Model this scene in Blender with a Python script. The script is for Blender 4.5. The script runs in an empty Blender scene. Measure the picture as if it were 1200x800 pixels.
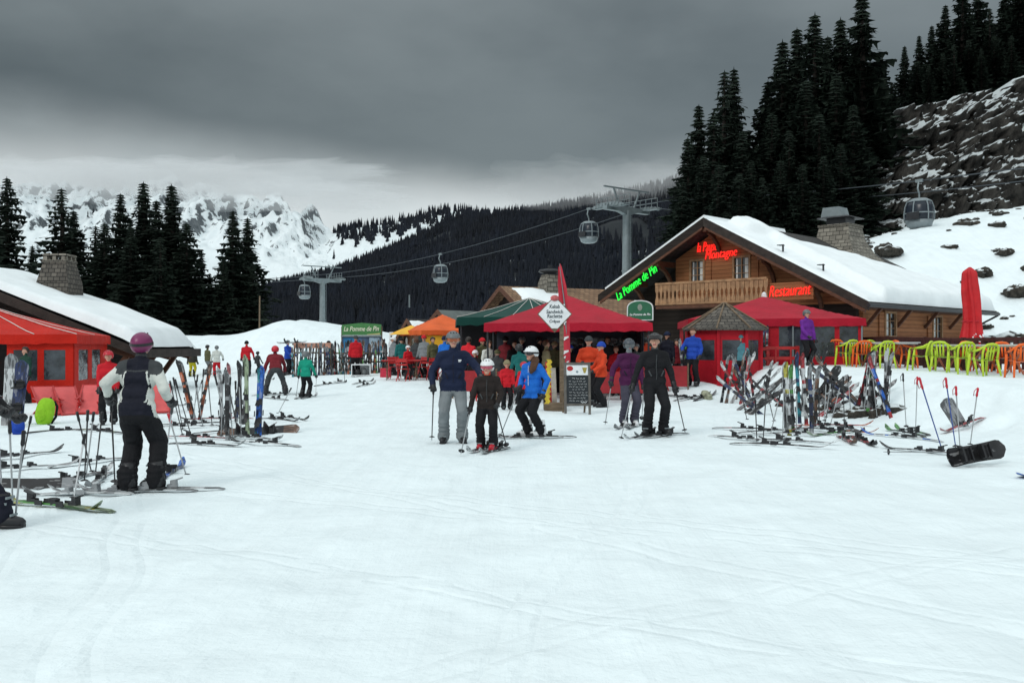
import bpy, bmesh, math, random
import numpy as np
from mathutils import Vector, Matrix, noise as mnoise

random.seed(7)
R = math.radians
scene = bpy.context.scene
COL = scene.collection

# ------------------------------------------------------------------ camera
F = 1100.0                      # focal length in pixels of the 1200 px wide photograph
EYE = 1.63
cam_d = bpy.data.cameras.new("camera")
cam_d.sensor_width = 36.0
cam_d.lens = 36.0 * F / 1200.0
cam_d.shift_y = 5.0 / 1200.0
cam_d.clip_start = 0.1
cam_d.clip_end = 20000.0
cam = bpy.data.objects.new("camera", cam_d)
COL.objects.link(cam)
cam.location = (0, 0, EYE)
cam.rotation_euler = (R(90), 0, 0)
scene.camera = cam

# ------------------------------------------------------------------ world: overcast sky
SUN_EL, SUN_AZ = R(36), R(218)
world = bpy.data.worlds.new("World")
scene.world = world
world.use_nodes = True
nt = world.node_tree
nt.nodes.clear()
def wn(t, **k):
    n = nt.nodes.new(t)
    for a, b in k.items(): setattr(n, a, b)
    return n
def wl(a, b): nt.links.new(a, b)
def wmath(op, a, b=None, c=None, clamp=False):
    n = wn('ShaderNodeMath', operation=op, use_clamp=clamp)
    for i, v in enumerate((a, b, c)):
        if v is None: continue
        if isinstance(v, (int, float)): n.inputs[i].default_value = v
        else: wl(v, n.inputs[i])
    return n.outputs[0]
def wrange(v, a, b, c=0.0, d=1.0):
    n = wn('ShaderNodeMapRange', interpolation_type='SMOOTHSTEP')
    wl(v, n.inputs[0])
    for i, x in enumerate((a, b, c, d)): n.inputs[1 + i].default_value = x
    return n.outputs[0]
def wmix(f, a, b):
    n = wn('ShaderNodeMix', data_type='RGBA')
    wl(f, n.inputs[0])
    for i, v in ((6, a), (7, b)):
        if isinstance(v, tuple): n.inputs[i].default_value = v
        else: wl(v, n.inputs[i])
    return n.outputs[2]
tc = wn('ShaderNodeTexCoord')
sep = wn('ShaderNodeSeparateXYZ'); wl(tc.outputs['Generated'], sep.inputs[0])
mp = wn('ShaderNodeMapping'); wl(tc.outputs['Generated'], mp.inputs[0]); mp.inputs['Scale'].default_value = (1.0, 1.0, 2.2)
n1 = wn('ShaderNodeTexNoise'); wl(mp.outputs[0], n1.inputs['Vector'])
n1.inputs['Scale'].default_value = 3.2; n1.inputs['Detail'].default_value = 7; n1.inputs['Roughness'].default_value = 0.52
n2 = wn('ShaderNodeTexNoise'); wl(mp.outputs[0], n2.inputs['Vector'])
n2.inputs['Scale'].default_value = 1.5; n2.inputs['Detail'].default_value = 5; n2.inputs['Roughness'].default_value = 0.5
el = sep.outputs[2]
el_n = wmath('ADD', wmath('ADD', el, wmath('MULTIPLY', wmath('SUBTRACT', n1.outputs[0], 0.5), 0.11)), wmath('MULTIPLY', wmath('SUBTRACT', n2.outputs[0], 0.5), 0.16))
K = 10.0                                    # background strength is 0.1
def c(r, g, b): return (r * K, g * K, b * K, 1.0)
deck = wmix(wrange(n2.outputs[0], 0.35, 0.66), c(.074, .094, .099), c(.165, .195, .20))
deck = wmix(wrange(n1.outputs[0], 0.32, 0.70), wmix(wrange(n2.outputs[0], 0.35, 0.66), c(.066, .084, .089), c(.125, .15, .155)), deck)
deck = wmix(wrange(el_n, 0.26, 0.42), deck, c(.215, .248, .256))
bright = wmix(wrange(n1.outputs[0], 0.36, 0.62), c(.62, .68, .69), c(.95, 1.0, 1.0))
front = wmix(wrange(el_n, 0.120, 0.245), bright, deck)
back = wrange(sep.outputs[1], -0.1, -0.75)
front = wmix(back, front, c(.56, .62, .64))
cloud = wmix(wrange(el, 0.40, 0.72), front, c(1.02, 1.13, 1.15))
sky = wn('ShaderNodeTexSky', sky_type='NISHITA', sun_disc=False, sun_elevation=SUN_EL, sun_rotation=SUN_AZ)
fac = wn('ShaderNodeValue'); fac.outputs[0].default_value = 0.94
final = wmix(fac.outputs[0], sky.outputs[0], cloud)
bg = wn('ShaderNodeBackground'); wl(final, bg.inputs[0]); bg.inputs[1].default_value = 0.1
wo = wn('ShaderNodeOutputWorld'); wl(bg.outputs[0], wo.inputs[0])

sun_d = bpy.data.lights.new("sun", 'SUN')
sun_d.energy = 0.95
sun_d.angle = R(18)
sun_d.color = (1.0, 0.97, 0.93)
sun = bpy.data.objects.new("sun", sun_d)
COL.objects.link(sun)
sun.rotation_euler = (R(90) - SUN_EL, 0, math.pi - SUN_AZ)
sun.location = (0, 0, 60)

vs = scene.view_settings
vs.view_transform = 'Standard'
vs.look = 'None'
vs.exposure = 0.10
vs.gamma = 1.0
vs.use_curve_mapping = False
scene.cycles.max_bounces = 6
scene.cycles.diffuse_bounces = 3
scene.cycles.glossy_bounces = 2
scene.cycles.transmission_bounces = 4
scene.cycles.volume_bounces = 1

# ------------------------------------------------------------------ noise
def _h(ix, iy, iz, seed):
    n = (ix * 374761393 + iy * 668265263 + iz * 2147483647 + seed * 144665 + 1013) & 0xffffffff
    n = ((n ^ (n >> 13)) * 1274126177) & 0xffffffff
    n = ((n ^ (n >> 15)) * 2246822519) & 0xffffffff
    return ((n ^ (n >> 16)) & 0xffff) / 65535.0
def vnoise(x, y, z=None, seed=0):
    x = np.asarray(x, float); y = np.asarray(y, float)
    z = np.zeros_like(x) if z is None else np.asarray(z, float)
    ix, iy, iz = (np.floor(a).astype(np.int64) for a in (x, y, z))
    fx, fy, fz = x - ix, y - iy, z - iz
    fx, fy, fz = (f * f * (3 - 2 * f) for f in (fx, fy, fz))
    r = 0
    for dx in (0, 1):
        for dy in (0, 1):
            for dz in (0, 1):
                w = (fx if dx else 1 - fx) * (fy if dy else 1 - fy) * (fz if dz else 1 - fz)
                r = r + w * _h(ix + dx, iy + dy, iz + dz, seed)
    return r * 2 - 1
def fbm(x, y, z=None, o=4, seed=0):
    r, a, s = 0, 1.0, 1.0
    for i in range(o):
        r = r + a * vnoise(np.asarray(x) * s, np.asarray(y) * s, None if z is None else np.asarray(z) * s, seed + i * 17)
        a *= .5; s *= 2.03
    return r
def fb1(x, y, seed=0, o=3):
    r, a_, s_ = 0.0, 1.0, 1.0
    for i in range(o):
        r += a_ * mnoise.noise((x * s_ + seed * 7.31, y * s_ + i * 3.7, seed * 1.7)); a_ *= .5; s_ *= 2.03
    return r
def s1(x, a, b):
    t = min(1, max(0, (x - a) / (b - a))); return t * t * (3 - 2 * t)
def sm(x, a, b):
    t = np.clip((np.asarray(x, float) - a) / (b - a), 0, 1)
    return t * t * (3 - 2 * t)

# ------------------------------------------------------------------ shape of the ground
def gh(X, Y):
    X = np.asarray(X, float); Y = np.asarray(Y, float)
    z = .03 * fbm(X * .35, Y * .35, seed=3, o=3) + .016 * fbm(X * 1.7, Y * 1.7, seed=5, o=2) + .011 * fbm(X * 4.3, Y * 4.3, seed=6, o=2) * (1 - sm(Y, 18, 34))
    # ski terrace on the right with the snow bank in front of it
    foot = np.interp(Y, [10, 15, 21, 28, 33, 40], [8.7, 8.3, 7.3, 6.2, 6.0, 6.0])
    edge = np.interp(Y, [10, 15, 21, 28, 33, 40], [12.6, 12.0, 10.6, 9.0, 8.4, 8.0])
    t = np.clip((X - foot) / (edge - foot), 0, 1)
    bank = t * t * (3 - 2 * t)
    top = np.interp(Y, [14, 23, 32, 36], [.8, .88, 1.0, .95])
    lump = fbm(X * .9, Y * .9, seed=9, o=4)
    z = z + bank * top * sm(Y, 8, 14) + .14 * lump * np.clip(4 * t * (1 - t), 0, 1) * sm(Y, 10, 15)
    z = z + .35 * sm(Y, 24, 38) * sm(X, -14, -4) * (1 - bank)
    z = z + .42 * np.exp(-((X - 5.7) / 1.4) ** 2 - ((Y - 29.3) / 1.7) ** 2)
    # snow heap behind the left group
    r = np.interp(X, [-40, -27, -20, -17, -14, -11, -9, -6, 0, 8], [2.0, 2.0, 2.15, 2.5, 3.25, 2.95, 2.4, 1.3, .7, .5])
    z = z + r * sm(Y, 47, 60) * (1 - .5 * sm(Y, 64, 90)) + .18 * fbm(X * .28, Y * .28, seed=21, o=3) * sm(Y, 46, 58) * (1 - sm(X, 6, 12))
    # hillside behind the big chalet
    h = .45 * (Y - 46 + .35 * (X - 20))
    h = np.maximum(0, h) * sm(X, 3, 24)
    cap = np.interp(X, [6, 16, 24, 30, 40, 60, 90], [1.5, 4.5, 8.0, 9.2, 11.6, 18, 30])
    h = cap * (1 - np.exp(-h / cap * 1.0 - (h / cap) ** 3)) + .03 * np.maximum(0, Y - 70) * sm(X, 8, 24)
    h = h * (1 - sm(Y, 130, 300))
    h = h + .35 * fbm(X * .22, Y * .22, seed=31, o=4) * sm(h, .3, 3)
    st = 10 * sm(Y - .05 * (X - 30), 83, 89) * sm(X, 28, 36) * (1 - sm(Y, 120, 300))
    z = z + h + st
    z = z - 1.5 * sm(Y, 200, 400)
    return z
def gz(X, Y): return float(gh(np.array([X]), np.array([Y]))[0])
def P(px, py, Y):
    """point at depth Y whose place in the photograph is px, py"""
    return Vector(((px - 600) * Y / F, Y, EYE + (405 - py) * Y / F))
def G(px, py):
    """ground point seen at px, py"""
    Ys = np.geomspace(3.5, 120, 1500)
    X = (px - 600) * Ys / F
    zr = EYE + (405 - py) * Ys / F
    d = zr - gh(X, Ys)
    i = int(np.argmax(d < 0))
    if d[i] >= 0: i = len(Ys) - 1
    if i > 0:
        f = d[i - 1] / (d[i - 1] - d[i]); Yv = Ys[i - 1] + f * (Ys[i] - Ys[i - 1])
    else: Yv = Ys[0]
    x = (px - 600) * Yv / F
    return Vector((x, Yv, gz(x, Yv)))
def GY(px, Y):
    x = (px - 600) * Y / F
    return Vector((x, Y, gz(x, Y)))

# ------------------------------------------------------------------ materials
MATS = {}
def M(name, col, rough=.65, var=.12, scale=6.0, bump=0.0, bscale=30.0, metal=0.0, spec=.4, emit=0.0, stretch=None, trans=0.0):
    if name in MATS: return MATS[name]
    m = bpy.data.materials.new(name); m.use_nodes = True
    t = m.node_tree; b = t.nodes['Principled BSDF']
    co = t.nodes.new('ShaderNodeTexCoord'); vec = co.outputs['Object']
    if stretch:
        mpn = t.nodes.new('ShaderNodeMapping'); mpn.inputs['Scale'].default_value = stretch
        t.links.new(vec, mpn.inputs[0]); vec = mpn.outputs[0]
    n = t.nodes.new('ShaderNodeTexNoise'); n.inputs['Scale'].default_value = scale; n.inputs['Detail'].default_value = 5
    t.links.new(vec, n.inputs['Vector'])
    rp = t.nodes.new('ShaderNodeMapRange'); rp.inputs[1].default_value = .3; rp.inputs[2].default_value = .7
    t.links.new(n.outputs[0], rp.inputs[0])
    mx = t.nodes.new('ShaderNodeMix'); mx.data_type = 'RGBA'
    mx.inputs[6].default_value = tuple(x * (1 - var) for x in col) + (1,)
    mx.inputs[7].default_value = tuple(min(1, x * (1 + var)) for x in col) + (1,)
    t.links.new(rp.outputs[0], mx.inputs[0]); t.links.new(mx.outputs[2], b.inputs['Base Color'])
    b.inputs['Roughness'].default_value = rough; b.inputs['Metallic'].default_value = metal
    b.inputs['Specular IOR Level'].default_value = spec
    if trans: b.inputs['Transmission Weight'].default_value = trans
    if emit:
        b.inputs['Emission Color'].default_value = tuple(col) + (1,); b.inputs['Emission Strength'].default_value = emit
    if bump:
        n3 = t.nodes.new('ShaderNodeTexNoise'); n3.inputs['Scale'].default_value = bscale; n3.inputs['Detail'].default_value = 4
        t.links.new(vec, n3.inputs['Vector'])
        bp = t.nodes.new('ShaderNodeBump'); bp.inputs['Strength'].default_value = bump; bp.inputs['Distance'].default_value = .05
        t.links.new(n3.outputs[0], bp.inputs['Height']); t.links.new(bp.outputs[0], b.inputs['Normal'])
    MATS[name] = m
    return m
def srgb(r, g, b): 
    f = lambda u: (u / 255 / 12.92) if u / 255 <= .04045 else ((u / 255 + .055) / 1.055) ** 2.4
    return (f(r), f(g), f(b))
def planks(name, c1, c2, w=.18, axis='Z', rough=.75):
    """boards with dark joints, grain and weathering; joints stacked along the given object axis"""
    if name in MATS: return MATS[name]
    m = bpy.data.materials.new(name); m.use_nodes = True
    t = m.node_tree; b = t.nodes['Principled BSDF']; L = t.links.new
    co = t.nodes.new('ShaderNodeTexCoord'); sp = t.nodes.new('ShaderNodeSeparateXYZ'); L(co.outputs['Object'], sp.inputs[0])
    def mt(op, a, v=None):
        n = t.nodes.new('ShaderNodeMath'); n.operation = op
        for i, q in enumerate((a, v)):
            if q is None: continue
            if isinstance(q, (int, float)): n.inputs[i].default_value = q
            else: L(q, n.inputs[i])
        return n.outputs[0]
    u = mt('DIVIDE', sp.outputs['XYZ'.index(axis)], w)
    cell = mt('FLOOR', u); fr = mt('FRACT', u)
    wnz = t.nodes.new('ShaderNodeTexWhiteNoise'); wnz.noise_dimensions = '1D'; L(cell, wnz.inputs['W'])
    mpn = t.nodes.new('ShaderNodeMapping'); sc = [1.2, 1.2, 1.2]; sc['XYZ'.index(axis)] = 14.0; mpn.inputs['Scale'].default_value = sc
    L(co.outputs['Object'], mpn.inputs[0])
    gr = t.nodes.new('ShaderNodeTexNoise'); gr.inputs['Scale'].default_value = 1.6; gr.inputs['Detail'].default_value = 7; L(mpn.outputs[0], gr.inputs['Vector'])
    f = mt('ADD', mt('MULTIPLY', wnz.outputs[0], .5), mt('MULTIPLY', mt('SUBTRACT', gr.outputs[0], .2), .8))
    mx = t.nodes.new('ShaderNodeMix'); mx.data_type = 'RGBA'; mx.inputs[6].default_value = c1 + (1,); mx.inputs[7].default_value = c2 + (1,)
    L(f, mx.inputs[0])
    j = mt('GREATER_THAN', mt('ABSOLUTE', mt('SUBTRACT', fr, .5)), .455)
    mx2 = t.nodes.new('ShaderNodeMix'); mx2.data_type = 'RGBA'; L(j, mx2.inputs[0]); L(mx.outputs[2], mx2.inputs[6]); mx2.inputs[7].default_value = tuple(x * .25 for x in c1) + (1,)
    L(mx2.outputs[2], b.inputs['Base Color']); b.inputs['Roughness'].default_value = rough; b.inputs['Specular IOR Level'].default_value = .25
    bp = t.nodes.new('ShaderNodeBump'); bp.inputs['Strength'].default_value = .5; bp.inputs['Distance'].default_value = .03
    L(mt('SUBTRACT', gr.outputs[0], mt('MULTIPLY', j, 1.0)), bp.inputs['Height']); L(bp.outputs[0], b.inputs['Normal'])
    MATS[name] = m
    return m
def shingles(name, c1, c2, sx=.28, sy=.2):
    if name in MATS: return MATS[name]
    m = bpy.data.materials.new(name); m.use_nodes = True
    t = m.node_tree; b = t.nodes['Principled BSDF']; L = t.links.new
    uv = t.nodes.new('ShaderNodeUVMap')
    br = t.nodes.new('ShaderNodeTexBrick'); L(uv.outputs[0], br.inputs['Vector'])
    br.inputs['Scale'].default_value = 1.0; br.inputs['Brick Width'].default_value = sx; br.inputs['Row Height'].default_value = sy
    br.inputs['Mortar Size'].default_value = .014; br.inputs['Color1'].default_value = c1 + (1,); br.inputs['Color2'].default_value = c2 + (1,)
    br.inputs['Mortar'].default_value = tuple(x * .2 for x in c1) + (1,)
    n = t.nodes.new('ShaderNodeTexNoise'); n.inputs['Scale'].default_value = 5; n.inputs['Detail'].default_value = 6
    co = t.nodes.new('ShaderNodeTexCoord'); L(co.outputs['Object'], n.inputs['Vector'])
    mx = t.nodes.new('ShaderNodeMix'); mx.data_type = 'RGBA'; mx.blend_type = 'MULTIPLY'; mx.inputs[0].default_value = .8
    cr = t.nodes.new('ShaderNodeValToRGB'); cr.color_ramp.elements[0].color = (.45, .45, .45, 1); cr.color_ramp.elements[1].color = (1.2, 1.2, 1.2, 1)
    L(n.outputs[0], cr.inputs[0]); L(br.outputs[0], mx.inputs[6]); L(cr.outputs[0], mx.inputs[7]); L(mx.outputs[2], b.inputs['Base Color'])
    b.inputs['Roughness'].default_value = .85
    bp = t.nodes.new('ShaderNodeBump'); bp.inputs['Strength'].default_value = .8; bp.inputs['Distance'].default_value = .04; bp.invert = True
    L(br.outputs['Fac'], bp.inputs['Height']); L(bp.outputs[0], b.inputs['Normal'])
    MATS[name] = m
    return m
def snow_rock(name, rock1, rock2, lo, hi, nscale, bump=.3, nz_noise=.5, snowcol=(.80, .86, .875)):
    """snow lying where the surface is flat enough, rock where it is steep"""
    m = bpy.data.materials.new(name); m.use_nodes = True
    t = m.node_tree; b = t.nodes['Principled BSDF']; L = t.links.new
    co = t.nodes.new('ShaderNodeTexCoord'); ge = t.nodes.new('ShaderNodeNewGeometry'); sp = t.nodes.new('ShaderNodeSeparateXYZ'); L(ge.outputs['Normal'], sp.inputs[0])
    n = t.nodes.new('ShaderNodeTexNoise'); n.inputs['Scale'].default_value = nscale; n.inputs['Detail'].default_value = 9; n.inputs['Roughness'].default_value = .62
    L(co.outputs['Object'], n.inputs['Vector'])
    a = t.nodes.new('ShaderNodeMath'); a.operation = 'MULTIPLY_ADD'; L(n.outputs[0], a.inputs[0]); a.inputs[1].default_value = nz_noise; L(sp.outputs[2], a.inputs[2])
    mr = t.nodes.new('ShaderNodeMapRange'); L(a.outputs[0], mr.inputs[0]); mr.inputs[1].default_value = lo; mr.inputs[2].default_value = hi
    n2 = t.nodes.new('ShaderNodeTexNoise'); n2.inputs['Scale'].default_value = nscale * 2.7; n2.inputs['Detail'].default_value = 8; n2.inputs['Roughness'].default_value = .7
    mpn = t.nodes.new('ShaderNodeMapping'); mpn.inputs['Scale'].default_value = (1, 1, .5); L(co.outputs['Object'], mpn.inputs[0]); L(mpn.outputs[0], n2.inputs['Vector'])
    r2 = t.nodes.new('ShaderNodeMapRange'); L(n2.outputs[0], r2.inputs[0]); r2.inputs[1].default_value = .35; r2.inputs[2].default_value = .68
    mx = t.nodes.new('ShaderNodeMix'); mx.data_type = 'RGBA'; mx.inputs[6].default_value = rock1 + (1,); mx.inputs[7].default_value = rock2 + (1,); L(r2.outputs[0], mx.inputs[0])
    mx2 = t.nodes.new('ShaderNodeMix'); mx2.data_type = 'RGBA'; L(mx.outputs[2], mx2.inputs[6]); mx2.inputs[7].default_value = snowcol + (1,); L(mr.outputs[0], mx2.inputs[0])
    L(mx2.outputs[2], b.inputs['Base Color']); b.inputs['Roughness'].default_value = .85; b.inputs['Specular IOR Level'].default_value = .2
    bp = t.nodes.new('ShaderNodeBump'); bp.inputs['Strength'].default_value = bump; bp.inputs['Distance'].default_value = .6 / nscale
    L(n2.outputs[0], bp.inputs['Height']); L(bp.outputs[0], b.inputs['Normal'])
    return m

# ------------------------------------------------------------------ mesh builder
class MB:
    def __init__(s): s.v = []; s.f = []; s.m = []; s.uv = {}
    def add(s, vs, fs, m=0):
        o = len(s.v); s.v += [tuple(v) for v in vs]
        for f in fs: s.f.append(tuple(o + i for i in f)); s.m.append(m)
    def box(s, c, d, m=0, rot=None, taper=1.0):
        x, y, z = d[0] / 2, d[1] / 2, d[2] / 2
        vs = [(-x, -y, -z), (x, -y, -z), (x, y, -z), (-x, y, -z), (-x * taper, -y * taper, z), (x * taper, -y * taper, z), (x * taper, y * taper, z), (-x * taper, y * taper, z)]
        vs = [Vector(v) for v in vs]
        if rot is not None: vs = [rot @ v for v in vs]
        c = Vector(c)
        s.add([v + c for v in vs], [(0, 3, 2, 1), (4, 5, 6, 7), (0, 1, 5, 4), (1, 2, 6, 5), (2, 3, 7, 6), (3, 0, 4, 7)], m)
    def bar(s, a, b, w, h, m=0, up=(0, 0, 1)):
        a, b = Vector(a), Vector(b); d = (b - a)
        if d.length < 1e-6: return
        dn = d.normalized(); sd = dn.cross(Vector(up))
        if sd.length < 1e-4: sd = dn.cross(Vector((1, 0, 0)))
        sd.normalize(); u = sd.cross(dn)
        vs = []
        for p in (a, b):
            for i, j in ((-1, -1), (1, -1), (1, 1), (-1, 1)): vs.append(p + sd * (i * w / 2) + u * (j * h / 2))
        s.add(vs, [(3, 2, 1, 0), (4, 5, 6, 7), (0, 1, 5, 4), (1, 2, 6, 5), (2, 3, 7, 6), (3, 0, 4, 7)], m)
    def tube(s, pts, r, n=8, m=0, flat=1.0):
        pts = [Vector(p) for p in pts]
        if not hasattr(r, '__len__'): r = [r] * len(pts)
        vs = []; ref = None
        for i, p in enumerate(pts):
            d = (pts[min(i + 1, len(pts) - 1)] - pts[max(i - 1, 0)]).normalized()
            if ref is None or abs(d.dot(ref)) > .98:
                ref = Vector((0, 1, 0)) if abs(d.y) < .9 else Vector((1, 0, 0))
            x = d.cross(ref).normalized(); y = d.cross(x).normalized()
            for k in range(n):
                a = 2 * math.pi * k / n
                vs.append(p + x * (math.cos(a) * r[i]) + y * (math.sin(a) * r[i] * flat))
        fs = []
        for i in range(len(pts) - 1):
            for k in range(n):
                k2 = (k + 1) % n
                fs.append((i * n + k, i * n + k2, (i + 1) * n + k2, (i + 1) * n + k))
        fs.append(tuple(range(n - 1, -1, -1))); o = (len(pts) - 1) * n; fs.append(tuple(o + k for k in range(n)))
        s.add(vs, fs, m)
    def ell(s, c, r, m=0, nu=14, nv=9, rot=None, fn=None):
        if not hasattr(r, '__len__'): r = (r, r, r)
        c = Vector(c); vs = []
        for j in range(1, nv):
            th = math.pi * j / nv
            for i in range(nu):
                ph = 2 * math.pi * i / nu
                vs.append(Vector((r[0] * math.sin(th) * math.cos(ph), r[1] * math.sin(th) * math.sin(ph), r[2] * math.cos(th))))
        vs += [Vector((0, 0, r[2])), Vector((0, 0, -r[2]))]
        if fn: vs = [fn(v) for v in vs]
        if rot is not None: vs = [rot @ v for v in vs]
        fs = []
        for j in range(nv - 2):
            for i in range(nu):
                i2 = (i + 1) % nu
                fs.append((j * nu + i, (j + 1) * nu + i, (j + 1) * nu + i2, j * nu + i2))
        T = len(vs) - 2
        for i in range(nu):
            i2 = (i + 1) % nu
            fs.append((T, i, i2)); fs.append((T + 1, (nv - 2) * nu + i2, (nv - 2) * nu + i))
        s.add([v + c for v in vs], fs, m)
    def grid(s, fn, nu, nv, m=0, closed=False):
        vs = [fn(i / nu, j / nv) for j in range(nv + 1) for i in range(nu + 1)]
        fs = [(j * (nu + 1) + i, j * (nu + 1) + i + 1, (j + 1) * (nu + 1) + i + 1, (j + 1) * (nu + 1) + i) for j in range(nv) for i in range(nu)]
        s.add(vs, fs, m)
    def prism(s, poly, d, m=0):
        """polygon (3D points) pushed along the vector d"""
        d = Vector(d); poly = [Vector(p) for p in poly]; n = len(poly)
        vs = poly + [p + d for p in poly]
        fs = [tuple(range(n - 1, -1, -1)), tuple(range(n, 2 * n))] + [(i, (i + 1) % n, n + (i + 1) % n, n + i) for i in range(n)]
        s.add(vs, fs, m)
    def lathe(s, prof, c=(0, 0, 0), n=16, m=0, sq=1.0):
        c = Vector(c); vs = []
        for r, z in prof:
            for k in range(n):
                a = 2 * math.pi * (k + .5) / n; vs.append(c + Vector((r * math.cos(a), r * math.sin(a) * sq, z)))
        fs = [(i * n + k, i * n + (k + 1) % n, (i + 1) * n + (k + 1) % n, (i + 1) * n + k) for i in range(len(prof) - 1) for k in range(n)]
        fs.append(tuple(range(n - 1, -1, -1))); o = (len(prof) - 1) * n; fs.append(tuple(o + k for k in range(n)))
        s.add(vs, fs, m)
    def mesh(s, name, mats, smooth=False, fixn=True):
        me = bpy.data.meshes.new(name); me.from_pydata(s.v, [], s.f)
        for q in (mats if isinstance(mats, (list, tuple)) else [mats]): me.materials.append(q)
        me.polygons.foreach_set('material_index', s.m)
        if fixn:
            bm = bmesh.new(); bm.from_mesh(me); bmesh.ops.recalc_face_normals(bm, faces=bm.faces); bm.to_mesh(me); bm.free()
        if smooth: me.polygons.foreach_set('use_smooth', [True] * len(me.polygons))
        me.update()
        return me
    def build(s, name, mats, parent=None, smooth=False, fixn=True, angle=None):
        me = s.mesh(name, mats, smooth or angle is not None, fixn)
        if angle is not None: me.set_sharp_from_angle(angle=R(angle))
        o = bpy.data.objects.new(name, me); COL.objects.link(o)
        if parent is not None: o.parent = parent
        return o
TMPSC = bpy.data.scenes.new('workbench')
def evaluated_mesh(o):
    """mesh of an object with its modifiers / text applied, worked out in a scratch scene"""
    TMPSC.collection.objects.link(o); vl = TMPSC.view_layers[0]; vl.update()
    me = bpy.data.meshes.new_from_object(o.evaluated_get(vl.depsgraph))
    TMPSC.collection.objects.unlink(o); return me
def tag(o, label=None, cat=None, group=None, kind=None):
    if label: o['label'] = label
    if cat: o['category'] = cat
    if group: o['group'] = group
    if kind: o['kind'] = kind
    return o
def thing(name, label, cat, loc=(0, 0, 0), rz=0.0, group=None, scale=1.0):
    o = bpy.data.objects.new(name, None); COL.objects.link(o); o.empty_display_size = .1
    o.location = loc; o.rotation_euler = (0, 0, rz); o.scale = (scale,) * 3
    return tag(o, label, cat, group)
def copy_tree(o, parent=None):
    q = o.copy(); COL.objects.link(q)
    if parent is not None: q.parent = parent
    for ch in list(o.children): copy_tree(ch, q)
    return q
def box_uv(me, s=1.0):
    """planar UVs per face in metres, for shingle courses: v runs up the slope"""
    uvl = me.uv_layers.new(name='UVMap')
    for p in me.polygons:
        n = p.normal
        up = Vector((0, 0, 1)) - n * n.z
        up = up.normalized() if up.length > .05 else Vector((0, 1, 0))
        sd = up.cross(n)
        for li in p.loop_indices:
            co = me.vertices[me.loops[li].vertex_index].co
            uvl.data[li].uv = (co.dot(sd) * s, co.dot(up) * s)
def write(body, size, mat, parent, mtx, name='lettering', extrude=.012, shear=0.0, bold=0.0, align='CENTER', spacing=1.0, fit=None):
    cu = bpy.data.curves.new(name, 'FONT'); cu.body = body; cu.size = size; cu.extrude = extrude; cu.shear = shear
    cu.offset = bold; cu.align_x = align; cu.align_y = 'CENTER'; cu.space_character = spacing; cu.resolution_u = 3
    tmp = bpy.data.objects.new(name, cu); me = evaluated_mesh(tmp)
    bpy.data.objects.remove(tmp); bpy.data.curves.remove(cu)
    me.materials.clear(); me.materials.append(mat); me.name = name
    if fit:
        xs = [v.co.x for v in me.vertices]; ys_t = [v.co.y for v in me.vertices]
        kx = fit[0] / (max(xs) - min(xs)); ky = fit[1] / (max(ys_t) - min(ys_t)); mx_, my_ = (max(xs) + min(xs)) / 2, (max(ys_t) + min(ys_t)) / 2
        for v in me.vertices: v.co.x = (v.co.x - mx_) * kx; v.co.y = (v.co.y - my_) * ky
    o = bpy.data.objects.new(name, me); COL.objects.link(o)
    if parent is not None: o.parent = parent
    o.matrix_local = mtx
    return o
def face_m(loc, x, z):
    """matrix putting text flat: text x along x, text y along z"""
    x = Vector(x).normalized(); z = Vector(z).normalized(); n = x.cross(z)
    m = Matrix.Identity(4)
    for i in range(3): m[i][0] = x[i]; m[i][1] = z[i]; m[i][2] = n[i]; m[i][3] = loc[i]
    return m
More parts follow.
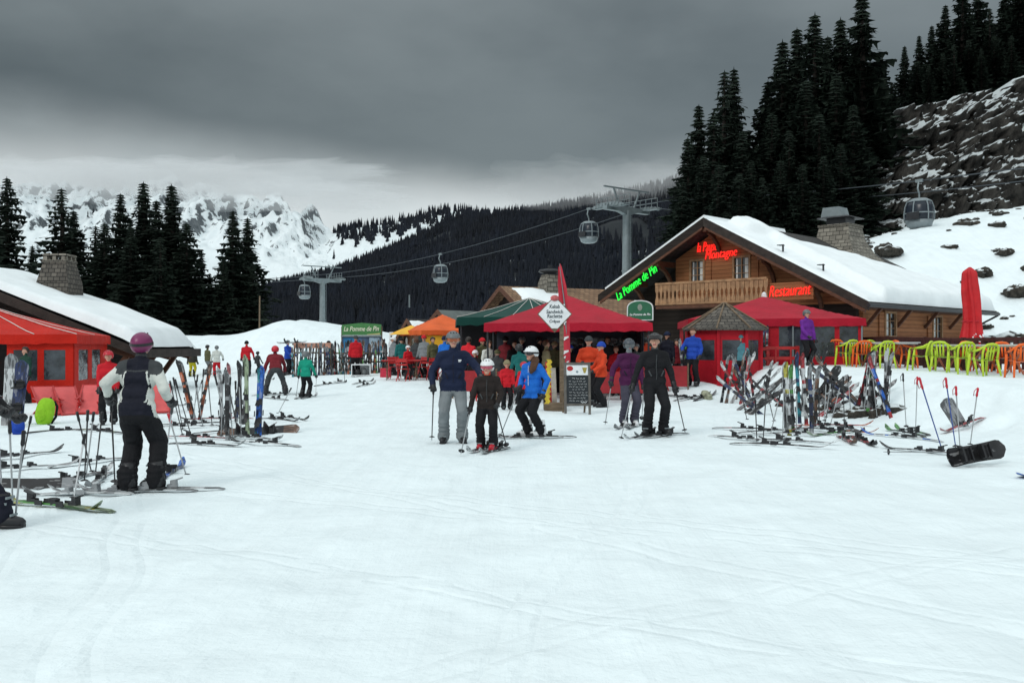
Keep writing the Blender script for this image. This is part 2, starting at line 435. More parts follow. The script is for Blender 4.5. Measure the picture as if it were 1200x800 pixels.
# ------------------------------------------------------------------ setting: snow ground
def snow_mat(name, col=(.80, .86, .875), fine=1.0):
    m = bpy.data.materials.new(name); m.use_nodes = True
    t = m.node_tree; b = t.nodes['Principled BSDF']; L = t.links.new
    co = t.nodes.new('ShaderNodeTexCoord')
    def nz(scale, det, stretch=None, rot=0):
        mpn = t.nodes.new('ShaderNodeMapping'); L(co.outputs['Object'], mpn.inputs[0])
        if stretch: mpn.inputs['Scale'].default_value = stretch
        mpn.inputs['Rotation'].default_value = (0, 0, rot)
        n = t.nodes.new('ShaderNodeTexNoise'); n.inputs['Scale'].default_value = scale; n.inputs['Detail'].default_value = det; n.inputs['Roughness'].default_value = .6
        L(mpn.outputs[0], n.inputs['Vector']); return n.outputs[0]
    def mt(op, a, v):
        n = t.nodes.new('ShaderNodeMath'); n.operation = op
        for i, q in enumerate((a, v)):
            if isinstance(q, (int, float)): n.inputs[i].default_value = q
            else: L(q, n.inputs[i])
        return n.outputs[0]
    lump = nz(1.1, 8)
    tr1 = nz(1.0, 5, (5.0, .35, 1), R(24)); tr2 = nz(1.0, 5, (4.0, .3, 1), R(-38)); tr3 = nz(1.0, 4, (6.0, .25, 1), R(80))
    fine_ = nz(5.5, 6)
    h = mt('ADD', mt('ADD', mt('MULTIPLY', lump, .75), mt('MULTIPLY', fine_, .16)), mt('ADD', mt('MULTIPLY', tr1, .13), mt('ADD', mt('MULTIPLY', tr2, .11), mt('MULTIPLY', tr3, .09))))
    if fine == 1.0:      # old ski tracks: pairs of shallow straight grooves pressed into the piste
        spx = t.nodes.new('ShaderNodeSeparateXYZ'); L(co.outputs['Object'], spx.inputs[0])
        wob = mt('MULTIPLY', mt('SUBTRACT', nz(.12, 2), .5), 2.0); rgt = random.Random(3); total = None
        for k in range(9):
            an = rgt.uniform(-1.1, 1.1) + (math.pi / 2 if k % 4 == 0 else 0); cc = rgt.uniform(-5, 5) + 9 * math.sin(an)
            dd = mt('ADD', mt('ADD', mt('MULTIPLY', spx.outputs[0], math.cos(an)), mt('MULTIPLY', spx.outputs[1], math.sin(an))), -cc)
            dd = mt('ADD', dd, wob)
            dd = mt('ABSOLUTE', mt('SUBTRACT', mt('ABSOLUTE', dd, 0), .11), 0)
            gk = mt('MAXIMUM', mt('SUBTRACT', 1.0, mt('DIVIDE', dd, .055)), 0.0)
            total = gk if total is None else mt('MAXIMUM', total, gk)
        br_ = mt('GREATER_THAN', nz(.5, 3), .42)
        h = mt('SUBTRACT', h, mt('MULTIPLY', mt('MULTIPLY', total, br_), .085))
    cr = t.nodes.new('ShaderNodeMapRange'); L(mt('ADD', lump, mt('MULTIPLY', mt('ADD', tr1, mt('ADD', tr2, tr3)), .33)), cr.inputs[0])
    cr.inputs[1].default_value = .75; cr.inputs[2].default_value = 1.25
    mx = t.nodes.new('ShaderNodeMix'); mx.data_type = 'RGBA'; L(cr.outputs[0], mx.inputs[0])
    mx.inputs[6].default_value = tuple(x * .925 for x in col) + (1,); mx.inputs[7].default_value = tuple(min(.93, x * 1.035) for x in col) + (1,)
    L(mx.outputs[2], b.inputs['Base Color']); b.inputs['Roughness'].default_value = .7; b.inputs['Specular IOR Level'].default_value = .25
    bp = t.nodes.new('ShaderNodeBump'); bp.inputs['Strength'].default_value = min(1, .85 * fine); bp.inputs['Distance'].default_value = .12
    L(h, bp.inputs['Height']); L(bp.outputs[0], b.inputs['Normal'])
    MATS[name] = m
    return m
SNOW = snow_mat('packed_snow', (.79, .865, .885)); ROOFSNOW = snow_mat('roof_snow', (.83, .875, .89), .5)

Yr = list(np.arange(-15, 4, .6)) + list(np.geomspace(4, 130, 250)) + list(np.geomspace(138, 9000, 45))
NS = 320
ys = np.array(Yr); W = np.maximum(12, .78 * ys + 7)
s_ = np.linspace(-1, 1, NS + 1); s_ = s_ * (0.75 + .25 * s_ * s_)
XX = W[:, None] * s_[None, :]; YY = np.repeat(ys[:, None], NS + 1, 1)
ZZ = gh(XX, YY)
vs_ = np.stack([XX, YY, ZZ], -1).reshape(-1, 3)
i_ = np.arange(len(ys) - 1)[:, None] * (NS + 1) + np.arange(NS)[None, :]
fs_ = np.stack([i_, i_ + 1, i_ + NS + 2, i_ + NS + 1], -1).reshape(-1, 4)
def np_obj(name, v, f, mats, mi=None, smooth=True, parent=None):
    me = bpy.data.meshes.new(name); k = f.shape[1]
    me.vertices.add(len(v)); me.vertices.foreach_set('co', np.ascontiguousarray(v, dtype=np.float32).ravel())
    me.loops.add(f.size); me.loops.foreach_set('vertex_index', np.ascontiguousarray(f, dtype=np.int32).ravel())
    me.polygons.add(len(f)); me.polygons.foreach_set('loop_start', np.arange(0, f.size, k, dtype=np.int32))
    for q in (mats if isinstance(mats, list) else [mats]): me.materials.append(q)
    if mi is not None: me.polygons.foreach_set('material_index', np.ascontiguousarray(mi, dtype=np.int32))
    me.polygons.foreach_set('use_smooth', np.full(len(f), smooth))
    me.update(calc_edges=True); me.validate()
    o = bpy.data.objects.new(name, me); COL.objects.link(o)
    if parent is not None: o.parent = parent
    return o
tag(np_obj('snow_ground', vs_, fs_, SNOW), kind='structure')

# ------------------------------------------------------------------ forest hill
def hill_pts(sil, Y0, Y1f, nu, nv, z0, cut=0.0, ext=1.35, noise=None):
    """sheet rising from depth Y0 to the silhouette (px, py) at depth Y1, then falling behind it"""
    pxs = np.linspace(sil[0][0], sil[-1][0], nu + 1)
    pys = np.interp(pxs, [a for a, b in sil], [b for a, b in sil])
    t = np.linspace(0, ext, nv + 1)
    Y1 = Y1f(pxs); zr = EYE + (405 - pys) * Y1 / F - cut
    T = t[:, None]; Y = Y0 + (Y1 - Y0)[None, :] * T
    k = np.where(T <= 1, T, 1 - .8 * (T - 1))
    z = z0 + (zr - z0)[None, :] * k
    X = (pxs - 600)[None, :] / F * Y
    return X, Y, z, T + 0 * X
def sheet(name, X, Y, Z, mats):
    n0, n1 = X.shape
    v = np.stack([X, Y, Z], -1).reshape(-1, 3)
    i = np.arange(n0 - 1)[:, None] * n1 + np.arange(n1 - 1)[None, :]
    f = np.stack([i, i + 1, i + n1 + 1, i + n1], -1).reshape(-1, 4)
    return np_obj(name, v, f, mats)
silA = [(150, 350), (300, 338), (310, 331), (345, 323), (400, 308), (460, 283), (500, 266), (525, 251), (560, 245), (600, 242), (650, 235), (700, 227), (750, 216), (790, 206), (850, 190), (1000, 170)]
Y1A = lambda p: np.interp(p, [150, 310, 520, 800, 1000], [1000, 1000, 1250, 1100, 1000])
XA, YA, ZA, TA = hill_pts(silA, 430., Y1A, 90, 46, 2.0, cut=9.0)
ZA = ZA + 7 * fbm(XA * .011, YA * .011, seed=51, o=4) * sm(TA, .05, .4) * (1 - sm(TA, .8, 1.0))
FLOOR = snow_rock('forest_floor', (.006, .009, .012), (.012, .015, .018), 1.33, 1.40, .016, .1, .62)  # floor colours carry the same painted-in bluish haze
tag(sheet('forest_hill', XA, YA, ZA, FLOOR), kind='structure')

def cone_trees(pts, hs, name, mats, seed, rr=(.14, .21)):
    rng = np.random.default_rng(seed); N = len(pts)
    tiers = [(0.0, .50, 1.0), (.22, .72, .78), (.48, 1.0, .5)]
    K = 6; V = []; Fc = []
    ang = np.arange(K) * 2 * np.pi / K
    for (z0, z1, r) in tiers:
        a0 = rng.uniform(0, 6.28, (N, 1)); rad = hs[:, None] * rng.uniform(*rr, (N, 1)) * r * rng.uniform(.7, 1.25, (N, K))
        ring = np.stack([pts[:, None, 0] + rad * np.cos(ang + a0), pts[:, None, 1] + rad * np.sin(ang + a0), pts[:, None, 2] + hs[:, None] * (z0 + rng.uniform(-.05, .05, (N, K)))], -1)
        top = np.stack([pts[:, 0], pts[:, 1], pts[:, 2] + hs * z1], -1)[:, None, :]
        b = np.concatenate([ring, top], 1)
        base = sum(x.shape[0] * (K + 1) for x in V) + np.arange(N)[:, None] * (K + 1)
        V.append(b)
        for k in range(K): Fc.append(np.concatenate([base + k, base + (k + 1) % K, base + K], 1))
    v = np.concatenate([x.reshape(-1, 3) for x in V]); f = np.concatenate(Fc)
    return np_obj(name, v, f, mats, smooth=False)
FIRFAR = M('distant_spruce', (.0050, .0080, .0150), .9, .5, .02)  # blue of the distant haze is mixed into the needle colour
def scatter(XS, YS, ZS, TS, n, tmax, seed, tmin=0.02, mask=None):
    rng = np.random.default_rng(seed); n0, n1 = XS.shape
    a = rng.uniform(0, 1, n * 3); t = rng.uniform(0, 1, n * 3) ** .8
    fi = a * (n1 - 1); tt = tmin + (tmax - tmin) * t; fj = tt / TS.max() * (n0 - 1)
    i = np.clip(fi.astype(int), 0, n1 - 2); j = np.clip(fj.astype(int), 0, n0 - 2); u = fi - i; w = fj - j
    def bi(A): return (A[j, i] * (1 - u) + A[j, i + 1] * u) * (1 - w) + (A[j + 1, i] * (1 - u) + A[j + 1, i + 1] * u) * w
    p = np.stack([bi(XS), bi(YS), bi(ZS)], -1)
    px = 600 + p[:, 0] / p[:, 1] * F; py = 405 - (p[:, 2] - EYE) / p[:, 1] * F
    keep = np.ones(len(p), bool) if mask is None else mask(px, py, p)
    return p[keep][:n]
def gaps(px, py, p):
    return fbm(p[:, 0] * .02, p[:, 1] * .006, seed=77, o=3) < 1.02
pa = scatter(XA, YA, ZA, TA, 19000, 1.06, 5, mask=gaps)
rng = np.random.default_rng(3)
tag(cone_trees(pa, rng.uniform(7, 13, len(pa)), 'forest', FIRFAR, 4), 'dark spruce forest covering the hill behind the chalets', 'forest', kind='stuff')

# ------------------------------------------------------------------ snowy mountain
silB = [(-330, 225), (-150, 205), (-60, 212), (0, 214), (40, 218), (75, 222), (130, 226), (165, 214), (200, 207), (232, 209), (262, 222), (300, 236), (318, 233), (330, 230), (345, 234), (372, 252), (390, 268), (430, 264), (480, 257), (530, 247), (570, 250), (640, 262), (700, 280)]
Y1B = lambda p: np.interp(p, [-330, 100, 330, 390, 700], [2900, 2700, 2500, 2100, 1900])
XB, YB, ZB, TB = hill_pts(silB, 1150., Y1B, 420, 190, 30.0, ext=1.2)
rid = 1 - np.abs(fbm(XB * .0085 + YB * .0012, YB * .0021, seed=61, o=6)) * 1.1
px_b = 600 + XB / YB * F
wB = sm(TB, .15, .6) * (1 - .35 * sm(TB, .9, 1.0))
ZB = ZB + 58 * (rid - .75) * wB * (1 - .75 * sm(px_b, 360, 400)) + 20 * fbm(XB * .03, YB * .010, seed=63, o=5) * wB * (1 - .8 * sm(px_b, 360, 400))
MOUNT = snow_rock('mountain_snow', (.06, .07, .08), (.22, .24, .25), 1.205, 1.285, .06, .5, 1.15, (.80, .86, .88))
tag(sheet('mountain', XB, YB, ZB, MOUNT), kind='structure')
def strip(px, py, p):
    s = np.interp(px, [a for a, b in silB], [b for a, b in silB])
    lo = np.interp(px, [385, 400, 440, 480, 520, 540], [0, 20, 18, 17, 9, 4])
    return (px > 388) & (px < 700) & (py - s < lo * (1 + .3 * np.sin(px * .35)) + (px > 535) * 60)
pb = scatter(XB, YB, ZB, TB, 1500, 1.03, 8, tmin=.55, mask=strip)
def specks(px, py, p): return (px > 330) & (px < 470) & (fbm(p[:, 0] * .012, p[:, 1] * .012, seed=88, o=2) > .75) & (py > 262)
pc = scatter(XB, YB, ZB, TB, 150, .8, 9, tmin=.2, mask=specks)
pd = scatter(XB, YB, ZB, TB, 60, .9, 19, tmin=.6, mask=lambda px, py, p: (px > 85) & (px < 140) & (np.abs(py - (262 - (px - 85) * .25)) < 5))
pb = np.concatenate([pb, pc, pd])
tag(cone_trees(pb, rng.uniform(13, 24, len(pb)), 'forest', FIRFAR, 6), 'strip of small dark spruces along the far snowy ridge', 'forest', kind='stuff')

# ------------------------------------------------------------------ cliff on the right
def cl_(lst, dz): return [((px - 600) * Y / F, Y, EYE + (405 - py) * Y / F + dz) for px, py, Y in lst]
base_pts = cl_([(925, 275, 82), (960, 258, 79), (1000, 254, 76), (1060, 270, 73.5), (1130, 263, 72.5), (1200, 240, 73.5), (1300, 222, 76), (1430, 200, 80)], -.6)
top_pts = cl_([(975, 250, 88), (1005, 215, 86), (1028, 165, 84.5), (1055, 138, 83.5), (1110, 120, 83), (1200, 95, 83), (1300, 70, 85), (1430, 45, 90)], 0)
NU, NV = 230, 120
sp_ = np.linspace(0, 1, len(base_pts)); uu = np.linspace(0, 1, NU + 1); tt = np.linspace(-.06, 1.0, NV + 1)
bp_ = np.stack([np.interp(uu, sp_, [p[k] for p in base_pts]) for k in range(3)], -1)
tp_ = np.stack([np.interp(uu, sp_, [p[k] for p in top_pts]) for k in range(3)], -1)
T2 = tt[:, None]
lean = np.clip(T2, 0, 1) ** 1.5
Xc = bp_[None, :, 0] + (tp_ - bp_)[None, :, 0] * T2
Yc = bp_[None, :, 1] + (tp_ - bp_)[None, :, 1] * lean
Zc = bp_[None, :, 2] + (tp_ - bp_)[None, :, 2] * T2
n3 = fbm(Xc * .35, Yc * .35, Zc * .5, o=5, seed=71); n4 = fbm(Xc * 1.3, Yc * 1.3, Zc * 1.6, o=4, seed=73)
ledge = np.abs(((Zc * .17 + .75 * n3 + .10 * Xc * .3) % 1.0) - .5) * 2
crack = np.abs(fbm(Xc * .55, Zc * .10, seed=79, o=4))
Yc = Yc - 1.1 * n3 - .45 * n4 + .7 * ledge * sm(T2, .02, .2) + 1.5 * np.exp(-(crack / .10) ** 2)
Zc = Zc + .5 * n4 * sm(T2, 0, .2) + .5 * n3 * sm(T2, .5, 1)
Xc = Xc + .4 * n4
Xc = np.concatenate([Xc, Xc[-1:] + .0, Xc[-1:] + .0]); Yc = np.concatenate([Yc, Yc[-1:] + 2.5, Yc[-1:] + 7]); Zc = np.concatenate([Zc, Zc[-1:] + .35, Zc[-1:] - .2])
CLIFF = snow_rock('cliff_rock', (.014, .0135, .013), (.092, .086, .076), 1.24, 1.33, .5, .9, 1.15)
tag(sheet('cliff', Xc, Yc, Zc, CLIFF), 'brown rock cliff with snow on its ledges above the hillside', 'cliff', kind='structure')

# ------------------------------------------------------------------ boulders on the slope
ROCK = snow_rock('boulder_rock', (.018, .017, .015), (.085, .075, .062), 1.05, 1.2, 1.4, .6, .55)
def boulder(loc, r, label, group, seed, flat=.6):
    rg = random.Random(seed)
    b = MB()
    b.ell((0, 0, 0), (r * rg.uniform(.9, 1.5), r * rg.uniform(.7, 1.1), r * flat), nu=30, nv=20)
    v = np.array(b.v); q = 1 + .42 * fbm(v[:, 0] / r * 1.5 + seed, v[:, 1] / r * 1.5, v[:, 2] / r * 1.5, o=2, seed=seed) + .22 * np.abs(fbm(v[:, 0] / r * 4, v[:, 1] / r * 4 + seed, v[:, 2] / r * 4, o=3, seed=seed + 1))
    b.v = [tuple(x) for x in v * q[:, None]]
    o = b.build('boulder', ROCK, angle=35); o.location = loc; o.rotation_euler = (0, 0, rg.uniform(0, 6))
    return tag(o, label, 'boulder', group)
for k, (px, Y, r, lab) in enumerate([
    (1133, 47, .9, 'low dark boulder on the slope just right of the closed umbrella'), (1160, 46, 1.1, 'broad dark boulder on the snowy slope beyond the closed umbrella'),
    (1190, 46, .8, 'dark boulder near the right edge below the cliff'), (1115, 52, .7, 'small dark boulder half buried behind the chalet roof end'),
    (1040, 60, .8, 'dark boulder right of the big chalet chimney'), (1150, 55, .5, 'small rounded boulder alone on the upper slope'), (1178, 57, .45, 'tiny boulder on the slope under the hanging gondola'),
    (1195, 52, .7, 'small boulder on the slope at the right edge of the photo'), (1010, 62, .6, 'small boulder at the left foot of the cliff'), (1205, 43, 1.0, 'dark boulder at the lower right foot of the slope')]):
    p = GY(px, Y); boulder((p.x, p.y, p.z + r * .05), r, lab, 'boulders on the snowy slope', 100 + k)
for k, (px, py, r, lab) in enumerate([
    (903, 470, .42, 'dark stone behind the leaning skis at the foot of the bank'), (926, 474, .45, 'dark stone under the blue upright ski by the bank'), (975, 484, .5, 'dark stone below the red leaning skis'),
    (1000, 486, .45, 'dark stone left of the skis propped together'), (1022, 484, .5, 'dark stone behind the skis propped together'), (1048, 482, .5, 'dark stone right of the skis propped together'), (1066, 480, .35, 'small dark stone by the upright poles on the bank')]):
    p = G(px, py); boulder((p.x, p.y + .3, p.z - .06), r * .72, lab, 'stones along the foot of the snow bank', 200 + k, .55)

rk_ = random.Random(12)
for k in range(48):
    px = rk_.choice([rk_.uniform(990, 1050), rk_.uniform(1000, 1080), rk_.uniform(1090, 1200), rk_.uniform(1120, 1215)]); Y = rk_.uniform(46, 70) if px > 1080 else rk_.uniform(60, 73); r = rk_.uniform(.10, .34) if rk_.random() < .8 else rk_.uniform(.4, .7)
    p = GY(px, Y); boulder((p.x, p.y, p.z), r, 'small dark stone poking through the snow of the right slope', 'small stones scattered on the right slope', 300 + k, .5)

# ------------------------------------------------------------------ conifers near by
NEEDLE = M('spruce_needles', (.0155, .0245, .0175), .85, .6, 1.3, spec=.15)
BARK = M('spruce_bark', (.045, .035, .03), .9, .3, 4, .5, 20)
def conifer_mesh(seed, rad=.17, dens=1.0, bare=.04):
    rg = random.Random(seed); V = []; Fc = []
    def tri(a, b, c): 
        o = len(V); V.extend((a, b, c)); Fc.append((o, o + 1, o + 2))
    H = 10.0; z = H * bare
    while z < H * .985:
        u = z / H; rr = rad * H * (1 - u) ** .95 * (1.0 if u > .12 else .75 + u * 2)
        n = max(4, int((11 if u < .7 else 7) * dens))
        a0 = rg.uniform(0, 6.28)
        for k in range(n):
            a = a0 + 6.283 * k / n + rg.uniform(-.35, .35)
            r = rr * rg.choice([.5, .75, .9, 1.0, 1.1, 1.3]) * (1 + .55 * fb1(math.cos(a) * 1.1 + z * .33, math.sin(a) * 1.1 - z * .2, seed, 2))
            droop = (.36 - .25 * u) * r + rg.uniform(-.14, .14) * r
            dx, dy = math.cos(a), math.sin(a); sx, sy = -dy, dx
            m = max(3, int(r / .26)); zz = z + rg.uniform(-.28, .28) * (1.0 - u)
            for i in range(1, m + 1):
                q = i / m; d = r * q
                h = zz - droop * q ** .8 + .10 * r * q * q
                w = min(.16 + .24 * r * (1 - q), .10 + .30 * r) * rg.uniform(.7, 1.3)
                bx, by = dx * d, dy * d
                step = r / m * 1.5
                for sgn in (1, -1):
                    tri((bx - dx * step * .6, by - dy * step * .6, h + .06), (bx + dx * step * .5, by + dy * step * .5, h - .05),
                        (bx + sgn * sx * w + dx * .12, by + sgn * sy * w + dy * .12, h - w * rg.uniform(.25, .75)))
                if rg.random() < .7: tri((bx - dx * step * .5, by - dy * step * .5, h), (bx + dx * step * .4, by + dy * step * .4, h), (bx + rg.uniform(-.08, .08), by + rg.uniform(-.08, .08), h - rg.uniform(.15, .42)))
        z += (.30 - .14 * u) * rg.uniform(.8, 1.2)
    for k in range(5):
        a = k * 1.2566; tri((.05 * math.cos(a), .05 * math.sin(a), H * .96), (-.05 * math.cos(a), -.05 * math.sin(a), H * .96), (0, 0, H * 1.0))
        tri((.0, 0, H * (.93 + .012 * k)), (.0, .0, H * (.91 + .012 * k)), (.10 * math.cos(a), .10 * math.sin(a), H * (.925 + .012 * k)))
    me = bpy.data.meshes.new('crown'); me.from_pydata(V, [], Fc); me.materials.append(NEEDLE); me.update()
    return me
CROWNS = [conifer_mesh(11, .165), conifer_mesh(12, .19, .9), conifer_mesh(13, .15, 1.1), conifer_mesh(14, .18, .8, .10), conifer_mesh(15, .17, .65, .06)]
tb = MB(); tb.tube([(0, 0, -.6), (0, 0, 3), (0.03, 0, 7), (0, 0, 9.8)], [.2, .15, .08, .02], 9)
TRUNK = tb.mesh('trunk', BARK, True)
def conifer(px, top, Y, label, group, kind, wide=1.0):
    g = GY(px, Y); H = EYE + (405 - top) * Y / F - g.z
    t = thing('spruce', label, 'tree', (g.x, g.y, g.z - .1), random.uniform(0, 6.28), group)
    t.scale = (H / 10 * wide * 1.38,) * 2 + (H / 10,)
    for nm, me in (('trunk', TRUNK), ('crown', CROWNS[kind])):
        o = bpy.data.objects.new(nm, me); COL.objects.link(o); o.parent = t
    return t
# left group: px, top, depth, kind, width, label tail
left_trees = [
    (-22, 212, 66, 0, 1.1, 'cut off by the left edge of the photo, tallest there'), (8, 204, 70, 1, .9, 'second from the left edge, thin top above the hut'),
    (38, 285, 74, 2, 1, 'low one between the two left-edge trees and the chimney'), (72, 218, 68, 4, 1.25, 'open branched, directly above the hut chimney'),
    (86, 244, 72, 0, 1.1, 'just right of the hut chimney'), (112, 262, 74, 4, 1.2, 'sparse one between chimney tree and dense clump'),
    (122, 258, 67, 1, 1.15, 'at the left end of the dense clump'), (141, 224, 70, 0, 1.05, 'pointed one left of the tallest in the dense clump'),
    (168, 210, 69, 2, 1.15, 'tallest in the middle of the dense clump'), (183, 232, 73, 0, 1.1, 'behind the two tallest of the dense clump'),
    (201, 213, 68, 2, 1.2, 'second tallest of the dense clump, on its right'), (218, 258, 66, 1, 1.25, 'broad one on the right side of the dense clump'),
    (153, 262, 64, 1, 1.2, 'broad one in front of the dense clump'), (188, 275, 63, 3, 1.2, 'low broad one in front of the dense clump'), (236, 292, 69, 0, 1.1, 'at the right end of the dense clump'), (246, 318, 72, 4, 1.1, 'short one in the gap before the separate right pair'),
    (273, 244, 68, 0, 1.1, 'taller of the separate right pair'), (290, 252, 71, 2, 1.15, 'slimmer of the separate right pair'), (262, 300, 66, 1, 1.1, 'low one at the foot of the separate right pair'), (296, 305, 68, 1, .9, 'short one at the far right of the left trees')]
for (px, tp, Y, kd, w, tail) in left_trees:
    conifer(px, tp, Y, 'dark spruce ' + tail, 'spruces behind the left hut', kd, w)
right_trees = [
    (806, 158, 82, 1, 1.0, 'leftmost on the right hillside'), (819, 120, 86, 0, .95, 'second from the left on the right hillside'), (836, 128, 80, 3, 1.1, 'just left of the twin-topped one on the hillside'),
    (849, 80, 84, 4, 1.0, 'with ragged twin top above the chalet ridge'), (860, 76, 90, 2, .8, 'slender, right behind the ragged twin-topped one'), (870, 150, 78, 1, 1.1, 'low one right of the twin-topped one'),
    (888, 168, 80, 0, 1.1, 'low one in the gap above the chalet snow roof'), (900, 92, 88, 0, 1.0, 'leftmost of the tall central clump'), (917, 44, 86, 2, 1.0, 'stepping up on the left of the tall central clump'),
    (934, 30, 90, 0, .95, 'third from the left in the tall central clump'), (955, 12, 84, 1, .9, 'left peak of the tall central clump'), (970, 40, 92, 0, 1.0, 'behind the peaks of the tall central clump'),
    (985, 18, 86, 2, .95, 'right of the left peak in the central clump'), (1010, -12, 82, 0, 1.0, 'tallest of the central clump, top out of frame'), (1030, 60, 92, 1, 1.0, 'at the right shoulder of the central clump'),
    (925, 150, 76, 3, 1.1, 'low broad one in front of the central clump'), (960, 130, 75, 1, 1.2, 'broad one in front of the left peak'), (1000, 120, 75, 0, 1.2, 'broad one in front of the tallest'), (1030, 130, 90, 3, 1.0, 'beside the upper left corner of the cliff'),
    (1060, 52, 92, 2, .9, 'slim one alone at the left of the clifftop row'), (1077, 40, 94, 0, .9, 'second of the clifftop row'), (1092, 28, 90, 2, .9, 'third of the clifftop row'), (1108, 4, 88, 0, .95, 'first of the tall clifftop trees'),
    (1128, -25, 86, 1, .95, 'second of the tall clifftop trees'), (1146, -20, 90, 0, .95, 'third of the tall clifftop trees'), (1160, 8, 86, 4, .95, 'open branched one among the tall clifftop trees'), (1178, -20, 92, 2, 1, 'dense one near the right end of the clifftop'),
    (1196, -40, 88, 0, 1.0, 'at the right edge above the cliff'), (1118, 50, 82, 3, 1.0, 'low broad one on the cliff edge'), (1150, 55, 82, 1, 1.0, 'low dense one on the cliff edge'), (1185, 40, 83, 3, 1.0, 'low one on the cliff edge at right'), (1088, 75, 82, 1, 1.0, 'low one on the left part of the cliff edge')]
right_trees += [
    (842, 190, 72, 3, 1.1, 'low one just behind the chalet ridge, left of the twin-topped one'), (866, 200, 70, 1, 1.1, 'low one just behind the chalet ridge, below the twin-topped one'), (893, 205, 69, 0, 1.2, 'low one behind the smooth snow on the chalet roof'),
    (915, 185, 70, 1, 1.2, 'low wide one behind the chalet roof, left of the chimney'), (940, 190, 69, 3, 1.3, 'low wide one nearest the chalet chimney on its left'), (965, 180, 70, 1, 1.2, 'low wide one straight above the chalet chimney'),
    (985, 165, 72, 0, 1.3, 'low one right above the chalet chimney cap'), (1008, 170, 88, 3, 1.2, 'low one right of the chimney beside the cliff'), (1026, 160, 90, 1, 1.1, 'low one touching the left edge of the cliff'),
    (1045, 95, 84, 0, 1.1, 'at the upper left corner of the cliff'), (1020, 110, 82, 2, 1.3, 'dense one left of the cliff top corner'), (945, 90, 80, 1, 1.2, 'dense one in the middle of the central clump'), (980, 85, 80, 0, 1.2, 'dense one below the left peak of the clump'),
    (905, 130, 78, 1, 1.2, 'dense one on the left flank of the central clump'), (880, 185, 74, 0, 1.1, 'low one in the dip left of the central clump'), (825, 180, 76, 1, 1.1, 'low one at the left foot of the hillside'), (800, 210, 74, 0, 1.1, 'small one at the far left foot of the hillside'),
    (1105, 60, 84, 0, 1.2, 'dense filler below the tall clifftop trees'), (1135, 45, 84, 0, 1.2, 'dense one between the tall clifftop trees'), (1165, 40, 84, 2, 1.3, 'dense one behind the cliff edge towards the right'), (1075, 70, 86, 1, 1.2, 'dense one at the start of the clifftop row')]
for (px, tp, Y, kd, w, tail) in right_trees:
    conifer(px, tp, Y + (9 if px > 1040 else 0), 'dark spruce ' + tail, 'spruces on the right hillside', kd, w)

# ------------------------------------------------------------------ cloud lying on the ridges
CLOUD = bpy.data.materials.new('cloud_vapour'); CLOUD.use_nodes = True
_t = CLOUD.node_tree; _t.nodes.clear()
_o = _t.nodes.new('ShaderNodeOutputMaterial'); _v = _t.nodes.new('ShaderNodeVolumePrincipled')
_v.inputs['Color'].default_value = (.96, .97, .98, 1); _v.inputs['Density'].default_value = .0036; _v.inputs['Anisotropy'].default_value = .0
_t.links.new(_v.outputs[0], _o.inputs['Volume'])
def cloud(px, py, Y, rx, ry, rz, seed, lab):
    p = P(px, py, Y); b = MB(); b.ell((0, 0, 0), (rx, ry, rz), nu=48, nv=30)
    v = np.array(b.v); s = v / np.array([rx, ry, rz])
    q = 1 + .32 * fbm(s[:, 0] * 2.6 * rx / rz * .35 + seed, s[:, 1] * 2, s[:, 2] * 2.2, o=4, seed=seed)
    b.v = [tuple(x) for x in v * q[:, None]]
    o = b.build('cloud', CLOUD, smooth=True); o.location = p
    tag(o, lab, 'cloud', kind='stuff')
cloud(40, 213, 2250, 700, 160, 46, 1, 'low pale cloud hiding the left part of the snowy ridge')
cloud(235, 209, 2150, 420, 150, 40, 2, 'low pale cloud over the highest part of the snowy ridge')
cloud(335, 230, 2000, 220, 110, 30, 3, 'thin cloud wisp on the shoulder of the snowy ridge')
cloud(690, 216, 1040, 120, 60, 26, 4, 'thin mist drifting over the top of the forest ridge')
cloud(745, 218, 1000, 70, 40, 24, 5, 'small mist patch on the forest ridge by the pylon')
# ------------------------------------------------------------------ shared building materials
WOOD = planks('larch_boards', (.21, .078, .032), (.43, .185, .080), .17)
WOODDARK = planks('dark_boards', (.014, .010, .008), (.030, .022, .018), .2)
WOODRED = M('red_brown_timber', (.105, .042, .022), .7, .35, 3, .3, 25, stretch=(1, 1, 6))
BEAM = M('dark_beam', (.030, .022, .018), .75, .4, 4, .4, 20)
BALU = M('balcony_wood', (.33, .185, .095), .65, .35, 4, .3, 25)
SHING = shingles('grey_shingles', (.075, .066, .056), (.15, .132, .11), .22, .16)
ROOFDARK = shingles('dark_roof_shingles', (.030, .028, .027), (.055, .05, .047), .3, .25)
ROOFBROWN = shingles('brown_roof_shingles', (.20, .11, .06), (.30, .18, .10), .3, .25)
STONE = shingles('chimney_stone', (.16, .145, .12), (.29, .265, .22), .34, .2)
GLASS = M('dark_window_glass', (.02, .024, .028), .08, .1, 2, spec=.6)
CURT = M('white_curtain', (.62, .62, .60), .8, .2, 9)
METAL = M('galvanised_steel', (.20, .235, .245), .5, .15, 2, metal=.25)
DARKMETAL = M('dark_metal', (.035, .036, .04), .45, .2, 5, metal=.5)
NEONRED = M('red_neon', (1.0, .025, .018), .4, 0, emit=1.0)
NEONGREEN = M('green_neon', (.02, .80, .06), .4, 0, emit=.9)
RED = M('red_canvas', (.36, .010, .026), .6, .14, 1.6, .5, 7, spec=.12)
REDL = M('red_orange_canvas', (.47, .016, .008), .6, .12, 1.5, .5, 7, spec=.12)
REDWALL = M('red_vinyl_wall', (.40, .012, .022), .5, .14, 2, .55, 5, spec=.12)
GREEN = M('green_canvas', (.007, .050, .040), .6, .15, 1.6, .2, 9, spec=.12)
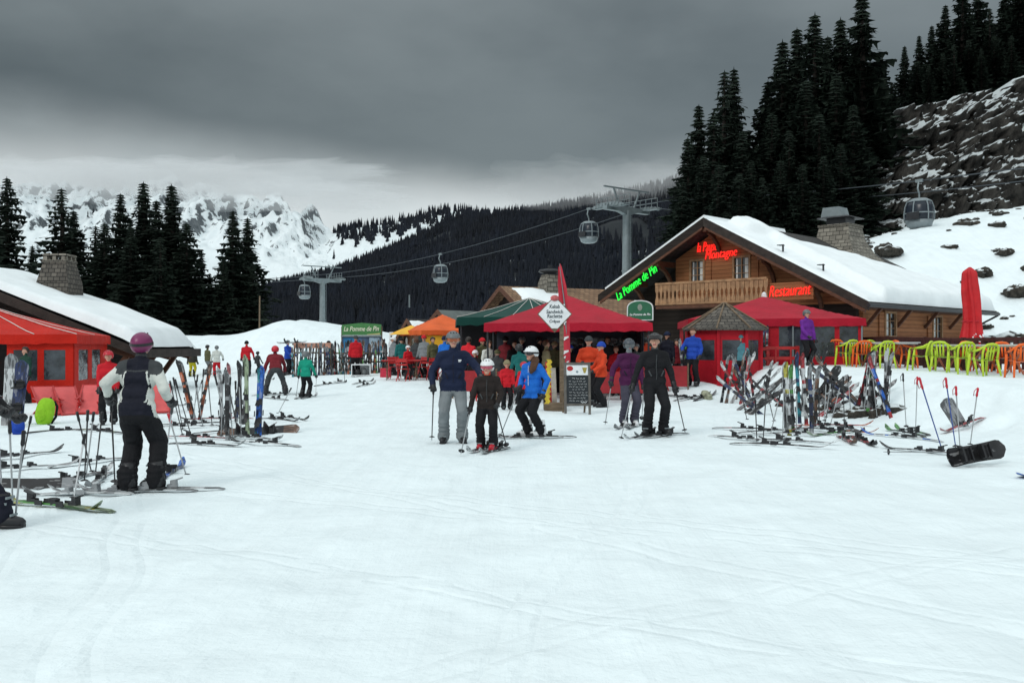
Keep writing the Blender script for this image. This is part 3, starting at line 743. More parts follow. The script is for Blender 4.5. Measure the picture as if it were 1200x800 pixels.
ORANGE = M('orange_canvas', (.66, .115, .028), .6, .15, 1.6, .2, 9, spec=.12)
YELLOW = M('yellow_canvas', (.75, .40, .02), .6, .15, 1.6, .2, 9)
SEAM = M('white_seam', (.62, .60, .57), .6, .1)
VINYL = M('clear_vinyl', (.035, .042, .050), .14, .7, 2.6, .9, 3.0, spec=.6)
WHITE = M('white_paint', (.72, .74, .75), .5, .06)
BLACK = M('black_paint', (.012, .012, .014), .5, .2)
BOARDGREEN = M('sign_green', (.020, .13, .065), .45, .12)
POST = M('weathered_post', (.16, .115, .075), .8, .35, 4, .4, 18, stretch=(1, 1, 4))

def strip_uv(o, s=1.0): box_uv(o.data, s); return o

# ------------------------------------------------------------------ the big chalet on the right
ch = thing('chalet', 'large wooden chalet with snow covered roof and glowing red lettering on its gable', 'chalet', (8.18, 40.0, .0), R(-45))
SL = .528; AP = 7.05; XR, XL, LEN = 7.15, -5.75, 14.0
def rz_(x): return AP - SL * abs(x)
# gable wall in boards, side wall, darker lower storey and back wall
yw = 1.3
def gable(xa, xb, z0, y, th, name, mat):
    b = MB(); xs = sorted(set([xa, xb] + ([0.0] if xa < 0 < xb else [])))
    poly = [(xa, y, z0), (xb, y, z0)] + [(x, y, rz_(x) - .28) for x in reversed(xs)]
    b.prism(poly, (0, th, 0)); return b.build(name, mat, ch)
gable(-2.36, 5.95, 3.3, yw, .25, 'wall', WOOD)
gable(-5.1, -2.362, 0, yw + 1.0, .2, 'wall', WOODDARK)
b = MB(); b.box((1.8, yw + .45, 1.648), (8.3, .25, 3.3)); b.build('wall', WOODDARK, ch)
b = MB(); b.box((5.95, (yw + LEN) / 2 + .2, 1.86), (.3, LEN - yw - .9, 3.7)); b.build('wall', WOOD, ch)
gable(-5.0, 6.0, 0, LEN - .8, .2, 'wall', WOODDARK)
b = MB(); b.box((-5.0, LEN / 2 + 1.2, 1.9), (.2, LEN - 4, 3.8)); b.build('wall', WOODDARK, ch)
# roof slabs
for side, xe in ((1, XR), (-1, XL)):
    b = MB(); th = .16
    b.prism([(0, 0, AP), (xe, 0, rz_(xe)), (xe, 0, rz_(xe) - th), (0, 0, AP - th)], (0, LEN, 0))
    strip_uv(b.build('roof', ROOFDARK, ch))
    b = MB()
    b.prism([(.0, -.06, AP + .03), (xe * 1.01, -.06, rz_(xe * 1.01) + .03), (xe * 1.01, -.06, rz_(xe * 1.01) - .30), (0, -.06, AP - .34)], (0, .055, 0))
    b.build('bargeboard', BEAM if side > 0 else WOODDARK, ch)
    b = MB(); b.prism([(.06 * side, -.055, AP - .30), (xe * .99, -.055, rz_(xe) - .28), (xe * .99, -.055, rz_(xe) - .42), (.06 * side, -.055, AP - .46)], (0, .09, 0)); b.build('soffit_board', WOODRED, ch)
b = MB(); b.tube([(XR + .08, -.1, rz_(XR) - .14), (XR + .08, LEN + .1, rz_(XR) - .14)], .08, 8); b.build('gutter', DARKMETAL, ch)
b = MB(); b.tube([(XR + .08, LEN, rz_(XR) - .2), (6.3, LEN - .3, rz_(XR) - .75), (6.2, LEN - .3, .9)], .05, 8); b.build('downpipe', DARKMETAL, ch)
# purlins with curved braces under the gable overhang
for x in (-4.1, -2.55, -.02, 2.6, 4.7):
    z = rz_(x) - .42
    b = MB(); b.bar((x, .06, z), (x, yw + .1, z), .2, .24)
    pts = [(x, yw - .02, z - 1.0), (x, yw - .22, z - .62), (x, yw - .55, z - .3), (x, yw - .95, z - .13)]
    for q in range(3): b.bar(pts[q], pts[q + 1], .14, .15)
    b.build('purlin', WOODRED, ch)
for y in (2.2, 5.1, 8.0, 10.9):           # brackets under the long eave
    z = rz_(6.6) - .2
    b = MB(); b.bar((6.1, y, z), (7.05, y, z - .22), .14, .16); b.bar((6.12, y, z - .95), (6.75, y, z - .2), .12, .13); b.build('eave_bracket', WOODRED, ch)
b = MB(); b.bar((6.13, 1.1, 3.18), (6.13, LEN - 1, 3.18), .12, .2); b.build('wall_plate', WOODRED, ch)
# windows
def window(x, y, z, w, h, parent, side=False, shutter=True, opened=0):
    """framed window: side=False on the gable (facing -y), side=True on the long wall (facing +x)"""
    def T(a, d, zz): return (x + a, y - d, z + zz) if not side else (x + d, y + a, z + zz)
    fr = MB()
    def bx(a0, a1, z0, z1, d0, d1, mb):
        p = Vector(T((a0 + a1) / 2, (d0 + d1) / 2, (z0 + z1) / 2)); dim = (a1 - a0, d1 - d0, z1 - z0)
        mb.box(p, dim if not side else (dim[1], dim[0], dim[2]))
    t = .09
    bx(-w / 2 - t, -w / 2, -h / 2 - t, h / 2 + t, .0, .10, fr); bx(w / 2, w / 2 + t, -h / 2 - t, h / 2 + t, .0, .10, fr)
    bx(-w / 2, w / 2, h / 2, h / 2 + t, .0, .10, fr); bx(-w / 2, w / 2, -h / 2 - t, -h / 2, .0, .12, fr)
    bx(-.02, .02, -h / 2, h / 2, .015, .06, fr)
    f = fr.build('window', BALU, parent)
    p = MB(); bx(-w / 2, w / 2, -h / 2, h / 2, -.005, .012, p); p.build('pane', GLASS, f)
    cu = MB()
    if side: bx(-w * .42, -w * .12, -h / 2 + .02, h / 2 - .02, .014, .02, cu)
    else:
        bx(w * .2, w * .42, -h / 2 + .02, h / 2 - .02, .014, .02, cu); bx(-w * .42, -w * .30, -h / 2 + .02, h / 2 - .02, .014, .02, cu)
    cu.build('curtain', CURT, f)
    for q in (-.17, .17):
        mu = MB(); bx(-w / 2, w / 2, q * h - .012, q * h + .012, .02, .05, mu); mu.build('glazing_bar', BALU, f)
    if shutter:
        for sg in (-1, 1):
            s = MB(); a = sg * (w / 2 + t + w * .26)
            bx(a - w * .24, a + w * .24, -h / 2 - .03, h / 2 + .03, .01, .06, s); s.build('shutter', WOOD, f)
window(-1.17, yw, 4.92, .62, .92, ch); window(1.07, yw, 4.90, .70, .98, ch)
window(6.1, 4.35, 2.50, .95, .92, ch, True); window(6.1, 9.35, 2.45, .95, .92, ch, True)
# balcony
bal = MB(); bal.box((.25, .62, 3.33), (5.5, 1.3, .14)); o = bal.build('balcony', WOODRED, ch)
r_ = MB(); r_.bar((-2.5, -.02, 4.36), (3.0, -.02, 4.36), .12, .09); r_.bar((-2.5, -.02, 3.46), (3.0, -.02, 3.46), .1, .08); r_.bar((-2.5, .0, 4.36), (-2.5, yw, 4.36), .1, .09); r_.build('handrail', BALU, o)
k = 0; x = -2.42
while x < 2.98:
    q = MB(); w = .19
    # sawn baluster boards with waisted outline
    poly = [(-w / 2, 0), (w / 2, 0), (w / 2, .2), (w * .26, .34), (w * .26, .5), (w / 2, .62), (w / 2, .9), (-w / 2, .9), (-w / 2, .62), (-w * .26, .5), (-w * .26, .34), (-w / 2, .2)]
    q.prism([(x + a, -.045, 3.44 + c_) for a, c_ in poly], (0, .03, 0)); q.build('baluster', BALU, o); x += .215
for yy in np.arange(.2, yw, .215):
    q = MB(); q.box((-2.5, yy, 3.9), (.03, .17, .86)); q.build('baluster', BALU, o)
# board carrying the Restaurant lettering
sb = MB(); sb.box((3.95, .15, 3.80), (1.95, .07, .70)); sbo = sb.build('sign_board', WOOD, ch)
sb = MB()
for a in (3.2, 4.7): sb.bar((a, .19, 3.8), (a, yw, 3.8), .08, .08)
sb.build('bracket', WOODRED, sbo)
write('Restaurant', .6, NEONRED, sbo, face_m((3.95, .075, 3.84), (1, 0, .07), (0, 0, 1)), 'neon_lettering', .025, .35, -.010, fit=(1.85, .44))
write('la Pause', .6, NEONRED, ch, face_m((-.62, yw - .12, 5.99), (1, 0, .05), (0, 0, 1)), 'neon_lettering', .03, .35, -.010, fit=(1.05, .42))
write('Montagne', .6, NEONRED, ch, face_m((.08, yw - .12, 5.58), (1, 0, .09), (0, 0, 1)), 'neon_lettering', .03, .35, -.010, fit=(1.65, .5))
write('La Pomme de Pin', .56, NEONGREEN, ch, face_m((-3.64, .02, 4.50), (1, 0, .58), (-.5, 0, 1)), 'neon_lettering', .03, .3, -.010, fit=(2.6, .40))
# thick snow on the right slope with a scooped edge and a bare patch round the chimney
def roofsnow(nx, ny):
    b = MB()
    ks = np.linspace(0, 1, ny + 1)
    def th(x, y):
        e = min(1, (XR - .02 - .10 * abs(fb1(y * .9, 3.3, 8, 3)) - x) / .28) * min(1, (y - .02) / .18) * min(1, (LEN - .02 - y) / .3) * min(1, (x - .02) / .15)
        e = max(0, e) ** .5
        edge = 1.5 + 1.1 * sm(x, .8, 1.6) - .9 * sm(x, 2.4, 5.5) + .28 * math.sin(x * 1.3 + 1)
        t = .10 + .36 * s1(y, edge - .10, edge + .22) + .07 * fb1(x * .8, y * .8, 5, 4) + .05 * (s1(x, 3, 6.5))
        bare = s1(y, 4.8, 5.8) * (1 - s1(x, 1.3 + .42 * (y - 5), 2.1 + .42 * (y - 5)))
        t *= 1 - .65 * s1(y, 2.8, 4.6) * (1 - s1(x, .8, 3.2))
        return t * (1 - bare) * e - .15 * bare
    def fn(u, v):
        x = .02 + (XR - .04) * u; y = .02 + (LEN - .04) * v
        t = th(x, y); nx_ = SL / math.hypot(1, SL); nz_ = 1 / math.hypot(1, SL)
        return (x + nx_ * t * .8, y, rz_(x) + nz_ * t)
    b.grid(fn, nx, ny)
    return b.build('roof_snow', ROOFSNOW, ch, smooth=True, fixn=False)
roofsnow(70, 110)
b = MB()
b.prism([(-.02, .1, AP + .01), (-.02, 7.0, AP + .01), (XL * .95, 7.0, rz_(XL * .95) + .01), (XL * .95, .1, rz_(XL * .95) + .01)], (-.06, 0, .16)); b.build('roof_snow', ROOFSNOW, ch)
for k, (x, y) in enumerate([(6.5, 3.3), (6.5, 5.2), (6.6, 7.6), (6.6, 9.2), (6.6, 10.6), (3.2, .9), (4.9, 1.0)]):
    b = MB(); z = rz_(x); b.box((x, y, z + .26), (.06, .05, .3)); b.box((x - .1, y, z + .38), (.2, .3, .03)); b.build('snow_guard', DARKMETAL, ch)
# big stone chimney at the far ridge with flared foot and metal hood
cx, cy = .85, 10.9
b = MB(); b.lathe([(2.6, AP - 2.0), (1.75, AP - .85), (1.25, AP - .15), (1.08, AP + .50)], (cx, cy, 0), 4); o = b.build('chimney', STONE, ch); strip_uv(o)
for vtx in o.data.vertices:
    if vtx.co.z < AP - 1.9: vtx.co.z = rz_(vtx.co.x) - .1
b = MB(); b.lathe([(1.15, AP + .50), (1.15, AP + .60)], (cx, cy, 0), 4); b.build('coping', STONE, o)
strip_uv(o.children[0])
b = MB(); b.box((cx, cy, AP + .76), (1.0, 1.0, .32)); b.build('flue', DARKMETAL, o)
b = MB(); b.lathe([(1.22, AP + .92), (1.16, AP + .97), (.8, AP + 1.03)], (cx, cy, 0), 4); b.build('hood', DARKMETAL, o)
b = MB(); b.prism([(cx - .8, cy - .5, AP + 1.03), (cx + .3, cy - .5, AP + 1.03), (cx + .15, cy - .5, AP + 1.5), (cx - .7, cy - .5, AP + 1.5)], (0, .9, 0)); b.build('cowl', METAL, o)
b = MB(); b.lathe([(.42, AP - 1.2), (.42, AP - .1), (.62, AP + .02), (.60, AP + .1)], (-1.9, 3.2, -.05), 4); o = b.build('chimney', METAL, ch)
b = MB(); b.lathe([(.60, AP + .1), (.5, AP + .28), (.2, AP + .36)], (-1.9, 3.2, -.045), 10); b.build('snow_cap', ROOFSNOW, o, smooth=True)
# oval green inn sign
lp = P(750, 364, 39.4)
sg = thing('inn_sign', 'small arched dark green sign with white rim on the dark chalet wall', 'sign', lp, R(-20))
def arch(w, h, n=14):
    pts = [(-w / 2, -h * .5), (w / 2, -h * .5)]
    for i in range(n + 1):
        a = math.pi * i / n; pts.append((w / 2 * math.cos(a), h * .12 + h * .42 * math.sin(a) ** .8))
    return pts
b = MB(); b.prism([(x, 0, z) for x, z in arch(1.12, .82)], (0, .05, 0)); b.build('rim', WHITE, sg)
b = MB(); b.prism([(x, -.012, z) for x, z in arch(1.03, .74)], (0, .014, 0)); b.build('panel', BOARDGREEN, sg)
b = MB(); b.ell((0, -.02, .14), (.10, .012, .14), nu=12, nv=8); b.ell((0, -.026, .16), (.05, .012, .08), nu=10, nv=6); b.build('pine_cone_emblem', M('emblem_grey', (.25, .28, .24), .6), sg)
write('La Pomme de Pin', .125, WHITE, sg, face_m((0, -.022, -.16), (1, 0, 0), (0, 0, 1)), 'lettering', .004, .3, .004)
b = MB(); b.bar((-.45, .05, .2), (-.45, 1.1, .2), .05, .05); b.bar((.45, .05, .2), (.45, 1.1, .2), .05, .05); b.build('bracket', DARKMETAL, sg)

# ------------------------------------------------------------------ low hut on the left
hx, hy = -19.2, 32.0
hut = thing('hut', 'low dark hut on the left with thick snow on its roof', 'hut', (hx, hy, -.2))
HS = .41; HA = 4.35; HW = 6.55; HL = 5.8
def hz(x): return HA - HS * abs(x)
for sgn in (1, -1):
    b = MB(); b.prism([(0, 0, HA), (sgn * HW, 0, hz(HW)), (sgn * HW, 0, hz(HW) - .14), (0, 0, HA - .14)], (0, HL, 0)); strip_uv(b.build('roof', ROOFDARK, hut))
    b = MB(); b.prism([(0, -.05, HA + .03), (sgn * HW * 1.005, -.05, hz(HW) + .02), (sgn * HW * 1.005, -.05, hz(HW) - .26), (0, -.05, HA - .32)], (0, .045, 0)); b.build('bargeboard', BEAM, hut)
b = MB(); b.box((HW + .05, HL / 2, hz(HW) - .10), (.12, HL + .1, .3)); b.build('eave_beam', BEAM, hut)
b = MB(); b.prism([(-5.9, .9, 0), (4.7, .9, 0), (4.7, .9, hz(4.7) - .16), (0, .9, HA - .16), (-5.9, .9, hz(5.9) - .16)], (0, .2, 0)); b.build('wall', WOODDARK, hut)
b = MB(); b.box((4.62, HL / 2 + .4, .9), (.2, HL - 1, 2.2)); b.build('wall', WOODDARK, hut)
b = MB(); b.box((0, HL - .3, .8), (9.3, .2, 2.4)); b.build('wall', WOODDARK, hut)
for y in (.5, 3.0, 5.2):
    b = MB(); b.bar((4.7, y, hz(5.4) - .26), (6.45, y, hz(6.5) - .28), .2, .2); b.bar((4.75, y, -.1), (5.95, y, hz(5.9) - .35), .15, .17); b.build('brace', WOODRED, hut)
def hut_snow(u, v):
    x = -1.5 + (HW + 1.47) * u; y = .05 + (HL - .1) * v
    e = max(0, min(1, (HW - x) / .7) * min(1, (y - .03) / .3) * min(1, (HL - .03 - y) / .8)) ** .5
    t = (.34 + .18 * (s1(x, 1, 5)) + .05 * fb1(x * .7, y * .7, 15, 3) + .12 * v) * e
    nz_ = 1 / math.hypot(1, HS)
    return (x + .3 * t, y, hz(x) + nz_ * t + .005)
b = MB(); b.grid(hut_snow, 70, 40); b.build('roof_snow', ROOFSNOW, hut, smooth=True, fixn=False)
ccx, ccy = 2.05, 3.6
b = MB(); b.lathe([(.92, hz(2.6) - .2), (.84, HA - .15), (.60, HA + .62)], (ccx, ccy, 0), 4); o = b.build('chimney', SHING, hut); strip_uv(o)
b = MB(); b.lathe([(.65, HA + .62), (.65, HA + .69)], (ccx, ccy, 0), 4)
for q in range(4):
    for w in (-.33, 0, .33):
        a, d = ((w, -.38), (w, .38), (-.38, w), (.38, w))[q]
        b.box((ccx + a, ccy + d, HA + .78), (.14, .12, .18), taper=.8)
b.lathe([(.64, HA + .87), (.60, HA + .93)], (ccx, ccy, 0), 4); b.build('cap', STONE, o); strip_uv(o.children[0])
b = MB(); b.box((HW + .1, .35, hz(HW) + .2), (.34, .16, .16)); b.bar((HW + .1, .35, hz(HW) - .05), (HW + .1, .35, hz(HW) + .15), .05, .05); b.build('lamp', M('lamp_housing', (.3, .28, .27), .5), hut)

# ------------------------------------------------------------------ small huts in the middle distance
def small_hut(name, label, cat, px, Y, zapex, rz, half, length, slope, wallm, roofm, snow=(), chimney=None, base=None):
    g = P(px, 405, Y); z0 = gz(g.x, g.y) if base is None else base
    t = thing(name, label, cat, (g.x, g.y, z0 - .4), R(rz))
    A = zapex - z0 + .4
    def zz(x): return A - slope * abs(x)
    b = MB(); h = half - .5
    b.prism([(-h, .6, 0), (h, .6, 0), (h, .6, zz(h) - .15), (0, .6, A - .15), (-h, .6, zz(h) - .15)], (0, length - 1.2, 0)); b.build('wall', wallm, t)
    for sgn in (1, -1):
        b = MB(); b.prism([(0, 0, A), (sgn * half, 0, zz(half)), (sgn * half, 0, zz(half) - .13), (0, 0, A - .13)], (0, length, 0)); strip_uv(b.build('roof', roofm, t))
        b = MB(); b.prism([(0, -.05, A + .03), (sgn * half, -.05, zz(half) + .03), (sgn * half, -.05, zz(half) - .22), (0, -.05, A - .25)], (0, .045, 0)); b.build('bargeboard', WOODRED, t)
    for (sgn, xa, xb, ya, yb) in snow:
        def fn(u, v, sgn=sgn, xa=xa, xb=xb, ya=ya, yb=yb):
            x = xa + (xb - xa) * u; y = ya + (yb - ya) * v
            n = fb1(x * 1.1, y * 1.1, 25 + int(ya * 3), 3)
            e = max(0, min(u, 1 - u, v, 1 - v) * 8 - .35 + .5 * n)
            return (sgn * x, y, zz(x) + .22 * min(1, e) ** .5 - .03)
        b = MB(); b.grid(fn, 26, 26); b.build('roof_snow', ROOFSNOW, t, smooth=True, fixn=False)
    if chimney:
        x, y, r, h0, h1 = chimney
        b = MB(); b.lathe([(r, zz(x) - .2), (r * .96, A + h0 * .3), (r * .68, A + h0)], (x, y, 0), 4); o = b.build('chimney', STONE, t); strip_uv(o)
        b = MB(); b.lathe([(r * .72, A + h0 + .08), (r * .92, A + h0 + .16), (r * .80, A + h0 + .26), (r * .3, A + h0 + .3)], (x, y, 0), 10); b.box((x, y, A + h0 + .04), (r * .7, r * .7, .09)); b.box((x, y, A + h0 + .38), (r * .25, r * .25, .2)); b.build('hood', DARKMETAL, o)
    return t
t = small_hut('chalet', 'middle chalet with brown shingle roof, snow patches and pale stone chimney', 'chalet', 586, 47, 4.62, -62, 4.0, 7.4, .55, WOODDARK, ROOFBROWN, snow=((1, .15, 2.6, .5, 3.6),), chimney=(.5, 2.6, .66, .62, 0))
t = small_hut('hut', 'low hut with broad snowy roof behind the middle chalet', 'hut', 652, 55, 4.9, -75, 3.2, 6.0, .5, WOODDARK, ROOFBROWN, snow=((1, .02, 3.1, .05, 5.95), (-1, .02, 3.1, .05, 5.95)))
t = small_hut('hut', 'dark hut with bare grey roof left of the green awning', 'hut', 513, 52, 3.62, -40, 2.3, 3.2, .85, WOODDARK, M('grey_sheet_roof', (.10, .12, .115), .6, .2, 3), snow=((1, 1.3, 2.25, .1, 1.2),))
t = small_hut('hut', 'small brown hut with a snow patch on its roof above the orange tent', 'hut', 477, 55, 3.2, -50, 2.0, 2.6, .95, WOODRED, ROOFDARK, snow=((1, .1, 1.9, .05, 2.5),))
b = MB(); b.bar((-.05, .2, 3.0), (-.05, .2, 3.75), .06, .06); b.build('vent_pipe', METAL, t)

# ------------------------------------------------------------------ tents and marquees
def canopy(w, d, eave, apex, mats, val=.26, seams=False, concave=1.12, ridge=0.0):
    """returns (canopy MB, seam MB); local origin on the ground under the middle"""
    b = MB(); n = 24
    def zc(u, v):
        m = max(abs(u), abs(v)) if ridge == 0 else max(abs(v), max(0, (abs(u) - ridge) / (1 - ridge)))
        return eave + (apex - eave) * (1 - m) ** concave + .012 * math.sin(u * 9) * math.cos(v * 7)
    b.grid(lambda p, q: ((p * 2 - 1) * w / 2, (q * 2 - 1) * d / 2, zc(p * 2 - 1, q * 2 - 1)), n, n)
    edge = []
    for i in range(n): edge.append((-1 + 2 * i / n, -1))
    for i in range(n): edge.append((1, -1 + 2 * i / n))
    for i in range(n): edge.append((1 - 2 * i / n, 1))
    for i in range(n): edge.append((-1, 1 - 2 * i / n))
    vs = []; N = len(edge)
    for k, (u, v) in enumerate(edge):
        x, y = u * w / 2, v * d / 2; zt = zc(u, v); wv = .018 * math.sin(k * 1.9) + .01 * math.sin(k * 5.1)
        vs += [(x, y, zt), (x * (1.004 + wv * .15), y * (1.004 + wv * .15), zt - val * (1 + .08 * math.sin(k * 2.6)))]
    b.add(vs, [(2 * k, 2 * k + 1, 2 * ((k + 1) % N) + 1, 2 * ((k + 1) % N)) for k in range(N)])
    s = MB()
    if seams:
        for u, v in [(-1, -1), (1, -1), (-.33, -1), (.33, -1), (1, .0), (-1, 0), (.66, -1), (-.66, -1), (0, -1)]:
            pts = []
            for i in range(9):
                q = i / 8; uu, vv = u * q, v * q; pts.append((uu * w / 2, vv * d / 2, zc(uu, vv) + .015))
            s.tube(pts, .013, 5)
    return b, s
def wall_panel(t, a, c_, z0, z1, wins, mat, name='side_wall', pane=VINYL, th=.03):
    """canvas wall from a to c_ (x, y) with window openings (u0, u1, w0, w1) along the wall"""
    a = Vector((a[0], a[1], 0)); c_ = Vector((c_[0], c_[1], 0)); d = (c_ - a); L = d.length; d.normalize(); n = Vector((d.y, -d.x, 0))
    b = MB(); us = [0.0]
    def pl(mb, u0, u1, w0, w1, off=0, tk=th):
        if u1 - u0 < .01 or w1 - w0 < .01: return
        mb.prism([a + d * u0 + n * off + Vector((0, 0, w0)), a + d * u1 + n * off + Vector((0, 0, w0)), a + d * u1 + n * off + Vector((0, 0, w1)), a + d * u0 + n * off + Vector((0, 0, w1))], n * -tk)
    cur = 0.0
    for (u0, u1, w0, w1) in wins:
        pl(b, cur, u0, z0, z1); pl(b, u0, u1, z0, w0); pl(b, u0, u1, w1, z1); cur = u1
    pl(b, cur, L, z0, z1)
    o = b.build(name, mat, t)
    for (u0, u1, w0, w1) in wins:
        p = MB(); off = -.012
        def fn(p_, q_, u0=u0, u1=u1, w0=w0, w1=w1):
            u = u0 + (u1 - u0) * p_; w = w0 + (w1 - w0) * q_
            k = .02 * fb1(u * 2.2 + w, w * 3.0, int(u0 * 9) + 3, 3) * min(1, min(p_, 1 - p_, q_, 1 - q_) * 8)
            return a + d * u + n * (off + k) + Vector((0, 0, w))
        p.grid(fn, 14, 14); p.build('window', pane, o, smooth=True, fixn=False)
    return o
def poles(t, pts, h, mat=METAL, r=.03):
    for x, y in pts:
        b = MB(); b.tube([(x, y, -.3), (x, y, h)], r, 8); b.build('pole', mat, t)

# left red marquee
LT = thing('marquee', 'large orange red marquee with vinyl windows and white roof seams at the left', 'marquee', (-16.18, 28.45, gz(-14, 28)), R(12))
cb, cs = canopy(6.6, 4.6, 1.94, 2.9, REDL, seams=True, val=.27)
cv = cb.build('canopy', REDL, LT, smooth=False, angle=30); cs.build('seam', SEAM, cv, smooth=True)
wall_panel(LT, (1.44, -2.2), (3.22, -2.2), -.2, 1.92, [(.17, .80, .62, 1.50), (.97, 1.54, .64, 1.50)], REDL)
wall_panel(LT, (3.22, -2.2), (3.22, 2.2), -.2, 1.92, [(.5, 1.7, .6, 1.5), (2.2, 3.4, .6, 1.5)], REDL)
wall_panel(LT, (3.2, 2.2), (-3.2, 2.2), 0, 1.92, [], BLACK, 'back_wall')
poles(LT, [(-3.1, -2.15), (1.46, -2.1), (3.12, -2.1), (-3.1, 2.1), (3.12, 2.1)], 1.92)
# central red marquee
CT = thing('marquee', 'open red marquee in the centre behind the diamond menu sign', 'marquee', (1.72, 29.2, gz(1.7, 29)), R(-3))
cb, cs = canopy(4.8, 4.8, 2.22 - CT.location.z + .06, 3.20 - CT.location.z, RED, val=.24)
cb.build('canopy', RED, CT, angle=30)
poles(CT, [(-2.3, -2.3), (0, -2.3), (2.3, -2.3), (-2.3, 2.3), (2.3, 2.3), (2.3, 0), (-2.3, 0)], 2.1, DARKMETAL)
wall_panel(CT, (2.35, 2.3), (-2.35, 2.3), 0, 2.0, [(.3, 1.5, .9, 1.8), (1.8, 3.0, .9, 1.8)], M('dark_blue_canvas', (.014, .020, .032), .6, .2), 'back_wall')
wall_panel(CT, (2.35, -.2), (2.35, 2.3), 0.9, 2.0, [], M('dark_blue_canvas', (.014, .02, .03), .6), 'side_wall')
# green awning behind it
GT = thing('marquee', 'dark green awning with pale seams behind the central red marquee', 'marquee', (.65, 35.4, gz(.6, 35)), R(4))
cb, cs = canopy(5.5, 5.6, 2.62 - GT.location.z, 3.42 - GT.location.z, GREEN, seams=True, val=.28)
cv = cb.build('canopy', GREEN, GT, angle=30); cs.build('seam', SEAM, cv, smooth=True)
poles(GT, [(-2.6, -2.7), (2.6, -2.7), (-2.6, 2.7), (2.6, 2.7), (0, 2.7)], 2.3, DARKMETAL)
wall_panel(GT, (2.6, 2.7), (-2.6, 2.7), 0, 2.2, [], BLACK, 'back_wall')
# right red marquee with walls
RT0 = (9.02, 33.6); rg_ = 1.0 if False else gz(*RT0)
RT = thing('marquee', 'closed red marquee with dark vinyl windows in front of the big chalet', 'marquee', (RT0[0], RT0[1], .55), R(-6))
cb, cs = canopy(5.75, 5.0, 1.98, 2.86, RED, val=.26)
cv = cb.build('canopy', RED, RT, angle=30)
b = MB(); b.lathe([(.10, 2.80), (.08, 2.95), (.02, 3.0)], (0, 0, 0), 10); b.build('finial', WHITE, cv)
wall_panel(RT, (-2.8, -2.42), (2.8, -2.42), -.2, 1.98, [(.25, .9, .8, 1.7), (1.5, 2.3, .75, 1.7), (2.9, 3.75, .72, 1.72), (4.05, 4.7, .72, 1.72), (4.85, 5.45, .72, 1.72)], REDWALL)
wall_panel(RT, (2.8, -2.42), (2.8, 2.42), -.2, 1.98, [(.5, 1.5, .7, 1.7), (2, 3, .7, 1.7)], REDWALL)
wall_panel(RT, (-2.8, 2.42), (-2.8, -2.42), -.2, 1.98, [(1.5, 2.6, .7, 1.7), (3.2, 4.4, .7, 1.7)], REDWALL)
poles(RT, [(-2.76, -2.45), (.55, -2.46), (2.76, -2.45), (2.7, 2.36), (-2.7, 2.36)], 1.95)
# orange tent with yellow wall
OT = thing('tent', 'orange tent with yellow side flap left of the green awning', 'tent', (-3.15, 42.5, gz(-3, 42)), R(22))
cb, cs = canopy(3.0, 3.4, 2.30 - OT.location.z, 3.05 - OT.location.z, ORANGE, val=.2)
cb.build('canopy', ORANGE, OT, angle=30)
wall_panel(OT, (-1.4, -1.6), (-.3, -1.6), .75, 1.75, [], YELLOW)
wall_panel(OT, (.35, -1.6), (1.4, -1.6), .5, 1.75, [], M('salmon_canvas', (.50, .22, .16), .6), 'side_wall')
poles(OT, [(-1.4, -1.65), (1.4, -1.65), (1.4, 1.6), (-1.4, 1.6)], 1.9, POST)
b = MB(); UM = thing('parasol', 'low yellow parasol left of the orange tent', 'parasol', GY(482, 43), 0)
b.lathe([(1.05, 1.78), (.55, 2.0), (.03, 2.2)], (0, 0, 0), 8); b.build('canopy', YELLOW, UM, angle=20)
b = MB(); b.tube([(0, 0, -.1), (0, 0, 2.15)], .03, 8); b.build('pole', POST, UM)
# shingle roofed kiosk in front of the right marquee
kp = GY(849, 30.2)
KI = thing('kiosk', 'octagonal red kiosk with pointed grey shingle roof beside the ski rack', 'kiosk', kp, R(0))
ze = 2.16 - kp.z; za = 2.98 - kp.z
b = MB(); b.lathe([(1.34, ze - .05), (1.36, ze), (.5, ze + (za - ze) * .66), (.02, za)], (0, 0, 0), 8); o = b.build('roof', SHING, KI); strip_uv(o)
b = MB()
for k in range(8):
    a = 2 * math.pi * (k + .5) / 8; ca, sa = math.cos(a), math.sin(a)
    b.tube([(1.37 * ca, 1.37 * sa, ze + .02), (.5 * ca, .5 * sa, ze + (za - ze) * .66 + .02), (.03 * ca, .03 * sa, za + .03)], .028, 5)
b.build('ridge_cap', POST, o)
cor = [(1.14 * math.cos(2 * math.pi * (k + .5) / 8), 1.14 * math.sin(2 * math.pi * (k + .5) / 8)) for k in range(8)]
for k in range(8):
    a, c_ = cor[k], cor[(k + 1) % 8]
    L = math.dist(a, c_)
    wall_panel(KI, a, c_, -.3, ze - .05, [(.13, L - .13, .75, ze - .35)], REDWALL, 'wall')
    b = MB(); b.bar((a[0] * 1.01, a[1] * 1.01, -.3), (a[0] * 1.01, a[1] * 1.01, ze), .09, .09); b.build('post', REDWALL, KI)

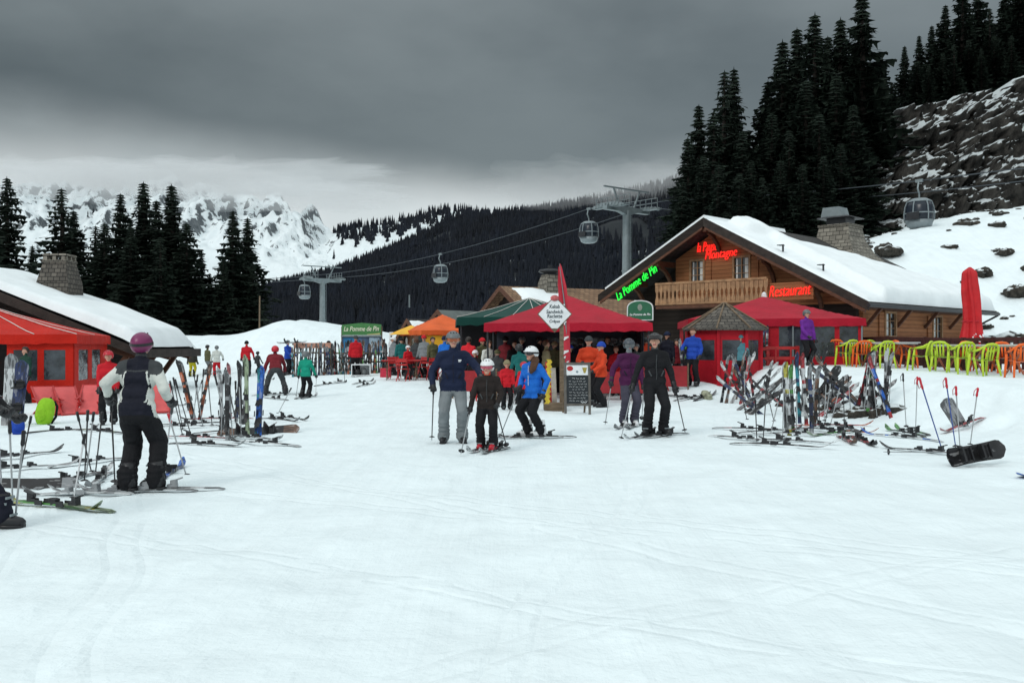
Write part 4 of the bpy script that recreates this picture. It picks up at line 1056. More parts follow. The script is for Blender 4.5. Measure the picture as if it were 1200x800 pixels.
# ------------------------------------------------------------------ cable car
def line_x(Y): return 11 + (90 - Y) / 1.2
LD = Vector((-1 / 1.2, 1, 0)).normalized(); LN = Vector((LD.y, -LD.x, 0))
GA = 2.6
def pylon(px, ytop, ybase_z, label, Yd, base=None):
    x = line_x(Yd); z = EYE + (405 - ytop) * Yd / F; g = gz(x, Yd) - .5
    t = thing('cableway_pylon', label, 'pylon', (x, Yd, g), math.atan2(LN.y, LN.x)); H = z - g
    b = MB(); b.lathe([(.47, 0), (.43, H * .5), (.38, H)], (0, 0, 0), 14); b.lathe([(.50, H * .45), (.50, H * .45 + .12)], (0, 0, 0), 14); b.build('mast', METAL, t, smooth=False, angle=30)
    b = MB()
    for sg in (-1, 1):
        b.prism([(0, -.28, H - .5), (sg * 1.2, -.28, H - .15), (sg * GA * 1.15, -.28, H - .12), (sg * GA * 1.15, -.28, H + .25), (0, -.28, H + .35)], (0, .56, 0))
    b.build('crossarm', METAL, t)
    for sg in (-1, 1):
        b = MB()
        for q in range(-4, 5):
            b.tube([(sg * GA - .09, q * .42, H + .42 - .012 * q * q), (sg * GA + .09, q * .42, H + .42 - .012 * q * q)], .17, 10)
        b.bar((sg * GA, -2.1, H + .22), (sg * GA, 2.1, H + .22), .08, .14); b.build('sheave_train', METAL, t)
        b = MB()
        for q in np.linspace(-2.2, 2.2, 7): b.bar((sg * (GA - .7), q, H + .15), (sg * (GA - .7), q, H + 1.15), .05, .05)
        for zz_ in (.2, .7, 1.15): b.bar((sg * (GA - .7), -2.2, H + zz_), (sg * (GA - .7), 2.2, H + zz_), .05, .05)
        b.box((sg * (GA - .45), 0, H + .14), (.6, 4.4, .05)); b.build('catwalk', METAL, t)
        b = MB(); b.bar((sg * 1.0, 0, H + .3), (sg * 1.8, 0, H + 2.0), .13, .13); b.build('lifting_frame', METAL, t)
    b = MB(); b.bar((-3.1, 0, H + 2.05), (3.1, 0, H + 2.05), .14, .14); b.build('lifting_beam', METAL, t)
    b = MB()
    for k in range(int(H / .5)): b.bar((.50, -.2, .5 + k * .5), (.50, .2, .5 + k * .5), .03, .03)
    b.bar((.50, -.2, .3), (.50, -.2, H), .04, .04); b.bar((.50, .2, .3), (.50, .2, H), .04, .04); b.build('ladder', METAL, t)
    return H + g
zA = pylon(733, 247, 0, 'tall grey cable car pylon behind the left eave of the big chalet', 90.0)
zB = pylon(378, 329, 0, 'grey cable car pylon rising behind the snow heap on the left', 136.2)
CABLE = M('steel_cable', (.055, .065, .075), .5, .1, metal=.3)
def cable_z(Y):
    pts = [(40, 13.0), (62.4, 13.0), (90, zA + .6), (136.2, zB + .6), (260, zB + 6)]
    for (a, za_), (c_, zc_) in zip(pts, pts[1:]):
        if a <= Y <= c_:
            q = (Y - a) / (c_ - a); return za_ + (zc_ - za_) * q - 4 * q * (1 - q) * (1.3 if 85 < Y < 140 else .5)
    return pts[-1][1]
for sg, lab in ((-1, 'nearer steel haul cable of the cable car running over the roofs'), (1, 'farther steel haul cable of the cable car running over the roofs')):
    b = MB(); pts = []
    for Y in np.linspace(40, 260, 90):
        p = Vector((line_x(Y), Y, cable_z(Y))) + LN * (sg * GA); pts.append(p)
    b.tube(pts, .038, 5); tag(b.build('haul_cable', CABLE), lab, 'cable', 'cables of the cable car')
CABW = M('gondola_shell', (.20, .235, .25), .4, .1); CABG = M('gondola_glass', (.018, .024, .034), .25, .2, spec=.3)
def gondola(px, py, Yd, sg, label):
    p = Vector((line_x(Yd), Yd, 0)) + LN * (sg * GA)
    # keep the cabin on its cable but at the place the photo shows it along the line
    Ys = np.linspace(45, 200, 3000)
    q = [(line_x(Y) + LN.x * sg * GA) / (Y + LN.y * sg * GA) * F + 600 for Y in Ys]
    Yb = float(Ys[int(np.argmin(np.abs(np.array(q) - px)))])
    p = Vector((line_x(Yb), Yb, cable_z(Yb))) + LN * (sg * GA)
    t = thing('gondola', label, 'gondola', p, math.atan2(LD.y, LD.x), 'gondolas on the cable car line')
    z0 = -3.3
    prof = [(.55, z0 - .02), (.82, z0 + .12), (.98, z0 + .55), (1.0, z0 + 1.0), (.93, z0 + 1.5), (.78, z0 + 1.9), (.52, z0 + 2.05)]
    b = MB(); b.lathe(prof[:3], (0, 0, 0), 20, sq=.86); b.build('cabin_floor', CABW, t, smooth=True)
    b = MB(); b.lathe([(.965, z0 + .553), (.985, z0 + 1.0), (.915, z0 + 1.5), (.80, z0 + 1.82)], (0, 0, 0), 20, sq=.86); b.build('window', CABG, t, smooth=True)
    b = MB(); b.lathe([(.83, z0 + 1.8), (.78, z0 + 1.9), (.52, z0 + 2.05), (.1, z0 + 2.1)], (0, 0, 0), 20, sq=.86); b.build('roof', CABW, t, smooth=True)
    b = MB()
    for k in range(6):
        a = 2 * math.pi * (k + .5) / 6; ca, sa = math.cos(a), math.sin(a) * .86
        b.tube([((r + .012) * ca, (r + .012) * sa, z) for r, z in prof[2:6]], .045, 6)
    b.lathe([(1.005, z0 + .98), (1.005, z0 + 1.06)], (0, 0, 0), 20, sq=.86); b.build('frame', CABW, t)
    b = MB(); b.tube([(0, 0, z0 + 2.05), (0, .0, z0 + 2.35), (0, .22, z0 + 2.75), (0, .1, -.1), (0, 0, 0.02)], .06, 8); b.box((0, 0, .0), (.5, .16, .2)); b.build('hanger', METAL, t)
    for sy in (-1, 1):
        b = MB(); b.box((.0, sy * .92, z0 + .78), (.9, .07, .5)); b.build('ski_holder', DARKMETAL, t)
    return t
gondola(690, 0, 0, -1, 'gondola cabin hanging just left of the tall pylon')
gondola(516, 0, 0, -1, 'gondola cabin halfway between the two pylons')
gondola(357, 0, 0, -1, 'gondola cabin at the left pylon above the snow heap')
gondola(1077, 0, 0, -1, 'gondola cabin hanging in front of the cliff at the right')

g = GY(304, 58); b = MB(); b.tube([(0, 0, -.5), (.02, 0, 2.0)], [.05, .045], 8); o = b.build('piste_pole', POST); o.location = g
tag(o, 'thin bare wooden pole standing on the snow heap at the left', 'pole')
# ------------------------------------------------------------------ people
SKIN = M('skin', (.50, .27, .19), .55, .08, 12)
EYE_M = M('eye_dark', (.02, .018, .016), .3, 0)
LIP = M('lips', (.34, .10, .09), .5, .05)
BOOTM = {}
def cloth(name, col, rough=.8): return M('cloth_' + name, col, rough, .16, 5, .55, 11, spec=.2)
C_NAVY = cloth('navy', (.010, .016, .042)); C_BLACK = cloth('black', (.010, .010, .012)); C_INK = cloth('ink_blue', (.010, .011, .020))
C_GREY = cloth('grey', (.19, .21, .22)); C_DGREY = cloth('dark_grey', (.050, .055, .058)); C_BLUE = cloth('bright_blue', (.012, .13, .52)); C_ROYAL = cloth('royal_blue', (.016, .06, .36))
C_PURPLE = cloth('plum', (.060, .010, .050)); C_VIOLET = cloth('violet', (.13, .022, .24)); C_RED = cloth('red', (.50, .013, .022)); C_DRED = cloth('dark_red', (.16, .015, .022))
C_TEAL = cloth('teal', (.010, .115, .11)); C_GREEN = cloth('emerald', (.008, .27, .18)); C_ORANGE = cloth('orange_red', (.60, .055, .018)); C_YELLOW = cloth('mustard', (.46, .40, .02)); C_WHITE = cloth('off_white', (.58, .60, .56))
C_BROWN = cloth('brown_black', (.020, .015, .014)); C_OLIVE = cloth('olive', (.10, .10, .05)); C_LIME = cloth('lime', (.30, .60, .03)); C_KHAKI = cloth('khaki', (.22, .19, .11))
P_WHITE = M('white_plastic', (.72, .73, .74), .35, .04); P_GREY = M('grey_plastic', (.13, .14, .145), .45, .1); P_BLACK = M('black_plastic', (.014, .014, .016), .4, .2)
P_PURPLE = M('magenta_plastic', (.17, .020, .085), .35, .1); P_RED = M('red_plastic', (.48, .015, .03), .35, .1); P_LENS = M('goggle_lens', (.012, .010, .012), .1, .1, spec=.8); P_ORLENS = M('orange_lens', (.32, .075, .02), .12, .2, spec=.8)
P_PINK = M('pink_lens', (.38, .06, .10), .15, .2, spec=.7)
HAIRB = M('brown_hair', (.085, .036, .018), .6, .5, 20, .6, 60, stretch=(3, 3, .5)); HAIRG = M('grey_hair', (.28, .27, .26), .7, .3, 20); HAIRD = M('dark_hair', (.022, .016, .013), .6, .4, 20)

def capsule(b, a, c_, ra, rb, n=12, m=0):
    a, c_ = Vector(a), Vector(c_); d = c_ - a; L = d.length; d.normalize()
    ref = Vector((0, 0, 1)) if abs(d.z) < .9 else Vector((0, 1, 0)); x = d.cross(ref).normalized(); y = d.cross(x)
    rings = []
    for i in range(1, 4): th = math.pi / 2 * i / 4 ; rings.append((a - d * ra * math.cos(th), ra * math.sin(th)))
    rings.append((a, ra)); rings.append((c_, rb))
    for i in range(3, 0, -1): th = math.pi / 2 * i / 4; rings.append((c_ + d * rb * math.cos(th), rb * math.sin(th)))
    vs = [p + x * (r * math.cos(2 * math.pi * k / n)) + y * (r * math.sin(2 * math.pi * k / n)) for p, r in rings for k in range(n)]
    vs += [a - d * ra, c_ + d * rb]; T = len(vs) - 2
    fs = [(i * n + k, i * n + (k + 1) % n, (i + 1) * n + (k + 1) % n, (i + 1) * n + k) for i in range(len(rings) - 1) for k in range(n)]
    for k in range(n): fs.append((T, (k + 1) % n, k)); o = (len(rings) - 1) * n; fs.append((T + 1, o + k, o + (k + 1) % n))
    b.add(vs, fs, m)
def ik(a, t, l1, l2, pole):
    """middle joint of a two bone limb"""
    a, t = Vector(a), Vector(t); d = t - a; D = min(d.length, (l1 + l2) * .995); dn = d.normalized(); t2 = a + dn * D
    q = (l1 * l1 - l2 * l2 + D * D) / (2 * D); h = math.sqrt(max(0, l1 * l1 - q * q))
    p = Vector(pole); p = (p - dn * p.dot(dn)).normalized()
    return a + dn * q + p * h, t2
def build_glove(parent, wrist, d, side, mat, holding=True, s=1.0, up=None, open_=False):
    """mitten free five fingered glove: palm, four bent fingers closing forwards, a thumb from the side of the palm"""
    d = Vector(d).normalized(); fw = Vector((0, -1, .0)); fw = (fw - d * fw.dot(d)).normalized() if up is None else (Vector(up) - d * Vector(up).dot(d)).normalized()
    sd = d.cross(fw) * (1 if side > 0 else -1)
    b = MB(); W = Vector(wrist)
    capsule(b, W - d * .05 * s, W + d * .02 * s, .046 * s, .042 * s, 10)
    capsule(b, W + d * .02 * s, W + d * .085 * s, .038 * s, .042 * s, 10)
    capsule(b, W + d * .05 * s + sd * .018 * s, W + d * .085 * s + sd * .02 * s, .03 * s, .03 * s, 8); capsule(b, W + d * .05 * s - sd * .018 * s, W + d * .085 * s - sd * .02 * s, .03 * s, .03 * s, 8)
    for k, (o, L) in enumerate(((-.034, .036), (-.012, .042), (.011, .040), (.033, .032))):
        p0 = W + d * .092 * s + sd * o * s
        if open_:
            p1 = p0 + (d * .9 + fw * .2) * L * s; p2 = p1 + (d * .75 + fw * .5) * L * .8 * s; p3 = p2 + (d * .5 + fw * .7) * L * .5 * s
        else:
            p1 = p0 + (d * .75 + fw * .6) * L * s; p2 = p1 + (fw * .95 - d * .25) * L * .85 * s; p3 = p2 + (-d * .9 + fw * .05) * L * .6 * s
        b.tube([p0 - d * .02 * s, p0, p1, p2, p3], [.017 * s, .0175 * s, .0165 * s, .0155 * s, .011 * s], 7)
    t0 = W + d * .035 * s - sd * .035 * s; t1 = t0 + (-sd * .6 + d * .6 + fw * .5) * .04 * s; t2 = t1 + (fw * .8 + d * .5 + sd * .3) * .035 * s
    b.tube([t0 - d * .02 * s, t0, t1, t2], [.02 * s, .02 * s, .018 * s, .013 * s], 7)
    return b.build('glove', mat, parent, smooth=True)
def person(label, loc, rot, H, jacket, pants, *, glove=None, boots=P_BLACK, boot_rot=(0, 0), head='helmet', headmat=P_GREY, goggles=None, lens=P_LENS, lean=0, lean_side=0, head_turn=0, nod=0,
           hands=None, feet=None, pz=.93, hs=1.0, vox=.02, hair=None, longhair=None, neck=None, override=None, extra=(), seated=False, open_l=False, open_r=False, slim=1.0, group=None, face_cover=None, legw=1.06, elbow=(.75, .7, -.25), zips=None, up_l=None, up_r=None):
    S = H / 1.75
    root = thing('person', label, 'person', loc, rot, group, S)
    a = R(lean); tv = Vector((math.sin(R(lean_side)), -math.sin(a), math.cos(a))).normalized()
    Pv = Vector((0, 0, pz)); C = Pv + tv * .33; N = Pv + tv * .545
    a2 = a * .55; hc = N + Vector((math.sin(R(lean_side)) * .5, -math.sin(a2) - .12, math.cos(a2))).normalized() * (.135 + .03 * hs)
    hands = hands or ((-.30, -.10, .82), (.30, -.10, .82)); feet = feet or ((-.12, 0), (.12, 0))
    lat = Vector((1, 0, 0))
    prims = []      # a, b, ra, rb, material
    J, PA, SK = 0, 1, 2
    w = slim
    prims += [(C - lat * .085 * w, C + lat * .085 * w, .128, .128, J), (Pv + tv * .15 - lat * .062 * w, Pv + tv * .15 + lat * .062 * w, .128, .128, J), (Pv + tv * .0 - lat * .07 * w, Pv + tv * .0 + lat * .07 * w, .14, .14, J),
              (Pv - tv * .06 - lat * .07 * w, Pv - tv * .06 + lat * .07 * w, .128, .128, PA), (C + tv * .02, N + tv * .0, .12, .072, J), (N - tv * .02, N + (hc - N) * .35, .066, .062, J if neck is None else 3)]
    wrists = []; fdirs = []
    for sg, ht in ((-1, hands[0]), (1, hands[1])):
        sh = N - tv * .085 + lat * sg * .178 * w
        prims.append((N - tv * .06, sh, .085, .082, J))
        el, wr = ik(sh, ht, .29, .265, (sg * elbow[0], elbow[1], elbow[2]))
        prims.append((sh, el, .076, .062, J)); prims.append((el, wr, .060, .050, J)); wrists.append(wr); fdirs.append((wr - el).normalized())
    knees = []
    for k, sg in ((0, -1), (1, 1)):
        hip = Pv + lat * sg * .088 * w + Vector((0, 0, -.05)); f = feet[k]
        an = Vector((f[0], f[1], .17 if len(f) < 3 else f[2]))
        kn, an2 = ik(hip, an, .42, .40, (sg * .12, -1, .1)); knees.append(kn)
        prims.append((hip, kn, .108 * min(1.12, legw), .086 * legw, PA)); prims.append((kn, an2, .084 * legw, .086 * legw, PA))
        if not seated: prims.append((an2 + Vector((0, 0, .03)), an2 + Vector((0, 0, -.06)), .092 * legw, .095 * legw, PA))
    hd = .100 * hs
    up_h = (hc - N).normalized()
    turn = Matrix.Rotation(R(head_turn), 3, 'Z') @ Matrix.Rotation(R(-nod), 3, 'X')
    def hp(x, y, z): return hc + turn @ Vector((x, y, z)) * hs
    prims += [(hp(0, .012, .025), hp(0, .012, .035), hd * .93, hd * .9, SK), (hp(0, -.022, -.035), hp(0, -.04, -.072), .062 * hs, .042 * hs, SK), (hp(0, -.088, .0), hp(0, -.106, -.024), .011 * hs, .015 * hs, SK)]
    for sg in (-1, 1): prims.append((hp(sg * .09, .015, .012), hp(sg * .088, .015, -.02), .016 * hs, .012 * hs, SK))
    prims += list(extra)
    b = MB()
    for (p, q, ra, rb, m) in prims: capsule(b, p, q if (Vector(q) - Vector(p)).length > 1e-4 else Vector(q) + Vector((0, 0, .001)), ra, rb, 12)
    me0 = b.mesh('body', SKIN); tmp = bpy.data.objects.new('tmp', me0)
    md = tmp.modifiers.new('r', 'REMESH'); md.mode = 'VOXEL'; md.voxel_size = vox
    sm_ = tmp.modifiers.new('s', 'SMOOTH'); sm_.factor = .5; sm_.iterations = 2 if vox < .017 else 1
    me = evaluated_mesh(tmp)
    bpy.data.objects.remove(tmp); bpy.data.meshes.remove(me0)
    me.name = 'body'; me.materials.clear()
    mats = [jacket, pants, SKIN, neck or jacket, EYE_M, LIP, C_WHITE, C_DGREY, C_BLACK]
    for q in mats: me.materials.append(q)
    n = len(me.vertices); co = np.empty(n * 3, np.float32); me.vertices.foreach_get('co', co); co = co.reshape(-1, 3)
    nr = np.empty(n * 3, np.float32); me.vertices.foreach_get('normal', nr); nr = nr.reshape(-1, 3)
    # cloth folds
    fold = fbm(co[:, 0] * 7 + H * 13, co[:, 1] * 7, co[:, 2] * 11, o=3, seed=int(H * 100)) * .010
    low = np.exp(-((co[:, 2] - .24) / .10) ** 2) * np.sin(co[:, 2] * 95) * .007
    headd = np.linalg.norm(co - np.array(hc), axis=1)
    co2 = co + nr * ((fold + low) * np.clip((headd - .13) / .06, 0, 1))[:, None]
    me.vertices.foreach_set('co', co2.astype(np.float32).ravel())
    nf = len(me.polygons); fc = np.empty(nf * 3, np.float32); me.polygons.foreach_get('center', fc); fc = fc.reshape(-1, 3)
    best = np.full(nf, 9.0); mi = np.zeros(nf, np.int32)
    for (p, q, ra, rb, m) in prims:
        p, q = np.array(p), np.array(q); d = q - p; L2 = max(1e-8, d @ d); t = np.clip((fc - p) @ d / L2, 0, 1)
        dist = np.linalg.norm(fc - (p + t[:, None] * d), axis=1) - (ra + (rb - ra) * t)
        up = dist < best; best[up] = dist[up]; mi[up] = m
    # a straight jacket hem
    hem = np.array(Pv - tv * .10); tz = (fc - hem) @ np.array(tv)
    body_z = (np.abs(fc[:, 0]) < .26 * w) & (mi <= 1) & (np.linalg.norm(fc - np.array(Pv), axis=1) < .34)
    armd = np.minimum(*[np.linalg.norm(fc - np.array(wr), axis=1) for wr in wrists])
    body_z &= armd > .12
    mi[body_z & (tz > 0) & (tz < .25)] = 0; mi[body_z & (tz <= 0)] = 1
    for sg in (-1, 1):
        mi[(np.linalg.norm(fc - np.array(hp(sg * .034, -.088, .018)), axis=1) < .014 * hs)] = 4
    lp = np.abs((fc - np.array(hp(0, -.088, -.052))) / np.array([.026, .03, .010]))
    mi[(np.max(lp, axis=1) < hs) & (mi == 2)] = 5
    if face_cover is not None: mi[(mi == 2) & (((fc - np.array(hp(0, 0, -.018))) @ np.array(turn @ Vector((0, 0, 1)))) < 0)] = 3
    if override: mi = override(fc, mi, dict(P=np.array(Pv), C=np.array(C), N=np.array(N), tv=np.array(tv), wr=[np.array(x) for x in wrists]))
    me.polygons.foreach_set('material_index', mi); me.polygons.foreach_set('use_smooth', [True] * nf); me.update()
    body = bpy.data.objects.new('body', me); COL.objects.link(body); body.parent = root
    for k, sg in ((0, -1), (1, 1)):
        build_glove(root, wrists[k], fdirs[k], sg, glove or P_BLACK, s=1.05, open_=(open_l if k == 0 else open_r), up=(up_l if k == 0 else up_r))
    # ski boots
    for k in (0, 1):
        f = feet[k]; fz = 0 if len(f) < 3 else f[2] - .17
        br = Matrix.Rotation(R(boot_rot[k]), 3, 'Z'); o = Vector((f[0], f[1], fz))
        def bp(x, y, z): return o + br @ Vector((x, y, z))
        bb = MB()
        bb.tube([bp(0, .10, .07), bp(0, .03, .075), bp(0, -.08, .066), bp(0, -.17, .052), bp(0, -.205, .046)], [.056, .064, .056, .046, .026], 10, 0, .95)
        bb.tube([bp(0, .055, .06), bp(0, .045, .14), bp(0, .02, .22), bp(0, .005, .31)], [.062, .066, .072, .076], 12)
        bb.box(bp(0, -.04, .016), (.085, .31, .03), 0, br)
        bo = bb.build('ski_boot', boots, root, smooth=True)
        for kk, (yy, zz) in enumerate(((-.10, .118), (-.03, .150), (-.055, .22), (-.068, .27))):
            bk = MB(); bk.box(bp(0, yy - .008, zz), (.10 if kk < 2 else .125, .016, .02), 0, br); bk.build('buckle', METAL, bo)
    # head wear
    HR = turn
    def head_mesh(name, r, cut_front, cut_back, mat, off=(0, .012, .03), nu=22, nv=14):
        hb = MB()
        hb.ell((0, 0, 0), r, nu=nu, nv=nv, fn=lambda v: Vector((v.x, v.y, max(v.z, (cut_front + (cut_back - cut_front) * s1(v.y / r[1], -.55, .35)) * (1 if True else 0)))))
        o = hb.build(name, mat, root, smooth=True, angle=50)
        m4 = HR.to_4x4(); m4.translation = hc + HR @ (Vector(off) * hs); o.matrix_local = m4 @ Matrix.Scale(hs, 4)
        return o
    if head == 'helmet':
        o = head_mesh('helmet', (.122, .140, .128), .012, -.085, headmat)
        q = MB(); q.prism([(-.085, -.105, .022), (.085, -.105, .022), (.05, -.148, .018), (-.05, -.148, .018)], (0, 0, -.012)); q.build('visor', headmat, o)
        for xx in (-.045, 0, .045):
            q = MB(); q.ell((xx, -.09 + abs(xx) * .4, .088), (.010, .030, .012), nu=8, nv=6, rot=Matrix.Rotation(R(-35), 3, 'X')); q.build('vent', P_BLACK, o)
    elif head == 'hat':
        o = head_mesh('knit_hat', (.108, .124, .122), .022, -.045, headmat)
        q = MB(); q.lathe([(.112, -.02), (.116, 0), (.114, .025), (.110, .03)], (0, 0, .0), 18, sq=1.12); q.build('brim', headmat, o, smooth=True)
    if hair is not None: head_mesh('hair', (.108, .122, .118), .055, -.075, hair)
    if longhair is not None:
        sx = longhair[1]; q = MB()
        q.tube([hp(.03 * sx, .06, -.02), hp(.08 * sx, .05, -.10), hp(.12 * sx, .0, -.19), hp(.13 * sx, -.05, -.28), hp(.12 * sx, -.07, -.35)], [.05 * hs, .072 * hs, .075 * hs, .06 * hs, .02 * hs], 10)
        q.tube([hp(-.03, .08, -.02), hp(.0, .10, -.12), hp(.03 * sx, .09, -.26)], [.05 * hs, .075 * hs, .03 * hs], 10)
        q.build('hair', longhair[0], root, smooth=True)
    if goggles:
        zc = .018 if goggles == 'on' else .085
        rr = (.104, .112) if goggles == 'on' else (.128, .142)
        g1 = MB(); vs = []; nn = 13
        for i in range(nn):
            an = R(-68 + 136 * i / (nn - 1)); hh = .040 * (1 - .35 * (abs(an) / R(68)) ** 3) * (.78 if abs(an) < R(7) else 1)
            for (rad, zz) in ((1, -hh), (1.13, -hh * .8), (1.13, hh * .8), (1, hh)):
                vs.append((math.sin(an) * rr[0] * rad, -math.cos(an) * rr[1] * rad + .012, zc + zz))
        fs = [(i * 4 + k, i * 4 + (k + 1) % 4, (i + 1) * 4 + (k + 1) % 4, (i + 1) * 4 + k) for i in range(nn - 1) for k in range(4)] + [(0, 1, 2, 3), tuple((nn - 1) * 4 + k for k in (3, 2, 1, 0))]
        g1.add(vs, fs)
        o = g1.build('goggles', lens, root, angle=40)
        st = MB(); rs = (.126, .145); vs = []
        for i in range(24):
            an = 2 * math.pi * i / 24
            for zz in (-.016, .016): vs.append((math.sin(an) * rs[0], -math.cos(an) * rs[1] + .012, zc + .012 * (1 + math.cos(an + math.pi)) + zz))
        keep = [i for i in range(24) if 4 <= i < 20]
        st.add(vs, [(2 * i, 2 * i + 1, 2 * ((i + 1) % 24) + 1, 2 * ((i + 1) % 24)) for i in keep]); st.build('strap', P_BLACK, o, fixn=False)
        m4 = HR.to_4x4(); m4.translation = hc; o.matrix_local = m4 @ Matrix.Scale(hs, 4)
    if zips:
        zb = MB(); q0 = Pv + tv * .0; pts = [q0 + tv * (.04 + .11 * i) + Vector((.006 * math.sin(i * 2), -(.150 if i < 5 else .135) * (1 if w <= 1.05 else 1.02), 0)) for i in range(5)]
        zb.tube(pts, .0065, 5); zb.build('zip', zips, root)
        for sg in (-1, 1):
            zb = MB(); zb.bar(Pv + tv * .10 + Vector((sg * .085, -.142, 0)), Pv + tv * .20 + Vector((sg * .135, -.128, 0)), .014, .022); zb.build('pocket', zips, root)
    rm = Matrix.Translation(loc) @ Matrix.Rotation(rot, 4, 'Z') @ Matrix.Scale(S, 4)
    grips = [rm @ (wrists[k] + fdirs[k] * .085 + Vector((0, -.03, 0))) for k in (0, 1)]
    return root, grips, rm

# ------------------------------------------------------------------ skis, poles, boards
REG = []            # (object, stem label, tail, px) made unique at the end
def smat(name, col, rough=.35):
    """top sheet: base colour broken by dark and pale printed streaks"""
    m = M('ski_' + name, col, rough, .25, 3.0, spec=.5); t = m.node_tree; b_ = t.nodes['Principled BSDF']
    mix = b_.inputs['Base Color'].links[0].from_node; co = [n for n in t.nodes if n.type == 'TEX_COORD'][0]
    mp_ = t.nodes.new('ShaderNodeMapping'); mp_.inputs['Scale'].default_value = (22, 22, 4.5); t.links.new(co.outputs['Object'], mp_.inputs[0])
    oi = t.nodes.new('ShaderNodeObjectInfo'); ad = t.nodes.new('ShaderNodeVectorMath'); ad.operation = 'ADD'; t.links.new(mp_.outputs[0], ad.inputs[0])
    sc_ = t.nodes.new('ShaderNodeMath'); sc_.operation = 'MULTIPLY'; sc_.inputs[1].default_value = 40; t.links.new(oi.outputs['Random'], sc_.inputs[0]); t.links.new(sc_.outputs[0], ad.inputs[1])
    nz_ = t.nodes.new('ShaderNodeTexNoise'); nz_.inputs['Scale'].default_value = 1.0; nz_.inputs['Detail'].default_value = 2; t.links.new(ad.outputs[0], nz_.inputs['Vector'])
    cr = t.nodes.new('ShaderNodeValToRGB'); cr.color_ramp.interpolation = 'CONSTANT'; e = cr.color_ramp.elements
    dark = tuple(x * .12 + .008 for x in col) + (1,); pale = tuple(min(.7, x * .55 + .22) for x in col) + (1,)
    e[0].position = 0; e[0].color = dark; e[1].position = .47; e[1].color = tuple(col) + (1,)
    q = e.new(.62); q.color = pale
    t.links.new(nz_.outputs[0], cr.inputs[0])
    m2 = t.nodes.new('ShaderNodeMix'); m2.data_type = 'RGBA'; m2.blend_type = 'MIX'; m2.inputs[0].default_value = .75
    t.links.new(mix.outputs[2], m2.inputs[6]); t.links.new(cr.outputs[0], m2.inputs[7]); t.links.new(m2.outputs[2], b_.inputs['Base Color'])
    return m
SKC = {'black': smat('black', (.016, .016, .018)), 'white': smat('white', (.50, .52, .53)), 'grey': smat('grey', (.22, .23, .24)), 'red': smat('red', (.30, .022, .028)), 'orange': smat('orange', (.42, .10, .035)), 'blue': smat('blue', (.012, .10, .42)),
       'teal': smat('teal', (.03, .22, .27)), 'yellow': smat('yellow', (.38, .34, .04)), 'green': smat('green', (.07, .24, .05)), 'pale green': smat('pale_green', (.27, .34, .22)), 'brown': smat('brown', (.13, .07, .045)), 'dark blue': smat('dark_blue', (.015, .03, .10)), 'pink': smat('pink', (.36, .13, .14))}
BIND = M('binding_black', (.016, .016, .018), .4, .3); BINDR = M('binding_red', (.32, .02, .02), .4, .3); BINDG = M('binding_grey', (.25, .26, .27), .4, .3)
_ski = {}
def ski_meshes(L, col, accent):
    key = (L, col, accent)
    if key in _ski: return _ski[key]
    n = 22; vs = []; b = MB()
    for i in range(n + 1):
        u = i / n; z = u * L
        w = .034 + .017 * (2 * u - 1) ** 2
        if u > .93: w *= max(.12, math.sqrt(max(0, 1 - ((u - .93) / .072) ** 2)))
        if u < .03: w *= .8
        rise = 0 if u < .86 else .10 * ((u - .86) / .14) ** 2
        cam_ = -.012 * math.sin(math.pi * min(1, u / .86)) + (.012 if u < .04 else 0)
        y = -rise + cam_; t = .006 + .010 * math.sin(math.pi * u)
        vs += [(-w, y + .0, z), (w, y + .0, z), (w * .94, y - t * 1.2, z), (-w * .94, y - t * 1.2, z)]
    fs = []; ms = []
    for i in range(n):
        for k in range(4):
            fs.append((i * 4 + k, i * 4 + (k + 1) % 4, (i + 1) * 4 + (k + 1) % 4, (i + 1) * 4 + k)); u = i / n
            ms.append(1 if (u > .80 or .10 < u < .22 or .62 < u < .68) else 0)
    fs += [(3, 2, 1, 0), tuple(n * 4 + k for k in range(4))]; ms += [0, 1]
    b.v = vs; b.f = fs; b.m = ms
    m = b.mesh('ski', [SKC[col], SKC[accent]])
    zc = L * .46
    t_ = MB(); t_.box((0, -.032, zc + .17), (.07, .045, .11), taper=.8); t_.box((0, -.066, zc + .15), (.085, .03, .06), taper=.7); t_.box((0, -.02, zc + .14), (.065, .014, .22)); 
    h_ = MB(); h_.box((0, -.036, zc - .17), (.065, .055, .11), taper=.85); h_.box((0, -.085, zc - .185), (.07, .06, .07), taper=.6); h_.bar((0, -.10, zc - .19), (0, -.13, zc - .28), .045, .015); h_.box((0, -.02, zc - .15), (.065, .014, .22)); h_.box((-.055, -.03, zc - .03), (.008, .05, .10)); h_.box((.055, -.03, zc - .03), (.008, .05, .10))
    _ski[key] = (m, t_.mesh('toe_binding', BIND), h_.mesh('heel_binding', BIND))
    return _ski[key]
def frame(base, d, face):
    """+Z of the thing along d, its top side (-Y) turned to face"""
    d = Vector(d).normalized(); f = Vector(face); f = (f - d * f.dot(d)).normalized(); y = -f; x = y.cross(d)
    m = Matrix.Identity(4)
    for i in range(3): m[i][0] = x[i]; m[i][1] = y[i]; m[i][2] = d[i]; m[i][3] = base[i]
    return m
GEARN = {}
def reg(o, stem, tail, cat, group, p):
    px = 600 + p[0] / max(.1, p[1]) * F
    REG.append((o, stem, tail, px)); o['category'] = cat; o['group'] = group
